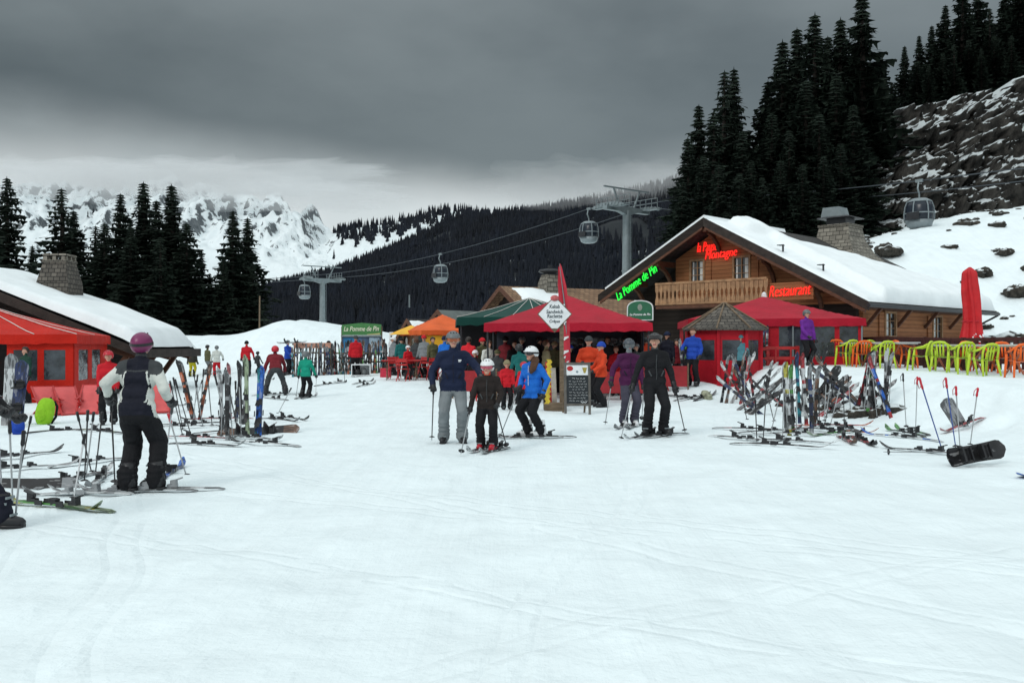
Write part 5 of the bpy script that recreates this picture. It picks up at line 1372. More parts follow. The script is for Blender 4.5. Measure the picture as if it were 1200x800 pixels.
def ski(base, d, face, L, col, accent, state, where, group, bind=None):
    m, tm, hm = ski_meshes(L, col, accent)
    o = bpy.data.objects.new('ski', m); COL.objects.link(o); o.matrix_world = frame(base, d, face)
    for nm, me in (('toe_binding', tm), ('heel_binding', hm)):
        c_ = bpy.data.objects.new(nm, me); COL.objects.link(c_); c_.parent = o
        if bind is not None: c_.material_slots[0].link = 'OBJECT'; c_.material_slots[0].material = bind
    two = col if accent == col else f'{col} and {accent}'
    reg(o, f'{two} ski {state}', where, 'ski', group, Vector(base) + Vector(d) * L * .5)
    return o
_pole = {}
def pole(tip, top, where, state='planted', col='black', gripm=None, group='ski poles'):
    tip, top = Vector(tip), Vector(top)
    if col not in _pole:
        b = MB(); b.tube([(0, 0, 0), (0, 0, .04), (0, 0, .12), (0, 0, 1.1)], [.003, .006, .0085, .011], 7); sh = b.mesh('ski_pole', M('pole_' + col, {'black': (.02, .02, .022), 'grey': (.30, .32, .33), 'white': (.6, .61, .62), 'red': (.42, .03, .04), 'blue': (.03, .07, .25)}[col], .35, .1), True)
        b = MB(); b.tube([(0, 0, 1.02), (0, 0, 1.05), (0, .0, 1.10), (0, -.006, 1.15), (0, 0, 1.185), (0, 0, 1.20)], [.015, .019, .0165, .018, .020, .012], 8); b.tube([(0, .02, 1.18), (0, .07, 1.13), (0, .075, 1.03), (0, .03, 1.06)], .006, 5); gr = b.mesh('grip', P_BLACK, True)
        b = MB(); b.lathe([(.012, .095), (.048, .08), (.050, .084), (.012, .104)], (0, 0, 0), 10); ba = b.mesh('basket', P_BLACK, True)
        _pole[col] = (sh, gr, ba)
    sh, gr, ba = _pole[col]
    o = bpy.data.objects.new('ski_pole', sh); COL.objects.link(o); d = top - tip
    o.matrix_world = frame(tip, d, Vector((.3, -1, .1)) if abs(d.normalized().y) < .9 else Vector((0, 0, 1))) @ Matrix.Diagonal((1, 1, d.length / 1.2, 1))
    for nm, me in (('grip', gr), ('basket', ba)):
        c_ = bpy.data.objects.new(nm, me); COL.objects.link(c_); c_.parent = o
        if nm == 'grip' and gripm is not None: c_.material_slots[0].link = 'OBJECT'; c_.material_slots[0].material = gripm
    reg(o, f'{col} ski pole {state}' if gripm is None else f'{col} ski pole with {gripm.name.split("_")[0]} grip {state}', where, 'ski pole', group, tip)
    return o
def board(base, d, face, L, col, accent, label, wide=.14, bind=True):
    n = 20; b = MB(); vs = []
    for i in range(n + 1):
        u = i / n; w = wide * (1 - .14 * math.sin(math.pi * u)); e = min(u, 1 - u)
        if e < .11: w *= math.sqrt(max(.02, 1 - ((.11 - e) / .112) ** 2))
        y = -.05 * max(0, (.14 - e) / .14) ** 2
        vs += [(-w, y, u * L), (w, y, u * L), (w, y - .011, u * L), (-w, y - .011, u * L)]
    fs = []; ms = []
    for i in range(n):
        for k in range(4): fs.append((i * 4 + k, i * 4 + (k + 1) % 4, (i + 1) * 4 + (k + 1) % 4, (i + 1) * 4 + k)); ms.append(1 if (i < 4 or i > 15) else 0)
    fs += [(3, 2, 1, 0), tuple(n * 4 + k for k in range(4))]; ms += [1, 1]; b.v = vs; b.f = fs; b.m = ms
    o = b.build('snowboard', [SKC[col], SKC[accent]]); o.matrix_world = frame(base, d, face); tag(o, label, 'snowboard')
    if bind:
        for zz in (.33, .66):
            q = MB(); z = L * zz; q.lathe([(.09, -.008), (.09, .02)], (0, 0, 0), 12)
            q.v = [(x, -.012 - zq, z + y) for x, y, zq in q.v]
            q.box((0, -.12, z - .09), (.19, .20, .025), rot=Matrix.Rotation(R(15), 3, 'X')); q.bar((-.1, -.09, z + .05), (.1, -.09, z + .05), .06, .02); q.bar((-.1, -.02, z - .05), (-.1, -.09, z + .05), .03, .02); q.bar((.1, -.02, z - .05), (.1, -.09, z + .05), .03, .02)
            q.build('binding', BIND, o)
    return o
def lay(px0, py0, px1, py1, L, col, accent, where, group, bind=None, roll=0):
    """ski lying on the snow, tail at the first pixel and pointing to the second"""
    a, c_ = G(px0, py0), G(px1, py1); mid = (a + c_) / 2; d = (c_ - a); d.z = 0; d.normalize()
    p0 = mid - d * L / 2; p1 = mid + d * L / 2; p0.z = gz(p0.x, p0.y) + .02; p1.z = gz(p1.x, p1.y) + .02
    return ski(p0, p1 - p0, (math.sin(R(roll)), 0, 1), L, col, accent, 'lying' if abs(roll) < 45 else 'lying on its edge', where, group, bind)
def stick(px0, py0, px1, py1, L, col, accent, where, group, lean_y=.0, face=(0, -1, .1), bind=None, state='standing', Y=None):
    """ski stuck upright: tail at the first pixel, tip towards the second"""
    a = G(px0, py0) if Y is None else GY(px0, Y); h = (py0 - py1) * a.y / F; dx = (px1 - px0) * a.y / F
    dz = h + .0; Lv = math.sqrt(dx * dx + dz * dz)
    dy = lean_y * Lv
    d = Vector((dx, dy, dz)).normalized()
    return ski(a - d * max(.02, min(.25, L - Lv)), d, face, L, col, accent, state, where, group, bind)
def plant(px0, py0, px1, py1, where, col='black', gripm=None, lean_y=0.0, group='ski poles', L=1.2):
    a = G(px0, py0); h = (py0 - py1) * a.y / F; dx = (px1 - px0) * a.y / F; d = Vector((dx, lean_y, h))
    d = d.normalized() * min(max(d.length, .7), 1.25)
    return pole(a - d.normalized() * .06, a + d, where, 'planted', col, gripm, group)
# ------------------------------------------------------------------ the skiers in front
def pole_from(grip, tip, where, col='grey', state='held', gripm=None):
    tip = Vector(tip); g = Vector(grip); d = (g - tip).normalized()
    return pole(tip, g + d * .05, where, state, col, gripm, 'poles held by skiers')
def worn(root, rm, feet, ang, L, col, accent, where, off=.0, bind=None):
    """a pair of skis under the boots; ang is the way the tips point in the world"""
    d = Vector((math.cos(R(ang)), math.sin(R(ang)), 0))
    for k, f in enumerate(feet):
        p = rm @ Vector((f[0], f[1] - .03, 0)); b0 = p - d * (L * .46 + off); b0.z = p.z - .035; b1 = b0 + d * L
        b0.z = max(gz(b0.x, b0.y) + .018, p.z - .06); b1.z = max(gz(b1.x, b1.y) + .018, p.z - .06)
        ski(b0, b1 - b0, (0, 0, 1), L, col, accent, 'under the boots', where, 'skis worn by skiers', bind)

def big_jacket(fc, mi, K):
    mi = mi.copy(); tv, Pv, N = K['tv'], K['P'], K['N']
    tz = (fc - Pv) @ tv; x = np.abs(fc[:, 0]); j = mi == 0
    dw = np.minimum(np.linalg.norm(fc - K['wr'][0], axis=1), np.linalg.norm(fc - K['wr'][1], axis=1))
    arm = j & ((x > .215) | ((dw < .3) & (x > .17)))
    tor = j & ~arm
    mi[tor & (tz > .36) & (x > .125)] = 7
    mi[tor & (tz > .02) & (tz <= .36) & (x > .155)] = 6
    mi[tor & (tz > .04) & (tz < .40) & (np.abs(x - .128 - .02 * np.sin(tz * 9)) < .009) & (fc[:, 1] > 0)] = 6
    mi[tor & (np.abs(tz - .395 - .10 * x) < .009) & (x < .15)] = 7
    mi[arm] = 7
    mi[arm & (dw < .38)] = 6
    mi[arm & (dw < .10)] = 8
    return mi
g = G(160, 577); FT = ((-.20, -.04), (.085, .03))
r_, gr_, rm = person('person in a black jacket with white sleeves and magenta helmet, seen from behind', (g.x, g.y, g.z + .03), R(180), 1.74, C_INK, C_BLACK, glove=P_BLACK, boot_rot=(70, 62), head='helmet', headmat=P_PURPLE, goggles='on', lean=13, nod=14,
    hands=((-.29, -.22, .98), (.36, -.12, 1.02)), feet=FT, pz=.915, vox=.0105, override=big_jacket, neck=C_DGREY, boots=P_BLACK, slim=.98, hair=HAIRG, legw=1.18, elbow=(.45, .8, -.5))
worn(r_, rm, FT, 184, 1.62, 'grey', 'white', 'of the magenta helmeted skier', bind=BINDG)
pole_from(gr_[1], (gr_[1].x - .06, gr_[1].y + .25, gz(gr_[1].x, gr_[1].y)), 'in the left hand of the magenta helmeted skier', 'black')
pole_from(gr_[0], P(192, 553, 12.0), 'in the right hand of the magenta helmeted skier', 'white')

g = G(531, 519); FT = ((-.15, 0), (.15, .02))
r_, gr_, rm = person('tall person in navy jacket and grey trousers with a hand on the child', g, R(4), 1.83, C_NAVY, C_GREY, glove=P_BLACK, head='helmet', headmat=P_GREY, goggles='on', lens=P_ORLENS, lean=0, hands=((-.32, -.14, .94), (.42, -.34, 1.10)), feet=FT, pz=.94, vox=.014, boots=P_BLACK, boot_rot=(-8, 10), neck=C_NAVY, zips=C_INK, head_turn=6, open_r=True, slim=1.1)
pole_from(gr_[0], P(506, 516, 15.6), 'in the right hand of the person in navy jacket', 'black')
q = MB(); q.box((.105, -.150, 1.335), (.05, .004, .02)); q.box((.10, -.150, 1.315), (.035, .004, .012)); q.build('chest_mark', WHITE, r_)

g = G(571, 528); FT = ((-.125, .02), (.125, -.02))
r_, gr_, rm = person('child in black ski suit with white helmet and red boots', g + Vector((0, 0, .03)), R(-3), 1.37, C_BROWN, C_BLACK, glove=P_BLACK, head='helmet', headmat=P_WHITE, goggles='on', lens=P_PINK, hands=((-.31, -.20, .86), (.22, -.22, .92)), feet=FT, pz=.91, hs=1.18, vox=.015, boots=P_RED, zips=C_DGREY, neck=C_ORANGE, boot_rot=(-14, -14), head_turn=-8, slim=1.06)
worn(r_, rm, FT, 248, 1.15, 'black', 'white', 'of the child in black suit', off=.1)
pole_from(gr_[0], P(540, 532, 14.0), 'in the right hand of the child in black suit', 'grey'); pole_from(gr_[1], P(594, 524, 15.0), 'in the left hand of the child in black suit', 'black')

g = G(626, 513); FT = ((-.13, -.05), (.14, .02))
r_, gr_, rm = person('teenager in bright blue jacket with white helmet and long brown hair', g + Vector((0, 0, .03)), R(-42), 1.62, C_BLUE, C_BLACK, glove=P_BLACK, head='helmet', headmat=P_WHITE, goggles='on', hands=((-.16, -.22, .96), (.27, -.06, .84)), feet=FT, pz=.865, vox=.015, boots=P_WHITE, longhair=(HAIRB, 1), lean=7, nod=6, neck=C_DGREY, boot_rot=(-45, -45), hs=1.06, slim=.94, head_turn=-10)
worn(r_, rm, FT, 187, 1.45, 'black', 'white', 'of the teenager in blue')
q = MB(); q.tube([(-.02, -.152, .98), (-.015, -.158, 1.15), (-.005, -.165, 1.36)], .006, 5); q.build('zip', WHITE, r_)
pole_from(gr_[0], P(585, 514, 17.0), 'by the teenager in blue', 'grey')

g = G(767, 511); FT = ((-.13, 0), (.17, .02))
r_, gr_, rm = person('person all in black with goggles pushed up on a black helmet', g + Vector((0, 0, .03)), R(5), 1.77, C_BLACK, C_BLACK, glove=P_BLACK, head='helmet', headmat=P_BLACK, goggles='up', hands=((-.44, -.10, .80), (.34, -.10, .82)), feet=FT, pz=.935, vox=.014, boots=P_BLACK, neck=C_DGREY, zips=C_DGREY, boot_rot=(-30, 20), head_turn=-14, slim=1.04)
worn(r_, rm, ((-.13, 0),), 232, 1.5, 'black', 'white', 'right ski of the person all in black'); worn(r_, rm, ((.17, .02),), 222, 1.5, 'black', 'grey', 'left ski of the person all in black')
pole_from(gr_[1], P(803, 507, 16.8), 'in the left hand of the person all in black', 'black'); pole_from(gr_[0], P(727, 517, 16.4), 'between the plum and the black skier', 'grey')

g = G(737, 500); FT = ((-.11, 0), (.12, 0))
r_, gr_, rm = person('person in plum jacket with dark helmet and grey face warmer', g + Vector((0, 0, .03)), R(8), 1.68, C_PURPLE, cloth('slate', (.052, .05, .072)), glove=P_BLACK, head='helmet', headmat=M('slate_plastic', (.06, .07, .085), .4), goggles='on', lens=P_GREY, hands=((-.40, -.12, .93), (.26, -.14, .86)), feet=FT, pz=.93, vox=.016, boots=P_WHITE, zips=C_INK, neck=C_GREY, face_cover=1, slim=.95)
worn(r_, rm, FT, 250, 1.4, 'white', 'grey', 'of the person in plum jacket')
pole_from(gr_[0], P(709, 498, 18.4), 'in the right hand of the person in plum jacket', 'grey'); pole_from(gr_[1], P(752, 492, 19.6), 'in the left hand of the person in plum jacket', 'grey')

# person cut off by the left frame edge, reaching in
px_, py_ = -5.05, 8.3
r_, gr_, rm = person('person in black at the left edge, reaching towards planted poles', (px_, py_, gz(px_, py_)), R(88), 1.78, C_BLACK, C_INK, lean=15, hands=((-.16, -.74, .98), (.10, -.66, .92)), feet=((-.12, .15), (.10, -.48)), pz=.90, vox=.018, boots=P_BLACK, head='helmet', headmat=P_BLACK)

# ------------------------------------------------------------------ people further back
def bystander(px, py, label, H, rot, jk, pt, Y=None, **k):
    g = G(px, py) if Y is None else GY(px, Y)
    k.setdefault('vox', .028)
    return person(label, g, R(rot), H, jk, pt, **k)
bystander(812, 0, 'person in royal blue jacket bareheaded beside the red kiosk', 1.74, -28, C_ROYAL, C_BLACK, Y=28.6, head='none', hair=HAIRB, hands=((-.22, -.30, 1.05), (.24, -.16, .90)), vox=.022)
bystander(945, 0, 'person in violet jacket on the terrace by the closed marquee', 1.76, 24, C_VIOLET, C_BLACK, Y=30.2, headmat=P_GREY, hands=((-.2, -.3, .95), (.27, -.1, .85)), vox=.024)
_, grA, _ = bystander(690, 474, 'grey haired person in orange red jacket carrying a pack by the blackboard', 1.82, -20, C_ORANGE, C_BLACK, head='hat', headmat=C_DGREY, neck=C_GREY, hands=((-.1, -.32, 1.1), (.22, -.28, 1.08)), vox=.022, slim=1.1)
bystander(705, 477, 'person in orange jacket with royal blue knit hat behind the blackboard', 1.68, -75, C_ORANGE, C_BLACK, head='hat', headmat=C_ROYAL, hands=((-.2, -.3, 1.0), (.2, -.3, 1.0)), vox=.022)
bystander(594, 480, 'small child in red jacket with pale hat in front of the marquee', 1.22, 6, C_RED, C_BLACK, head='hat', headmat=C_KHAKI, hs=1.2, vox=.022, hands=((-.26, -.2, .78), (.26, -.2, .78)))
bystander(612, 474, 'person in teal jacket bending down under the marquee', 1.68, 200, C_TEAL, C_BLACK, head='helmet', headmat=P_BLACK, lean=24, hands=((-.2, -.42, .85), (.2, -.42, .85)))
bystander(614, 482, 'child in red jacket just left of the teenager in blue', 1.18, -30, C_RED, C_BLACK, head='helmet', headmat=P_RED, hs=1.18, hands=((-.2, -.3, .8), (.24, -.2, .8)))
FT = ((-.13, 0), (.13, 0))
r_, gr_, rm = bystander(358, 466, 'child in emerald green jacket standing on skis', 1.36, 172, C_GREEN, C_BLACK, head='helmet', headmat=P_GREY, hs=1.15, vox=.022, hands=((-.34, -.2, .86), (.34, -.15, .86)), feet=FT)
pole_from(gr_[0], P(370, 465, gr_[0].y), 'right of the child in green', 'white'); pole_from(gr_[1], P(347, 465, gr_[1].y), 'left of the child in green', 'grey')
worn(r_, rm, FT, 80, 1.2, 'grey', 'white', 'of the child in green')
FT = ((-.30, .05), (.30, -.05))
r_, gr_, rm = bystander(323, 463, 'person in dark red jacket bending over with legs apart', 1.72, 196, C_DRED, C_DGREY, lean=42, pz=.88, feet=FT, head='helmet', headmat=P_RED, vox=.022, hands=((-.30, -.45, .72), (.36, -.38, .70)), neck=C_BLACK)
worn(r_, rm, ((0, 0),), 5, 1.6, 'grey', 'black', 'of the person bending over')
bystander(289, 441, 'person in bright red jacket and black trousers seen from behind', 1.80, 190, C_RED, C_BLACK, head='hat', headmat=C_BLACK, hands=((-.34, -.2, .92), (.28, -.2, .86)))
bystander(302, 437, 'very small child in dark clothes right of the red jacket', 1.08, 150, C_DGREY, C_DGREY, hs=1.25, headmat=P_BLACK, hands=((-.42, -.1, .9), (.42, -.1, .9)))
bystander(225, 441, 'person in olive black jacket and mustard yellow trousers', 1.50, 180, cloth('olive_black', (.035, .033, .027)), C_YELLOW, head='hat', headmat=C_DGREY)
bystander(243, 439, 'person in olive jacket with dark helmet by the snow heap', 1.52, 140, C_OLIVE, C_GREY, headmat=P_BLACK)
bystander(254, 441, 'person in off white jacket and red trousers by the snow heap', 1.55, 200, C_WHITE, C_RED, headmat=P_GREY, hands=((-.36, -.3, 1.0), (.3, -.2, .9)))
bystander(337, 439, 'person in royal blue jacket next to the ski rack', 1.74, 62, C_ROYAL, C_BLACK, headmat=P_GREY, hands=((-.2, -.42, .95), (.2, -.42, .95)))
bystander(385, 438, 'person in petrol jacket behind the wooden ski rack', 1.66, 150, cloth('petrol', (.03, .09, .12)), C_BLACK, head='hat', headmat=C_BLACK)
bystander(417, 441, 'person in red jacket in front of the green topped map board', 1.78, 205, C_RED, C_BLACK, head='hat', headmat=C_DGREY)
bystander(127, 497, 'person in red jacket partly hidden behind the magenta helmeted skier', 1.50, 20, C_RED, C_BLACK, head='helmet', headmat=P_RED, hands=((-.2, -.2, .8), (.2, -.2, .8)))
bystander(856, 448, 'person in yellow green jacket among the skis by the kiosk', 1.5, 30, cloth('acid', (.32, .34, .03)), C_BLACK, headmat=P_GREY)
bystander(868, 449, 'person in pale teal jacket among the skis by the kiosk', 1.5, -20, cloth('pale_teal', (.07, .20, .24)), C_BLACK, head='hat', headmat=cloth('pale_teal', (.07, .2, .24)))
crowd = [(521, 33, 1.70, C_BLUE, C_BLACK, 'hat', C_NAVY, 'person in bright blue jacket behind the navy jacketed skier', 150), (507, 36, 1.62, C_OLIVE, C_BLACK, 'none', HAIRD, 'person in olive top by the orange tent', 40), (497, 38, 1.7, C_GREY, C_BLACK, 'hat', C_RED, 'person in grey jacket and red hat by the yellow flap', -30),
    (557, 28.5, 1.42, C_BLACK, C_BLACK, 'helmet', P_WHITE, 'person in black with white helmet left in the marquee', -20), (573, 30, 1.66, C_WHITE, C_GREY, 'none', HAIRB, 'person in off white top at the left post of the marquee', 30), (583, 28, 1.45, C_DGREY, C_BLACK, 'hat', C_OLIVE, 'person in dark grey with olive hat under the marquee', 170),
    (603, 30.5, 1.62, C_BLACK, C_BLACK, 'none', HAIRD, 'dark haired person in black under the middle of the marquee', 10), (622, 29.5, 1.55, C_DGREY, C_BLACK, 'hat', C_BLACK, 'person in dark grey with black hat under the marquee', 60), (640, 28, 1.72, C_KHAKI, C_DGREY, 'none', HAIRB, 'person in khaki jacket right behind the menu post', 100),
    (650, 30, 1.6, C_OLIVE, C_BLACK, 'hat', C_KHAKI, 'person in olive jacket and khaki hat behind the menu post', -40), (668, 29, 1.55, C_BLACK, C_BLACK, 'hat', C_ROYAL, 'person in black with blue hat above the blackboard', 20), (680, 31, 1.66, C_NAVY, C_BLACK, 'none', HAIRD, 'dark haired person in navy behind the blackboard', 160),
    (722, 29, 1.5, C_RED, C_BLACK, 'none', HAIRB, 'person in red top at the right of the marquee', -10), (745, 28.5, 1.56, C_DGREY, C_BLACK, 'helmet', P_GREY, 'person in dark grey with grey helmet behind the plum skier', 30), (757, 31, 1.64, C_ORANGE, C_BLACK, 'hat', C_DGREY, 'person in orange jacket at the right marquee post', 200),
    (782, 30.5, 1.70, C_INK, C_BLACK, 'hat', C_NAVY, 'person in ink blue jacket right of the black clad skier', -40), (793, 33, 1.6, C_DRED, C_BLACK, 'none', HAIRD, 'person in dark red by the chalet entrance', 15), (470, 40, 1.6, C_TEAL, C_BLACK, 'hat', C_BLACK, 'person in teal jacket left of the yellow parasol', 20),
    (461, 41, 1.65, C_GREY, C_BLACK, 'helmet', P_WHITE, 'person in grey jacket by the small white sign', -60), (478, 36.5, 1.3, C_RED, C_DGREY, 'helmet', P_WHITE, 'person in red jacket seated at the red folding tables', 40), (488, 39, 1.6, C_DGREY, C_BLACK, 'none', HAIRB, 'person in dark grey standing at the folding tables', 180),
    (549, 31, 1.70, cloth('signal_red', (.62, .02, .03)), C_BLACK, 'none', HAIRD, 'person in bright signal red jacket under the green awning', 170), (565, 31.5, 1.66, C_OLIVE, C_BLACK, 'hat', C_RED, 'person in olive jacket with red hat under the green awning', 40),
    (592, 31.2, 1.72, C_DRED, C_BLACK, 'hat', C_BLACK, 'person in dark red with black hat in the middle of the marquee', 150), (612, 31.0, 1.70, C_NAVY, C_BLACK, 'helmet', P_GREY, 'person in navy with grey helmet in the middle of the marquee', -20), (631, 31.2, 1.68, C_BLACK, C_BLACK, 'helmet', P_BLACK, 'person in black with black helmet left of the menu post', 80),
    (712, 31.0, 1.72, C_DGREY, C_BLACK, 'none', HAIRB, 'brown haired person in dark grey behind the right table', 0), (733, 31.0, 1.74, C_BLACK, C_BLACK, 'hat', C_DGREY, 'person in black with grey hat behind the right table', 20), (536, 34, 1.72, C_NAVY, C_BLACK, 'hat', C_NAVY, 'person in navy under the green awning', 120), (30, 26.2, 1.55, cloth('bottle_green', (.015, .05, .035)), C_BLACK, 'none', HAIRD, 'person in bottle green just inside the left marquee', -30)]
for (px, Y, H, j, p_, hd_, hm, lab, rot) in crowd:
    kw = dict(head=hd_)
    if hd_ == 'none': kw['hair'] = hm
    else: kw['headmat'] = hm
    bystander(px, 0, lab, H, rot, j, p_, Y=Y, vox=.034, **kw)

# backpack worn by the orange jacketed person
def backpack(loc, rz, s, mat, label, trim=C_BLACK, tilt=0):
    t = thing('backpack', label, 'backpack', loc, R(rz), None, s); 
    rx = Matrix.Rotation(R(tilt), 3, 'X')
    b = MB(); b.ell((0, 0, .26), (.17, .12, .27), nu=16, nv=12, fn=lambda v: Vector((math.copysign(abs(v.x / .17) ** .6 * .17, v.x), math.copysign(abs(v.y / .12) ** .7 * .12, v.y), v.z))); b.v = [tuple(rx @ Vector(v)) for v in b.v]; b.build('bag', mat, t, smooth=True)
    b = MB(); b.ell((0, -.11, .18), (.12, .06, .13), nu=14, nv=9); b.v = [tuple(rx @ Vector(v)) for v in b.v]; b.build('pocket', mat, t, smooth=True)
    for sx in (-1, 1):
        b = MB(); b.tube([rx @ Vector(p) for p in ((sx * .09, .09, .48), (sx * .11, .17, .40), (sx * .12, .17, .2), (sx * .10, .10, .06))], .016, 6, flat=2.0); b.build('strap', trim, t, smooth=True)
    b = MB(); b.tube([rx @ Vector(p) for p in ((-.05, .08, .50), (0, .09, .56), (.05, .08, .50))], .012, 6); b.build('handle', trim, t, smooth=True)
    return t
p = G(832, 468); backpack((p.x, p.y, p.z - .02), 20, .8, M('grey_lime_pack', (.30, .31, .22), .7, .6, 6), 'grey and lime backpack lying on the snow by the ski rack', tilt=-55)
p = G(50, 497); backpack((p.x, p.y, p.z - .02), -12, 1.1, C_LIME, 'lime green backpack standing on the snow near the left deck chairs', tilt=-15)
p = G(21, 509); backpack((p.x, p.y, p.z), 30, .7, C_ROYAL, 'small royal blue bag on the snow at the left edge', tilt=-30)

# ------------------------------------------------------------------ skis, poles and boards: left foreground
W1 = 'in the left foreground'; GL = 'skis lying in the left foreground'
lay(130, 601, 8, 590, 1.5, 'pale green', 'yellow', W1, GL); lay(24, 592, 92, 597, 1.45, 'green', 'pale green', W1, GL)
board(G(-22, 572), (1, .05, .0), (0, -1, .25), 1.15, 'black', 'grey', 'dark snowboard on its edge at the left frame edge', .13, False)
lay(48, 572, 127, 553, 1.6, 'grey', 'white', W1, GL); lay(133, 552, 98, 576, 1.6, 'white', 'grey', W1, GL); lay(122, 582, 58, 580, 1.35, 'white', 'grey', W1, GL, BINDG)
lay(0, 539, 44, 533, 1.6, 'grey', 'black', W1, GL); lay(8, 553, 46, 549, 1.5, 'white', 'white', W1, GL); lay(92, 545, 124, 541, 1.2, 'white', 'white', 'by the left poles', GL)
lay(190, 562, 214, 546, 1.55, 'dark blue', 'blue', 'right of the magenta helmeted skier', GL)
lay(44, 506, 104, 503, 1.6, 'black', 'grey', 'before the left deck chairs', GL); lay(108, 506, 137, 508, 1.5, 'black', 'pale green', 'before the left deck chairs', GL)
WP = 'in the left foreground'
for a in [(15, 592, 11, 492, 'grey'), (17, 617, 28, 504, 'grey'), (25, 546, 33, 505, 'black'), (2, 570, -4, 480, 'grey'), (107, 552, 90, 482, 'black'), (99, 563, 103, 480, 'black'), (101, 556, 110, 482, 'grey'), (112, 553, 120, 482, 'black'), (87, 582, 94, 540, 'white')]:
    plant(a[0], a[1], a[2], a[3], WP, a[4])
plant(218, 556, 197, 484, 'right of the magenta helmeted skier', 'grey', P_RED)
# ------------------------------------------------------------------ left middle cluster
W2 = 'around the bright blue ski'; G2 = 'skis of the cluster around the bright blue ski'
stick(304, 511, 307, 449, 1.55, 'blue', 'blue', W2, G2); stick(301, 511, 304, 450, 1.5, 'blue', 'teal', W2, G2)
stick(290.5, 512, 288.5, 424, 1.75, 'pale green', 'pale green', W2, G2); stick(226, 491, 209, 424, 1.6, 'orange', 'black', W2, G2); stick(228, 490, 213, 428, 1.6, 'black', 'grey', W2, G2); stick(234, 491, 244, 443, 1.5, 'orange', 'brown', W2, G2)
stick(267, 516, 266, 452, 1.5, 'black', 'grey', W2, G2); stick(270, 488, 269, 455, 1.5, 'white', 'pink', W2, G2); stick(283, 496, 280, 440, 1.55, 'black', 'black', W2, G2, .05); stick(286, 497, 290, 441, 1.6, 'grey', 'black', W2, G2, -.04); stick(277, 494, 281, 446, 1.5, 'dark blue', 'grey', W2, G2)
stick(262, 509, 258, 448, 1.5, 'grey', 'white', W2, G2)
for a in [(225, 514, 205, 444, 'black'), (214, 510, 199, 446, 'black'), (228, 474, 237, 445, 'grey'), (268, 512, 252, 440, 'grey'), (259, 512, 262, 438, 'grey'), (264, 508, 266, 440, 'black'), (283, 512, 280, 442, 'grey'), (277, 511, 276, 446, 'black'), (326, 484, 340, 457, 'grey'), (273, 516, 268, 452, 'grey')]:
    plant(a[0], a[1], a[2], a[3], W2, a[4])
for a in [(294, 491, 212, 492, 'red', 'brown'), (216, 497, 250, 495, 'black', 'grey'), (184, 502, 256, 500, 'white', 'grey'), (196, 513, 276, 516, 'pink', 'black'), (214, 520, 270, 523, 'black', 'grey'), (280, 514, 316, 516, 'grey', 'white'), (328, 522, 290, 520, 'white', 'black'), (308, 491, 346, 494, 'black', 'grey'), (318, 489, 360, 493, 'grey', 'black'), (250, 508, 300, 505, 'black', 'brown'), (345, 470, 300, 466, 'grey', 'white'), (190, 478, 215, 475, 'black', 'grey')]:
    lay(a[0], a[1], a[2], a[3], 1.6, a[4], a[5], W2, G2)
board(G(255, 510), (1, .08, .06), (-.1, -.7, .6), 1.5, 'black', 'brown', 'dark snowboard lying among the skis beside the bright blue ski', .14)
lay(292, 443, 340, 445, 1.6, 'black', 'grey', 'behind the bending person', 'skis lying by the far racks'); lay(300, 448, 312, 446, 1.6, 'white', 'red', 'behind the bending person', 'skis lying by the far racks')
for a in [(372, 452, 398, 449, 'black', 'grey'), (388, 447, 410, 450, 'white', 'black'), (405, 452, 445, 446, 'white', 'black'), (412, 455, 446, 448, 'black', 'white')]: lay(a[0], a[1], a[2], a[3], 1.65, a[4], a[5], 'near the white crate', 'skis lying by the far racks')
plant(404, 447, 402, 415, 'by the far racks', 'black'); plant(318, 441, 321, 410, 'by the far racks', 'grey')
# ------------------------------------------------------------------ far racks of skis
def rack(px0, px1, Y, label, h=1.0, rows=2):
    a, c_ = GY(px0, Y), GY(px1, Y); t = thing('ski_rack', label, 'ski rack', (a + c_) / 2); hw = (c_ - a).length / 2
    for x in np.linspace(-hw, hw, 4):
        b = MB(); b.box((x, 0, h / 2 - .1), (.07, .07, h + .2)); b.build('post', POST, t)
    for k in range(rows):
        b = MB(); b.box((0, .0, h - .06 - .42 * k), (2 * hw + .2, .12, .08)); b.build('rail', POST, t)
    return t
rgk = random.Random(42); cols = list(SKC)
def rack_row(px0, px1, Y, n, where, group, L=(1.45, 1.75), lean=.16):
    for k in range(n):
        px = px0 + (px1 - px0) * (k + rgk.uniform(.2, .8)) / n; g = GY(px, Y + rgk.uniform(-.5, .35))
        l = rgk.uniform(*L); d = Vector((rgk.uniform(-.12, .12), lean * rgk.uniform(.3, 1.2), 1))
        c1 = rgk.choice(['black', 'grey', 'black', 'black', 'white', 'grey', 'brown', 'red', 'dark blue', 'dark blue', 'teal', 'black', 'orange', 'green']); c2 = rgk.choice(['black', 'grey', 'black', 'dark blue', 'white', 'brown'])
        ski(g - Vector((0, 0, .06)), d, (rgk.uniform(-.5, .5), -1, .1), l, c1, c2, 'standing', where, group)
rk = rack(345, 388, 46.5, 'wooden ski rack with an orange white banner at the snow heap', 1.62)
b = MB(); b.box((0, -.07, 1.50), (1.85, .02, .26)); b.build('banner', M('rack_banner', (.58, .30, .22), .7, .5, 5), rk)
GF = 'skis standing in the far racks'
rack_row(342, 390, 46.2, 24, 'in the bannered rack', GF)
rack(392, 452, 46.0, 'long wooden ski rack in front of the map board', 1.05); rack_row(388, 462, 45.4, 46, 'before the map board', GF)
rack_row(462, 500, 44.0, 14, 'beside the yellow parasol', GF)
p = GY(338, 46.3); board(p + Vector((-.55, -.1, 1.66)), (1, 0, .04), (0, -.3, 1), 1.5, 'grey', 'white', 'grey snowboard lying across the top of the bannered ski rack', .13)
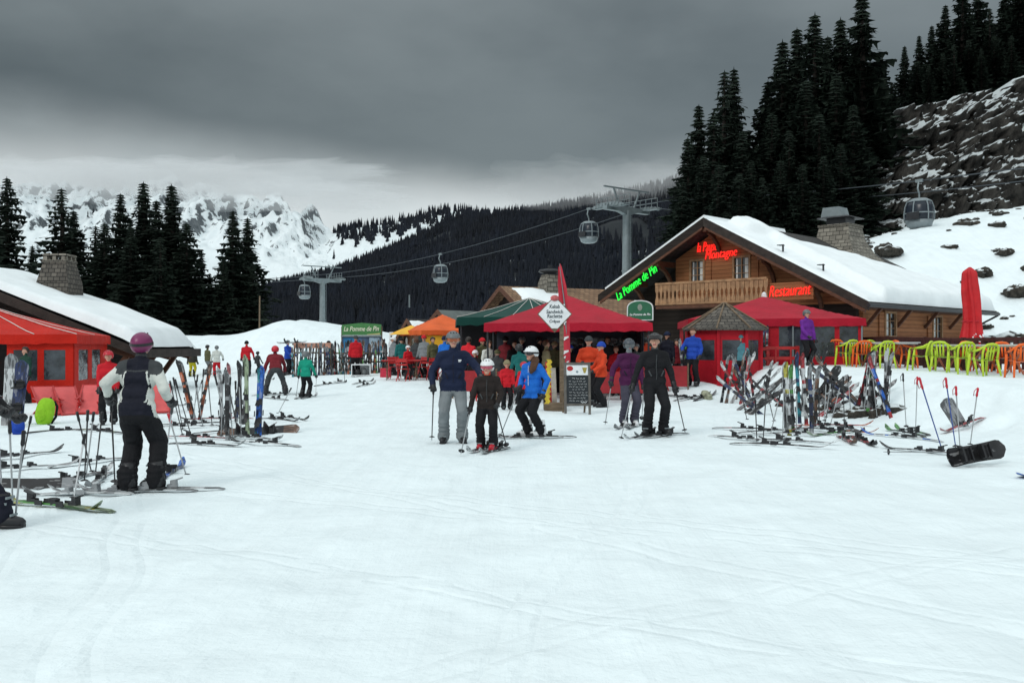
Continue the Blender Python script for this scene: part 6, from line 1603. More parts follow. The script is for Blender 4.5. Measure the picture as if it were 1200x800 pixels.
# ------------------------------------------------------------------ rack at the kiosk
GR = 'skis standing at the kiosk'
rack(822, 898, 31.3, 'wooden ski rack between the kiosk and the snow bank', .95)
rack_row(800, 900, 30.6, 26, 'in the rack at the kiosk', GR, (1.25, 1.5), .2)
stick(801, 449, 797, 405, 1.65, 'grey', 'white', 'beside the royal blue jacket', GR); stick(805, 449, 803, 408, 1.6, 'black', 'green', 'beside the royal blue jacket', GR)
for k in range(10):
    a = G(845 + k * 5.6, 466 + rgk.uniform(-3, 8)); l = rgk.uniform(1.4, 1.7); c1 = rgk.choice(['black', 'grey', 'white', 'brown', 'red', 'black'])
    ski(a - Vector((0, 0, .05)), (rgk.uniform(-.1, .75), rgk.uniform(.1, .5), rgk.uniform(.4, .8)), (rgk.uniform(-.4, .4), -1, .3), l, c1, rgk.choice(['black', 'grey', 'white']), 'leaning on the bank', 'left of the big cluster', GR)
for a in [(815, 470, 838, 462, 'black', 'grey'), (786, 464, 812, 468, 'black', 'grey'), (795, 470, 828, 464, 'grey', 'black')]: lay(a[0], a[1], a[2], a[3], 1.5, a[4], a[5], 'before the royal blue jacket', 'skis lying by the kiosk')
# ------------------------------------------------------------------ right cluster
W3 = 'in the big cluster at the bank'; G3 = 'skis of the big right cluster'
stick(937, 496, 933, 413, 1.75, 'teal', 'dark blue', W3, G3); stick(945, 499, 940, 422, 1.75, 'white', 'red', W3, G3); stick(942, 476, 953, 417, 1.7, 'orange', 'black', W3, G3, .1); stick(949, 468, 968, 416, 1.75, 'black', 'black', W3, G3, .1); stick(951, 508, 949, 450, 1.55, 'dark blue', 'grey', W3, G3)
stick(925, 510, 921, 440, 1.6, 'white', 'yellow', W3, G3); stick(921, 508, 919, 441, 1.6, 'grey', 'white', W3, G3); stick(929, 506, 927, 452, 1.55, 'grey', 'green', W3, G3); stick(940, 488, 944, 430, 1.6, 'grey', 'white', W3, G3, .12); stick(954, 500, 957, 455, 1.5, 'brown', 'grey', W3, G3)
def leanski(px0, py0, px1, py1, c1, c2, dy=.25, where=W3, L=None, group=G3):
    a = G(px0, py0); p = P(px1, py1, a.y + dy); d = p - a; l = L or min(1.8, max(1.3, d.length * 1.05))
    return ski(a, d, (-.35, -1, .35), l, c1, c2, 'leaning', where, group)
for a in [(873, 484, 932, 447, 'black', 'grey'), (864, 481, 915, 446, 'grey', 'black'), (878, 486, 926, 452, 'black', 'black'), (868, 476, 922, 440, 'white', 'grey'), (953, 476, 990, 448, 'grey', 'brown'), (955, 484, 996, 456, 'orange', 'red'), (951, 480, 992, 452, 'white', 'grey'), (960, 488, 994, 460, 'red', 'white'), (948, 470, 985, 446, 'brown', 'grey')]: leanski(*a)
for k in range(20):
    a = G(rgk.uniform(866, 1012), rgk.uniform(468, 490)); s_g = 1 if a.x > 7 and rgk.random() < .75 else -1
    ski(a - Vector((0, 0, .06)), ((rgk.uniform(.3, 1.3) if s_g > 0 else -rgk.uniform(.1, .45)), rgk.uniform(.0, .5), rgk.uniform(.18, .55)), (rgk.uniform(-.5, .5), -1, .4), rgk.uniform(1.4, 1.7), rgk.choice(['black', 'black', 'grey', 'grey', 'white', 'brown', 'red', 'dark blue']), rgk.choice(['black', 'grey', 'white', 'brown']), 'tangled', W3, G3)
for k in range(12):
    px = rgk.uniform(862, 990); py = rgk.uniform(478, 505); plant(px, py, px + rgk.uniform(-14, 14), py - rgk.uniform(42, 58), W3, rgk.choice(['black', 'grey', 'black']))
for k in range(10):
    px = rgk.uniform(200, 300); py = rgk.uniform(488, 512); plant(px, py, px + rgk.uniform(-12, 12), py - rgk.uniform(48, 66), W2, rgk.choice(['black', 'grey', 'black']))
board(G(950, 478), (.62, .35, .72), (.4, -.9, .3), 1.45, 'black', 'black', 'black snowboard leaning behind the big right ski cluster', .13, True)
for a in [(894, 520, 899, 440, 'black'), (887, 517, 885, 468, 'black'), (960, 500, 960, 454, 'black'), (917, 512, 919, 444, 'grey'), (903, 508, 914, 462, 'grey'), (933, 510, 934, 452, 'grey'), (997, 486, 994, 440, 'grey')]: plant(a[0], a[1], a[2], a[3], W3, a[4])
for a in [(980, 510, 876, 510, 'white', 'grey'), (848, 514, 902, 519, 'white', 'black'), (880, 521, 950, 526, 'black', 'grey'), (862, 504, 910, 505, 'black', 'pink'), (958, 500, 992, 499, 'red', 'orange'), (995, 507, 958, 511, 'green', 'pale green'), (982, 511, 1003, 523, 'red', 'brown'), (992, 510, 1028, 526, 'red', 'black'), (962, 505, 996, 508, 'black', 'orange'), (985, 500, 1008, 508, 'black', 'grey'), (870, 508, 935, 505, 'grey', 'black'), (900, 516, 960, 520, 'grey', 'white')]: lay(a[0], a[1], a[2], a[3], 1.65, a[4], a[5], W3, G3)
# ------------------------------------------------------------------ skis propped together, right
W4 = 'in the propped bundle'; G4 = 'skis propped together on the bank'
for a in [(1003, 487, 1025, 410, 'red', 'black'), (1009, 485, 1024, 413, 'white', 'grey'), (1016, 487, 1027, 411, 'grey', 'green'), (1024, 486, 1026, 412, 'black', 'white'), (1033, 486, 1047, 420, 'black', 'grey'), (1044, 489, 1030, 446, 'blue', 'red'), (1002, 482, 1018, 440, 'black', 'grey'), (1020, 484, 1029, 416, 'white', 'pink'), (1036, 482, 1041, 424, 'grey', 'white'), (1040, 486, 1024, 430, 'white', 'black')]:
    stick(a[0], a[1], a[2], a[3], 1.65, a[4], a[5], W4, G4, .12, state='propped')
for a in [(1012, 488, 1018, 430, 'grey'), (1028, 490, 1022, 432, 'grey'), (1042, 470, 1044, 436, 'grey')]: plant(a[0], a[1], a[2], a[3], W4, a[4])
W5 = 'on the right bank'
plant(1062, 500, 1058, 437, W5, 'grey'); plant(1073, 502, 1075, 441, W5, 'grey', P_RED); plant(1105, 530, 1077, 442, W5, 'blue', P_RED); plant(1120, 524, 1108, 442, W5, 'blue', P_RED); plant(1125, 524, 1120, 452, W5, 'grey', P_RED); plant(1137, 521, 1146, 454, W5, 'grey', P_RED)
G5 = 'skis lying on the right'
for a in [(1098, 516, 1026, 501, 'black', 'green'), (1100, 513, 1040, 500, 'black', 'green'), (1088, 516, 1024, 510, 'white', 'blue'), (1107, 533, 1062, 528, 'grey', 'black'), (1146, 494, 1110, 507, 'red', 'pink'), (1000, 514, 1026, 524, 'orange', 'black')]: lay(a[0], a[1], a[2], a[3], 1.5, a[4], a[5], W5, G5)
a_, c_ = G(1035, 533), G(1100, 533); pole(a_ + Vector((0, 0, .05)), a_ + (c_ - a_).normalized() * 1.15 + Vector((0, 0, .04)), 'beside the standing snowboard', 'lying on the snow', 'grey')
p = G(1106, 546); board(p + Vector((.02, 0, .10)), (1, .12, .16), (-.15, -1, .25), .86, 'black', 'black', 'black snowboard standing on its edge at the right with bindings', .14)
p = G(1139, 500); board(p - Vector((0, 0, .35)), (-.45, .2, .9), (-.2, -1, .2), 1.0, 'grey', 'grey', 'grey snowboard stuck upright in the snow bank at the right', .15, False)
p = G(1192, 561); board(p + Vector((0, 0, .02)), (1, .1, 0), (0, 0, 1), 1.4, 'blue', 'blue', 'bright blue snowboard tip at the right edge of the photo', .13, False)
p = G(20, 512); board(Vector((-10.05, 19.0, gz(-10, 19) - .05)), (.03, .15, 1), (.1, -1, .1), 1.42, 'dark blue', 'dark blue', 'dark blue snowboard standing before the left marquee opening', .145)
board(Vector((-10.35, 19.25, gz(-10, 19) - .05)), (.0, .12, 1), (.1, -1, .1), 1.55, 'white', 'grey', 'white snowboard standing behind the dark blue one', .14, False)
# ------------------------------------------------------------------ terrace furniture
LIME = M('lime_plastic', (.46, .62, .035), .4, .06); ORPL = M('orange_plastic', (.78, .13, .012), .4, .06); TTOP = M('table_top', (.55, .56, .55), .45, .08)
REDM = M('red_lacquer', (.42, .02, .02), .45, .15); SLING = M('red_sling', (.62, .10, .10), .7, .12, 3, .2, 12)
_pc = {}
def plastic_chair(loc, rz, mat, label):
    key = mat.name
    t = thing('garden_chair', label, 'chair', loc, R(rz), 'plastic chairs on the snowy terrace')
    if key not in _pc:
        me = []
        b = MB()
        def seat(u, v): return ((u - .5) * (.44 - .03 * v), -.22 + .43 * v, .44 - .02 * math.sin(math.pi * v) + .012 * (2 * u - 1) ** 2)
        b.grid(seat, 8, 8); o = len(b.v); b.grid(lambda u, v: tuple(Vector(seat(u, v)) - Vector((0, 0, .02))), 8, 8); me.append(('seat', b.mesh('seat', mat, True)))
        for sx in (-1, 1):
            b = MB(); b.tube([(sx * .27, -.27, 0), (sx * .255, -.25, .25), (sx * .245, -.225, .44), (sx * .25, -.21, .60)], [.024, .032, .036, .028], 8); me.append(('leg', b.mesh('leg', mat, True)))
            b = MB(); b.tube([(sx * .25, .32, 0), (sx * .225, .26, .25), (sx * .205, .215, .44)], [.022, .030, .034], 8); me.append(('leg', b.mesh('leg', mat, True)))
            b = MB(); b.tube([(sx * .25, -.22, .60), (sx * .265, -.19, .645), (sx * .27, 0, .65), (sx * .25, .16, .69), (sx * .20, .26, .76)], [.026, .03, .032, .032, .028], 8, flat=.55); me.append(('armrest', b.mesh('armrest', mat, True)))
        b = MB(); b.tube([(-.205, .215, .44), (-.215, .25, .62), (-.19, .285, .76), (-.12, .305, .81), (0, .31, .825), (.12, .305, .81), (.19, .285, .76), (.215, .25, .62), (.205, .215, .44)], [.028, .027, .03, .034, .036, .034, .03, .027, .028], 8)
        for x in (-.09, 0, .09): b.bar((x * .8, .215, .43), (x, .30, .80), .045, .012)
        me.append(('backrest', b.mesh('backrest', mat, True))); _pc[key] = me
    for nm, m_ in _pc[key]:
        o = bpy.data.objects.new(nm, m_); COL.objects.link(o); o.parent = t
    return t
def terrY(px): return float(np.interp(px, [975, 1060, 1130, 1200], [31.5, 27.5, 24.6, 22.8]))
def onterr(px, dy=0):
    Y = terrY(px) + dy; return GY(px, Y)
for px, dy, rz, m, lab in [(980, 0, 160, ORPL, 'orange plastic chair at the left end of the terrace row'), (993, -.6, 195, LIME, 'lime plastic chair second from the left on the terrace'), (1011, -.4, 170, ORPL, 'orange plastic chair next to the two overlapping lime chairs'),
    (1027, 1.6, 20, LIME, 'lime plastic chair behind the first table'), (1035, -.5, 185, LIME, 'lime plastic chair in front of the first table'), (1060, .9, 100, ORPL, 'orange plastic chair behind the first table top at its right end'), (1078, -.4, 232, LIME, 'lime plastic chair turned sideways at the right of the first table'),
    (1105, -.2, 140, LIME, 'lime plastic chair at the left corner of the second table'), (1127, -.3, 180, LIME, 'middle lime plastic chair before the second table'), (1153, -.4, 190, LIME, 'nearest lime plastic chair before the second table'), (1140, 1.6, 10, ORPL, 'orange plastic chair behind the middle of the second table'),
    (1178, 1.5, -10, ORPL, 'orange plastic chair behind the right part of the second table'), (1196, -.5, 170, ORPL, 'orange plastic chair cut by the right edge of the photo')]:
    p = onterr(px, dy); plastic_chair(p - Vector((0, 0, .02)), rz, m, lab)
def terr_table(pa, pb, label, dy=.55):
    a, c_ = onterr(pa, dy), onterr(pb, dy); mid = (a + c_) / 2; d = c_ - a; L = math.hypot(d.x, d.y)
    t = thing('terrace_table', label, 'table', mid, math.atan2(d.y, d.x)); z = .0
    b = MB(); b.box((0, 0, .735), (L, .72, .035)); b.box((0, 0, .70), (L - .1, .62, .03)); b.build('table_top', TTOP, t)
    for sx in np.linspace(-L / 2 + .4, L / 2 - .4, 3 if L > 3 else 2):
        for sg in (-1, 1):
            b = MB(); b.bar((sx - .28 * sg, -.28, 0), (sx + .28 * sg, -.24, .70), .045, .03); b.bar((sx - .28 * sg, .28, 0), (sx + .28 * sg, .24, .70), .045, .03); b.build('leg', M('rust_metal', (.30, .09, .05), .5, .2), t)
    return t
terr_table(990, 1066, 'long grey terrace table nearer the red marquee'); terr_table(1097, 1215, 'long grey terrace table at the right edge')
# closed parasol
p = GY(1138, 29.5); UMB = thing('parasol', 'tall closed bright red parasol standing on the terrace', 'parasol', p)
ztop = EYE + (405 - 313) * 29.5 / F - p.z
b = MB(); b.tube([(0, 0, -.3), (0, 0, ztop - .05)], .035, 8); b.build('pole', METAL, UMB)
b = MB()
def fold(u, v):
    a = 2 * math.pi * u; z = .55 + (ztop - .55) * v
    r = np.interp(v, [0, .08, .3, .34, .7, .94, 1.0], [.33, .34, .26, .25, .25, .20, .03]) * (1 + .17 * math.sin(a * 6 + 2 * v) + .06 * math.sin(a * 11 + 7 * v))
    return (r * math.cos(a) + .04 * math.sin(v * 5), r * math.sin(a), z + .06 * math.sin(a * 6) * (1 - v) ** 6)
b.grid(fold, 60, 40); b.build('canopy', M('closed_parasol_red', (.50, .010, .015), .6, .15, 3, .3, 10), UMB, smooth=True)
b = MB()
for k in range(7): b.box((-.10 + .06 * k + .02 * math.sin(k * 3), -.335, .92 + .10 * math.sin(k * 1.7)), (.05, .008, .09), rot=Matrix.Rotation(k * .6, 3, 'Y'))
b.build('white_print', WHITE, UMB)
b = MB(); b.tube([(.27 * math.cos(a), .27 * math.sin(a), 1.45) for a in np.linspace(0, 6.283, 17)], .015, 5); b.build('strap', P_RED, UMB)
# terrace railing
def railing(pxs, label, z0=.05, h=.92, panel=None, gap=.20, dy=2.2, Yf=terrY, slat=.14, mat=None):
    pts = [GY(px, Yf(px) + dy) for px in pxs]; t = thing('railing', label, 'railing', pts[0])
    o = pts[0]
    for a, c_ in zip(pts, pts[1:]):
        d = c_ - a; L = d.length; n = max(2, int(L / gap))
        for zz in (h - .04, .25):
            b = MB(); b.bar(a - o + Vector((0, 0, zz)), c_ - o + Vector((0, 0, zz)), .05, .10); b.build('rail', mat, t)
        for k in range(n):
            q = a - o + d * ((k + .5) / n); b = MB(); b.bar(q + Vector((0, -.04, .05)), q + Vector((0, -.04, h - .08)), slat, .025, up=(0, 1, 0)); b.build('slat', mat, t)
    for a in pts:
        b = MB(); q = a - o; b.box(q + Vector((0, .05, h / 2 - .1)), (.1, .1, h + .25)); b.build('post', mat, t)
    return t
RAILM = M('maroon_board', (.055, .016, .014), .7, .3, 3, .3, 15, stretch=(3, 3, 1))
railing([962, 1000, 1040, 1085, 1130, 1165, 1215], 'dark maroon slatted railing behind the coloured terrace chairs', mat=RAILM)
railing([868, 900, 935], 'low red railing in front of the closed marquee', h=.62, gap=.5, slat=.05, dy=0, Yf=lambda px: 30.6, mat=REDM)

# ------------------------------------------------------------------ red deck chairs and folding furniture
def deck_chair(loc, rz, label, mat=SLING):
    t = thing('deck_chair', label, 'deck chair', loc, R(rz), 'red deck chairs at the left marquee')
    for sx in (-1, 1):
        b = MB(); b.bar((sx * .30, -.62, .02), (sx * .30, .55, .98), .05, .035); b.build('rail', REDM, t)
        b = MB(); b.bar((sx * .26, .55, 0), (sx * .26, -.40, .42), .045, .03); b.build('leg', REDM, t)
        b = MB(); b.bar((sx * .33, -.35, .52), (sx * .33, .25, .58), .06, .025); b.build('armrest', REDM, t)
    for yy, zz in ((-.6, .05), (.54, .97)):
        b = MB(); b.bar((-.3, yy, zz), (.3, yy, zz), .04, .04); b.build('crossbar', REDM, t)
    b = MB()
    for off in (0, -.012): b.grid(lambda u, v: ((u - .5) * .54, -.56 + 1.1 * v, .08 + .90 * v - .19 * math.sin(math.pi * min(1, v * 1.25)) * (1 - .25 * v) + off), 6, 18)
    b.build('sling', mat, t, smooth=True)
    return t
for px, py, rz, lab in [(56, 486, 42, 'red deck chair in front of the left marquee window, left one'), (80, 486, 38, 'red deck chair in front of the left marquee windows, right one'), (187, 483, 20, 'red deck chair right of the magenta helmeted skier'), (106, 484, 14, 'red deck chair by the right end of the left marquee')]:
    deck_chair(G(px, py), rz, lab).scale = (.8, .8, .68)
def folding_chair(loc, rz, label):
    t = thing('folding_chair', label, 'chair', loc, R(rz), 'red folding chairs outside the marquees')
    for sx in (-1, 1):
        b = MB(); b.bar((sx * .21, -.24, 0), (sx * .21, .24, .86), .03, .025); b.build('leg', REDM, t)
        b = MB(); b.bar((sx * .18, .26, 0), (sx * .18, -.2, .46), .03, .025); b.build('leg', REDM, t)
    b = MB(); 
    for k in range(5): b.box((0, -.18 + .09 * k, .46), (.42, .07, .02))
    b.bar((-.19, -.2, .445), (-.19, .2, .445), .02, .03); b.bar((.19, -.2, .445), (.19, .2, .445), .02, .03); b.build('seat', REDM, t)
    b = MB(); b.bar((-.22, .2, .78), (.22, .2, .78), .02, .14); b.bar((-.22, .17, .62), (.22, .17, .62), .02, .07); b.build('backrest', REDM, t)
def folding_table(loc, rz, label, L=1.5):
    t = thing('folding_table', label, 'table', loc, R(rz), 'red folding tables outside the marquees')
    b = MB(); b.box((0, 0, .74), (L, .65, .03)); b.box((0, 0, .71), (L - .12, .5, .03)); b.build('table_top', REDM, t)
    for sx in (-1, 1):
        b = MB(); x = sx * (L / 2 - .2)
        b.bar((x, -.3, 0), (x, .26, .7), .05, .03, up=(1, 0, 0)); b.bar((x + .04, .3, 0), (x + .04, -.26, .7), .05, .03, up=(1, 0, 0)); b.build('trestle', POST, t)
k = 0
for px, Y, rz, lab in [(462, 36.5, 20, 'leftmost red folding chair outside'), (472, 35.2, 170, 'red folding chair with its back to the snow'), (486, 38, 30, 'red folding chair behind the front table'), (508, 35.5, 200, 'red folding chair near the navy jacketed skier'), (497, 37.5, -20, 'red folding chair between the two tables'), (520, 38, 60, 'red folding chair by the green awning post'),
    (548, 31, 20, 'red folding chair under the green awning'), (566, 27.2, 180, 'red folding chair at the left of the central marquee'), (735, 27.6, 170, 'red folding chair at the right of the central marquee'), (772, 28.6, 20, 'red folding chair right of the central marquee post')]:
    folding_chair(GY(px, Y), rz, lab)
for px, Y, rz, lab in [(470, 35.9, 8, 'red folding table at the front left'), (503, 36.6, -6, 'red folding table close to the navy jacketed skier'), (515, 39.5, 10, 'red folding table before the orange tent')]: folding_table(GY(px, Y), rz, lab)
for px, Y, lab, w in [(560, 28.1, 'red canvas barrier panel at the left of the central marquee', 1.5), (604, 27.2, 'red canvas barrier panel left of the menu post', 1.1), (728, 27.0, 'red canvas barrier panel right of the blackboard', 1.5), (775, 28.2, 'red canvas barrier panel by the chalet entrance', 1.6)]:
    p = GY(px, Y); t = thing('barrier', lab, 'barrier', p, R(random.uniform(-6, 6)), 'red barriers round the marquee')
    b = MB(); b.grid(lambda u, v: ((u - .5) * w, .02 * math.sin(u * 9) * math.sin(v * 3), .22 + .62 * v), 14, 6); b.build('panel', M('barrier_red', (.34, .018, .025), .6, .15), t, smooth=True)
    for sx in (-.5, .5):
        b = MB(); b.tube([(sx * w, 0, -.1), (sx * w, 0, .92)], .025, 7); b.build('post', POST, t)
# tables under the central marquee with cups and bottles
for px, Y, lab in [(590, 29.2, 'long wooden table under the left half of the central marquee'), (700, 29.4, 'long wooden table under the right half of the central marquee')]:
    p = GY(px, Y); t = thing('bench_table', lab, 'table', p)
    b = MB(); b.box((0, 0, .76), (1.9, .7, .04)); b.build('table_top', POST, t)
    for sx in (-.75, .75):
        b = MB(); b.bar((sx, -.3, -.05), (sx, .0, .74), .07, .05, up=(1, 0, 0)); b.bar((sx, .3, -.05), (sx, .0, .74), .07, .05, up=(1, 0, 0)); b.build('trestle', POST, t)
    for k in range(6):
        x = -.8 + .3 * k; b = MB(); hgt = .10 + .12 * (k % 2)
        b.lathe([(.035, 0), (.04, hgt * .6), (.02, hgt * .85), (.02, hgt)] if k % 2 else [(.032, 0), (.042, hgt)], (0, 0, 0), 10)
        o = b.build('bottle' if k % 2 else 'cup', P_WHITE if k % 2 == 0 else M('bottle_green_glass', (.03, .10, .05), .2), smooth=True); o.location = p + Vector((x, -.12 + .09 * (k % 3), .78))
        tag(o, ('white cup' if k % 2 == 0 else 'dark green bottle') + ' on the ' + ('left' if px < 640 else 'right') + ' table of the central marquee', 'cup' if k % 2 == 0 else 'bottle', ('cups' if k % 2 == 0 else 'bottles') + (' on the left table' if px < 640 else ' on the right table'))

# ------------------------------------------------------------------ signs
# diamond menu sign on its post with planks
Yd = 23.6
p = GY(656, Yd); DS = thing('menu_sign', 'white diamond menu sign on a wooden post before the central marquee', 'sign', p)
zc = EYE + (405 - 368) * Yd / F - p.z; xo = (650 - 656) * Yd / F; hw = .41
b = MB(); b.box((.05, .06, zc / 2 + .0), (.10, .10, zc + .35)); b.build('post', POST, DS)
def dia(r, y, dy, m):
    b = MB(); b.prism([(xo, y, zc + r * 1.06), (xo + r, y, zc), (xo, y, zc - r * 1.06), (xo - r, y, zc)], (0, dy, 0)); return b.build('panel' if m is not POST else 'frame', m, DS)
dia(hw + .03, -.02, .028, POST); dia(hw, -.034, .012, WHITE)
for txt, dz, w in (('Kebab', .19, .26), ('Sandwich', .06, .42), ('Raclette', -.05, .38), ('Crêpes', -.19, .27)):
    write(txt, .1, M('sign_ink', (.05, .07, .08), .6), DS, face_m((xo, -.037, zc + dz), (1, 0, 0), (0, 0, 1)), 'lettering', .002, .1, .002, fit=(w, .095))
b = MB(); b.ell((xo, -.045, zc + .40), (.11, .02, .075), nu=14, nv=8); b.build('emblem', M('emblem_red', (.42, .10, .10), .5, .4, 12), DS, smooth=True)
b = MB(); b.prism([(xo - .09, -.04, zc - .36), (xo + .09, -.04, zc - .36), (xo, -.04, zc - .455)], (0, .02, 0)); b.build('tip_plate', POST, DS)
b = MB(); b.box((-.12, .05, .10), (.55, .35, .22)); b.build('foot', POST, DS)
for k, (px, h, cm, lab) in enumerate([(645, 1.25, REDM, 'dark red plank leaning on the menu sign post'), (650, 1.1, M('pale_plank', (.42, .38, .33), .7, .3), 'pale plank leaning on the menu sign post'), (640, 1.15, BEAM, 'dark brown plank left of the menu sign post'), (660, 1.35, POST, 'weathered plank right of the menu sign post')]):
    g = GY(px, Yd + .35); b = MB(); b.box((0, 0, h / 2), (.13, .04, h)); o = b.build('plank', cm); o.location = g - Vector((0, 0, .03)); o.rotation_euler = (R(-6), R(-3 + 2 * k), R(10 * k)); tag(o, lab, 'plank', 'planks round the menu sign post')
g = GY(640, 22.9); b = MB(); pts = []
for q in range(19): pts.append((-.05 + .045 * (q % 2) + .05 * q / 18, .0, .20 + .06 * q))
for q in range(18, -1, -1): pts.append((.06 + .045 * (q % 2) + .05 * q / 18, .0, .20 + .06 * q))
for q in range(18): b.prism([pts[q], pts[q + 1], pts[36 - q], pts[37 - q]], (0, .02, 0))
o = b.build('edge_banner', M('yellow_cloth', (.55, .40, .03), .6, .35, 9)); o.location = g; tag(o, 'narrow yellow zigzag edged strip hanging right of the teenager in blue', 'banner')
# feather flag
p = GY(661, 24.8); FL = thing('feather_flag', 'tall pointed red feather flag with white print above the central marquee', 'flag', p)
zt = EYE + (405 - 309) * 24.8 / F - p.z
b = MB(); b.tube([(.10, 0, -.1), (.09, 0, 1.2), (.02, 0, zt * .7), (-.12, 0, zt)], [.025, .022, .018, .008], 7); b.build('pole', METAL, FL)
b = MB(); zb = .95
def flag(u, v):
    z = zb + (zt - zb) * v; w = np.interp(v, [0, .12, .5, .8, .97, 1], [.13, .25, .28, .22, .09, .01])
    xr = np.interp(v, [0, .45, .75, 1], [.095, .06, -.0, -.12]) + .02
    return (xr + (u - .75) * w, .03 * math.sin(u * 5 + v * 7), z)
for off in (0,): b.grid(flag, 10, 30)
b.build('banner', M('flag_red', (.50, .025, .045), .6, .1), FL, smooth=True)
b = MB()
for v0, u0, r in ((.60, .35, .07), (.565, .55, .06), (.53, .42, .05), (.48, .62, .075), (.44, .5, .05), (.30, .55, .08), (.17, .5, .085), (.12, .4, .06), (.07, .6, .05)):
    c_ = Vector(flag(u0, v0)) + Vector((0, -.02, 0)); b.box(c_, (r * 1.5, .006, r * .55), rot=Matrix.Rotation(r * 31, 3, 'Y')); b.box(c_ + Vector((.02, .004, .03)), (r * .5, .006, r * 1.5), rot=Matrix.Rotation(r * 17, 3, 'Y'))
b.build('white_print', WHITE, FL)
# blackboard
p = G(677, 485); BB = thing('blackboard', 'standing blackboard menu in a grey wooden frame with chalk lines', 'blackboard', p, R(6))
b = MB(); H = 1.22
for sx in (-.29, .29): b.bar((sx, 0, -.02), (sx, .10, H), .055, .04)
b.bar((-.29, .018, .22), (.29, .018, .22), .04, .055); b.bar((-.29, .10, H - .03), (.29, .10, H - .03), .04, .055); b.build('frame', M('grey_frame', (.11, .10, .09), .7, .3), BB)
for sx in (-.29, .29):
    b = MB(); b.bar((sx * .9, .55, 0), (sx * .9, .13, H - .05), .045, .03); b.build('strut', POST, BB)
tl = Matrix.Rotation(R(-4.7), 3, 'X')
b = MB(); b.box(tl @ Vector((0, .005, .57)), (.53, .012, .67), rot=tl); b.build('board', M('slate_board', (.018, .022, .026), .6, .3), BB)
b = MB(); b.box(tl @ Vector((0, .004, 1.04)), (.53, .014, .24), rot=tl); hdp = b.build('header_panel', WHITE, BB)
b = MB(); b.ell(tl @ Vector((-.17, -.006, 1.08)), (.075, .006, .06), nu=12, nv=6, rot=tl); b.build('red_emblem', REDM, hdp)
b = MB(); b.prism([tl @ Vector(q) for q in ((.12, -.006, 1.10), (.24, -.006, 1.10), (.20, -.006, .97), (.16, -.006, .97))], (0, .004, 0)); b.build('cup_emblem', M('ochre_print', (.35, .27, .05), .6), hdp)
b = MB(); b.ell(tl @ Vector((.0, -.006, 1.0)), (.03, .005, .03), nu=8, nv=5, rot=tl); b.build('small_emblem', M('grey_print', (.2, .25, .28), .6), hdp)
b = MB(); rgc = random.Random(5)
for r in range(9):
    z = .84 - r * .066; x = -.20 + (.08 if r in (0, 4) else 0); xe = .20 if r not in (4,) else .1
    while x < xe:
        L = rgc.uniform(.03, .08); pts = [tl @ Vector((x + L * q / 5, -.006, z + rgc.uniform(-.014, .016))) for q in range(6)]
        b.tube(pts, .0035 if r else .005, 4); x += L + rgc.uniform(.015, .04)
b.build('chalk_lines', M('chalk', (.55, .56, .56), .9), BB)
b = MB(); b.tube([tl @ Vector((.08 + .02 * q, -.006, .275 + .012 * math.sin(q * 2.1))) for q in range(8)], .008, 5); b.build('chalk_mark', WHITE, BB)
# map board with green header
p = GY(423.5, 48.5); MBD = thing('map_board', 'large piste map board with green header sign behind the ski rack', 'sign', p, R(-6))
z1 = EYE + (405 - 380) * 48.5 / F - p.z; z2 = EYE + (405 - 392.5) * 48.5 / F - p.z; z3 = z2 - 1.05; w = 47 * 48.5 / F
b = MB(); b.prism([(-w / 2, 0, z2), (w / 2, 0, z2), (w / 2, 0, z1), (0, 0, z1 + .08), (-w / 2, 0, z1 - .02)], (0, .12, 0)); hd_ = b.build('header', M('header_green', (.055, .20, .06), .5, .1), MBD)
write('La Pomme de Pin', .3, M('cream_letters', (.70, .72, .55), .6), hd_, face_m((0, -.012, (z1 + z2) / 2 + .05), (1, 0, .02), (0, 0, 1)), 'lettering', .008, .3, .004, fit=(w * .90, .25))
b = MB(); b.prism([(w * .15, -.014, z2 + .04), (w * .47, -.014, z2 + .10), (w * .47, -.014, z2 + .03), (w * .15, -.014, z2 + .01)], (0, .01, 0)); b.build('stripe', M('header_yellow', (.55, .50, .22), .5), hd_)
b = MB(); b.box((0, .03, z2 - .05), (w + .06, .2, .08)); b.build('ledge', METAL, MBD)
b = MB(); b.box((0, .06, (z2 + z3) / 2 - .04), (w, .06, z2 - z3 - .1)); pn = b.build('map_panel', M('map_blue', (.05, .09, .16), .5, .6, 2.2), MBD)
b = MB(); b.box((-w * .31, .02, (z2 + z3) / 2 + .1), (w * .3, .014, .6)); b.build('map_sheet', M('map_sheet_blue', (.02, .16, .34), .5, .3, 3), pn)
b = MB(); b.box((w * .33, .02, (z2 + z3) / 2 + .12), (w * .26, .014, .55)); b.build('map_sheet', M('map_sheet_pale', (.28, .38, .46), .5, .4, 4), pn)
for sx in (-.5, .5):
    b = MB(); b.box((sx * w, .08, z1 / 2 - .1), (.09, .09, z1)); b.build('post', POST, MBD)
p = GY(458.5, 44.5); WS = thing('post_sign', 'narrow white sign board standing on a post by the racks', 'sign', p)
z1 = EYE + (405 - 389) * 44.5 / F - p.z; z2 = EYE + (405 - 407) * 44.5 / F - p.z
b = MB(); b.box((0, .04, z1 / 2 - .1), (.06, .06, z1 + .2)); b.build('post', METAL, WS)
b = MB(); b.box((0, 0, (z1 + z2) / 2), (.20, .03, z1 - z2)); b.build('panel', WHITE, WS)
b = MB()
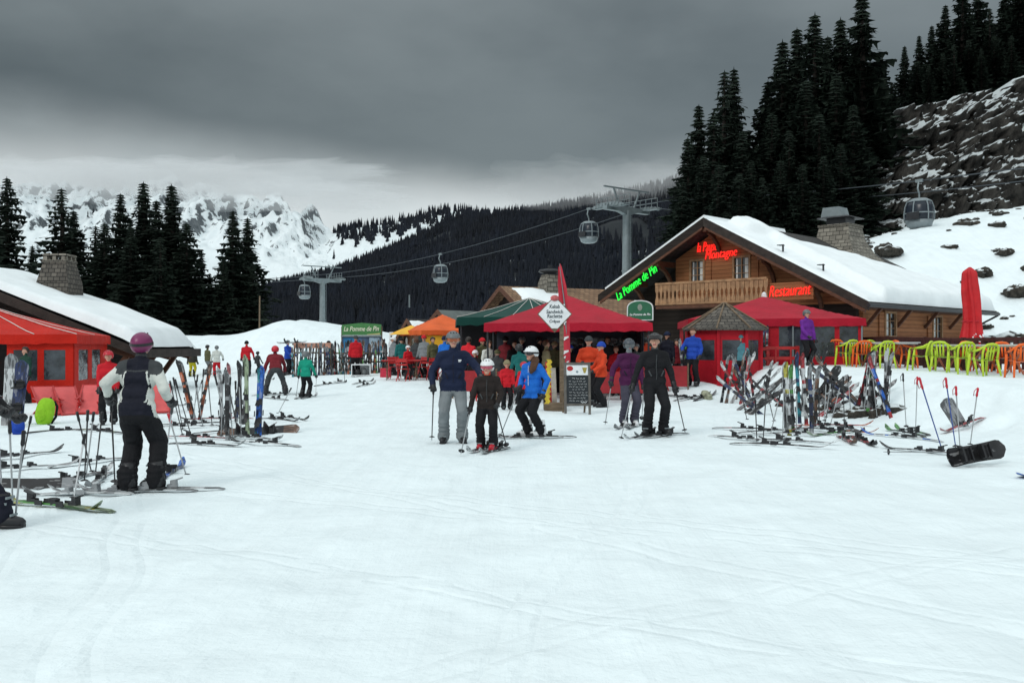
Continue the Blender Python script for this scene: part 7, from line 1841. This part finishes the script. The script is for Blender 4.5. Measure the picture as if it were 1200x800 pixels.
for zz in (.72, .5): b.ell((0, -.02, z2 + (z1 - z2) * zz), (.035, .008, .06), nu=10, nv=6)
b.build('pictogram', BLACK, WS)
# crates by the far racks
p = GY(423, 41.5); CR = thing('crate', 'white open crate on the snow before the map board', 'crate', p, R(8))
for c_, d in (((0, .3, .28), (.8, .04, .5)), ((-.4, 0, .28), (.04, .6, .5)), ((.4, 0, .28), (.04, .6, .5)), ((0, 0, .04), (.8, .6, .04)), ((0, 0, .52), (.84, .64, .04))):
    b = MB(); b.box(c_, d); b.build('panel', WHITE, CR)
b = MB(); b.ell((-.15, -.1, .2), (.14, .12, .14), nu=12, nv=8); b.build('contents', P_BLACK, CR, smooth=True); b = MB(); b.ell((.15, -.05, .2), (.13, .12, .15), nu=12, nv=8); b.build('contents', P_GREY, CR, smooth=True)
p = GY(452, 38.5); b = MB(); b.box((0, 0, .17), (.42, .4, .34), taper=.92); o = b.build('box', M('red_box', (.5, .02, .05), .5, .15)); o.location = p; bx_ = o; tag(o, 'small red box on the snow left of the folding tables', 'box')
b = MB(); b.box((0, 0, .355), (.43, .41, .05), taper=.95); b.build('lid', P_RED, o)

bpy.data.scenes.remove(TMPSC)
# ------------------------------------------------------------------ labels that single out repeats
from collections import defaultdict
grp = defaultdict(list)
for o, stem, tail, px in REG: grp[(stem, tail)].append((px, o))
ORD = ['first', 'second', 'third', 'fourth', 'fifth', 'sixth', 'seventh', 'eighth', 'ninth', 'tenth', 'eleventh', 'twelfth'] + [p + q for p in ('thirt', 'fourt', 'fift', 'sixt', 'sevent', 'eight', 'ninet') for q in ('eenth',)] + ['twentieth']
for (stem, tail), lst in grp.items():
    lst.sort(key=lambda q: q[0]); n = len(lst)
    for i, (px, o) in enumerate(lst):
        s = f'{stem} {tail}'
        if n == 2: s += ', left one' if i == 0 else ', right one'
        elif n > 2: s += ', leftmost' if i == 0 else (', rightmost' if i == n - 1 else f', {ORD[min(i, 19)]} from left')
        w = s.split()
        o['label'] = s if len(w) <= 16 else ' '.join(w)
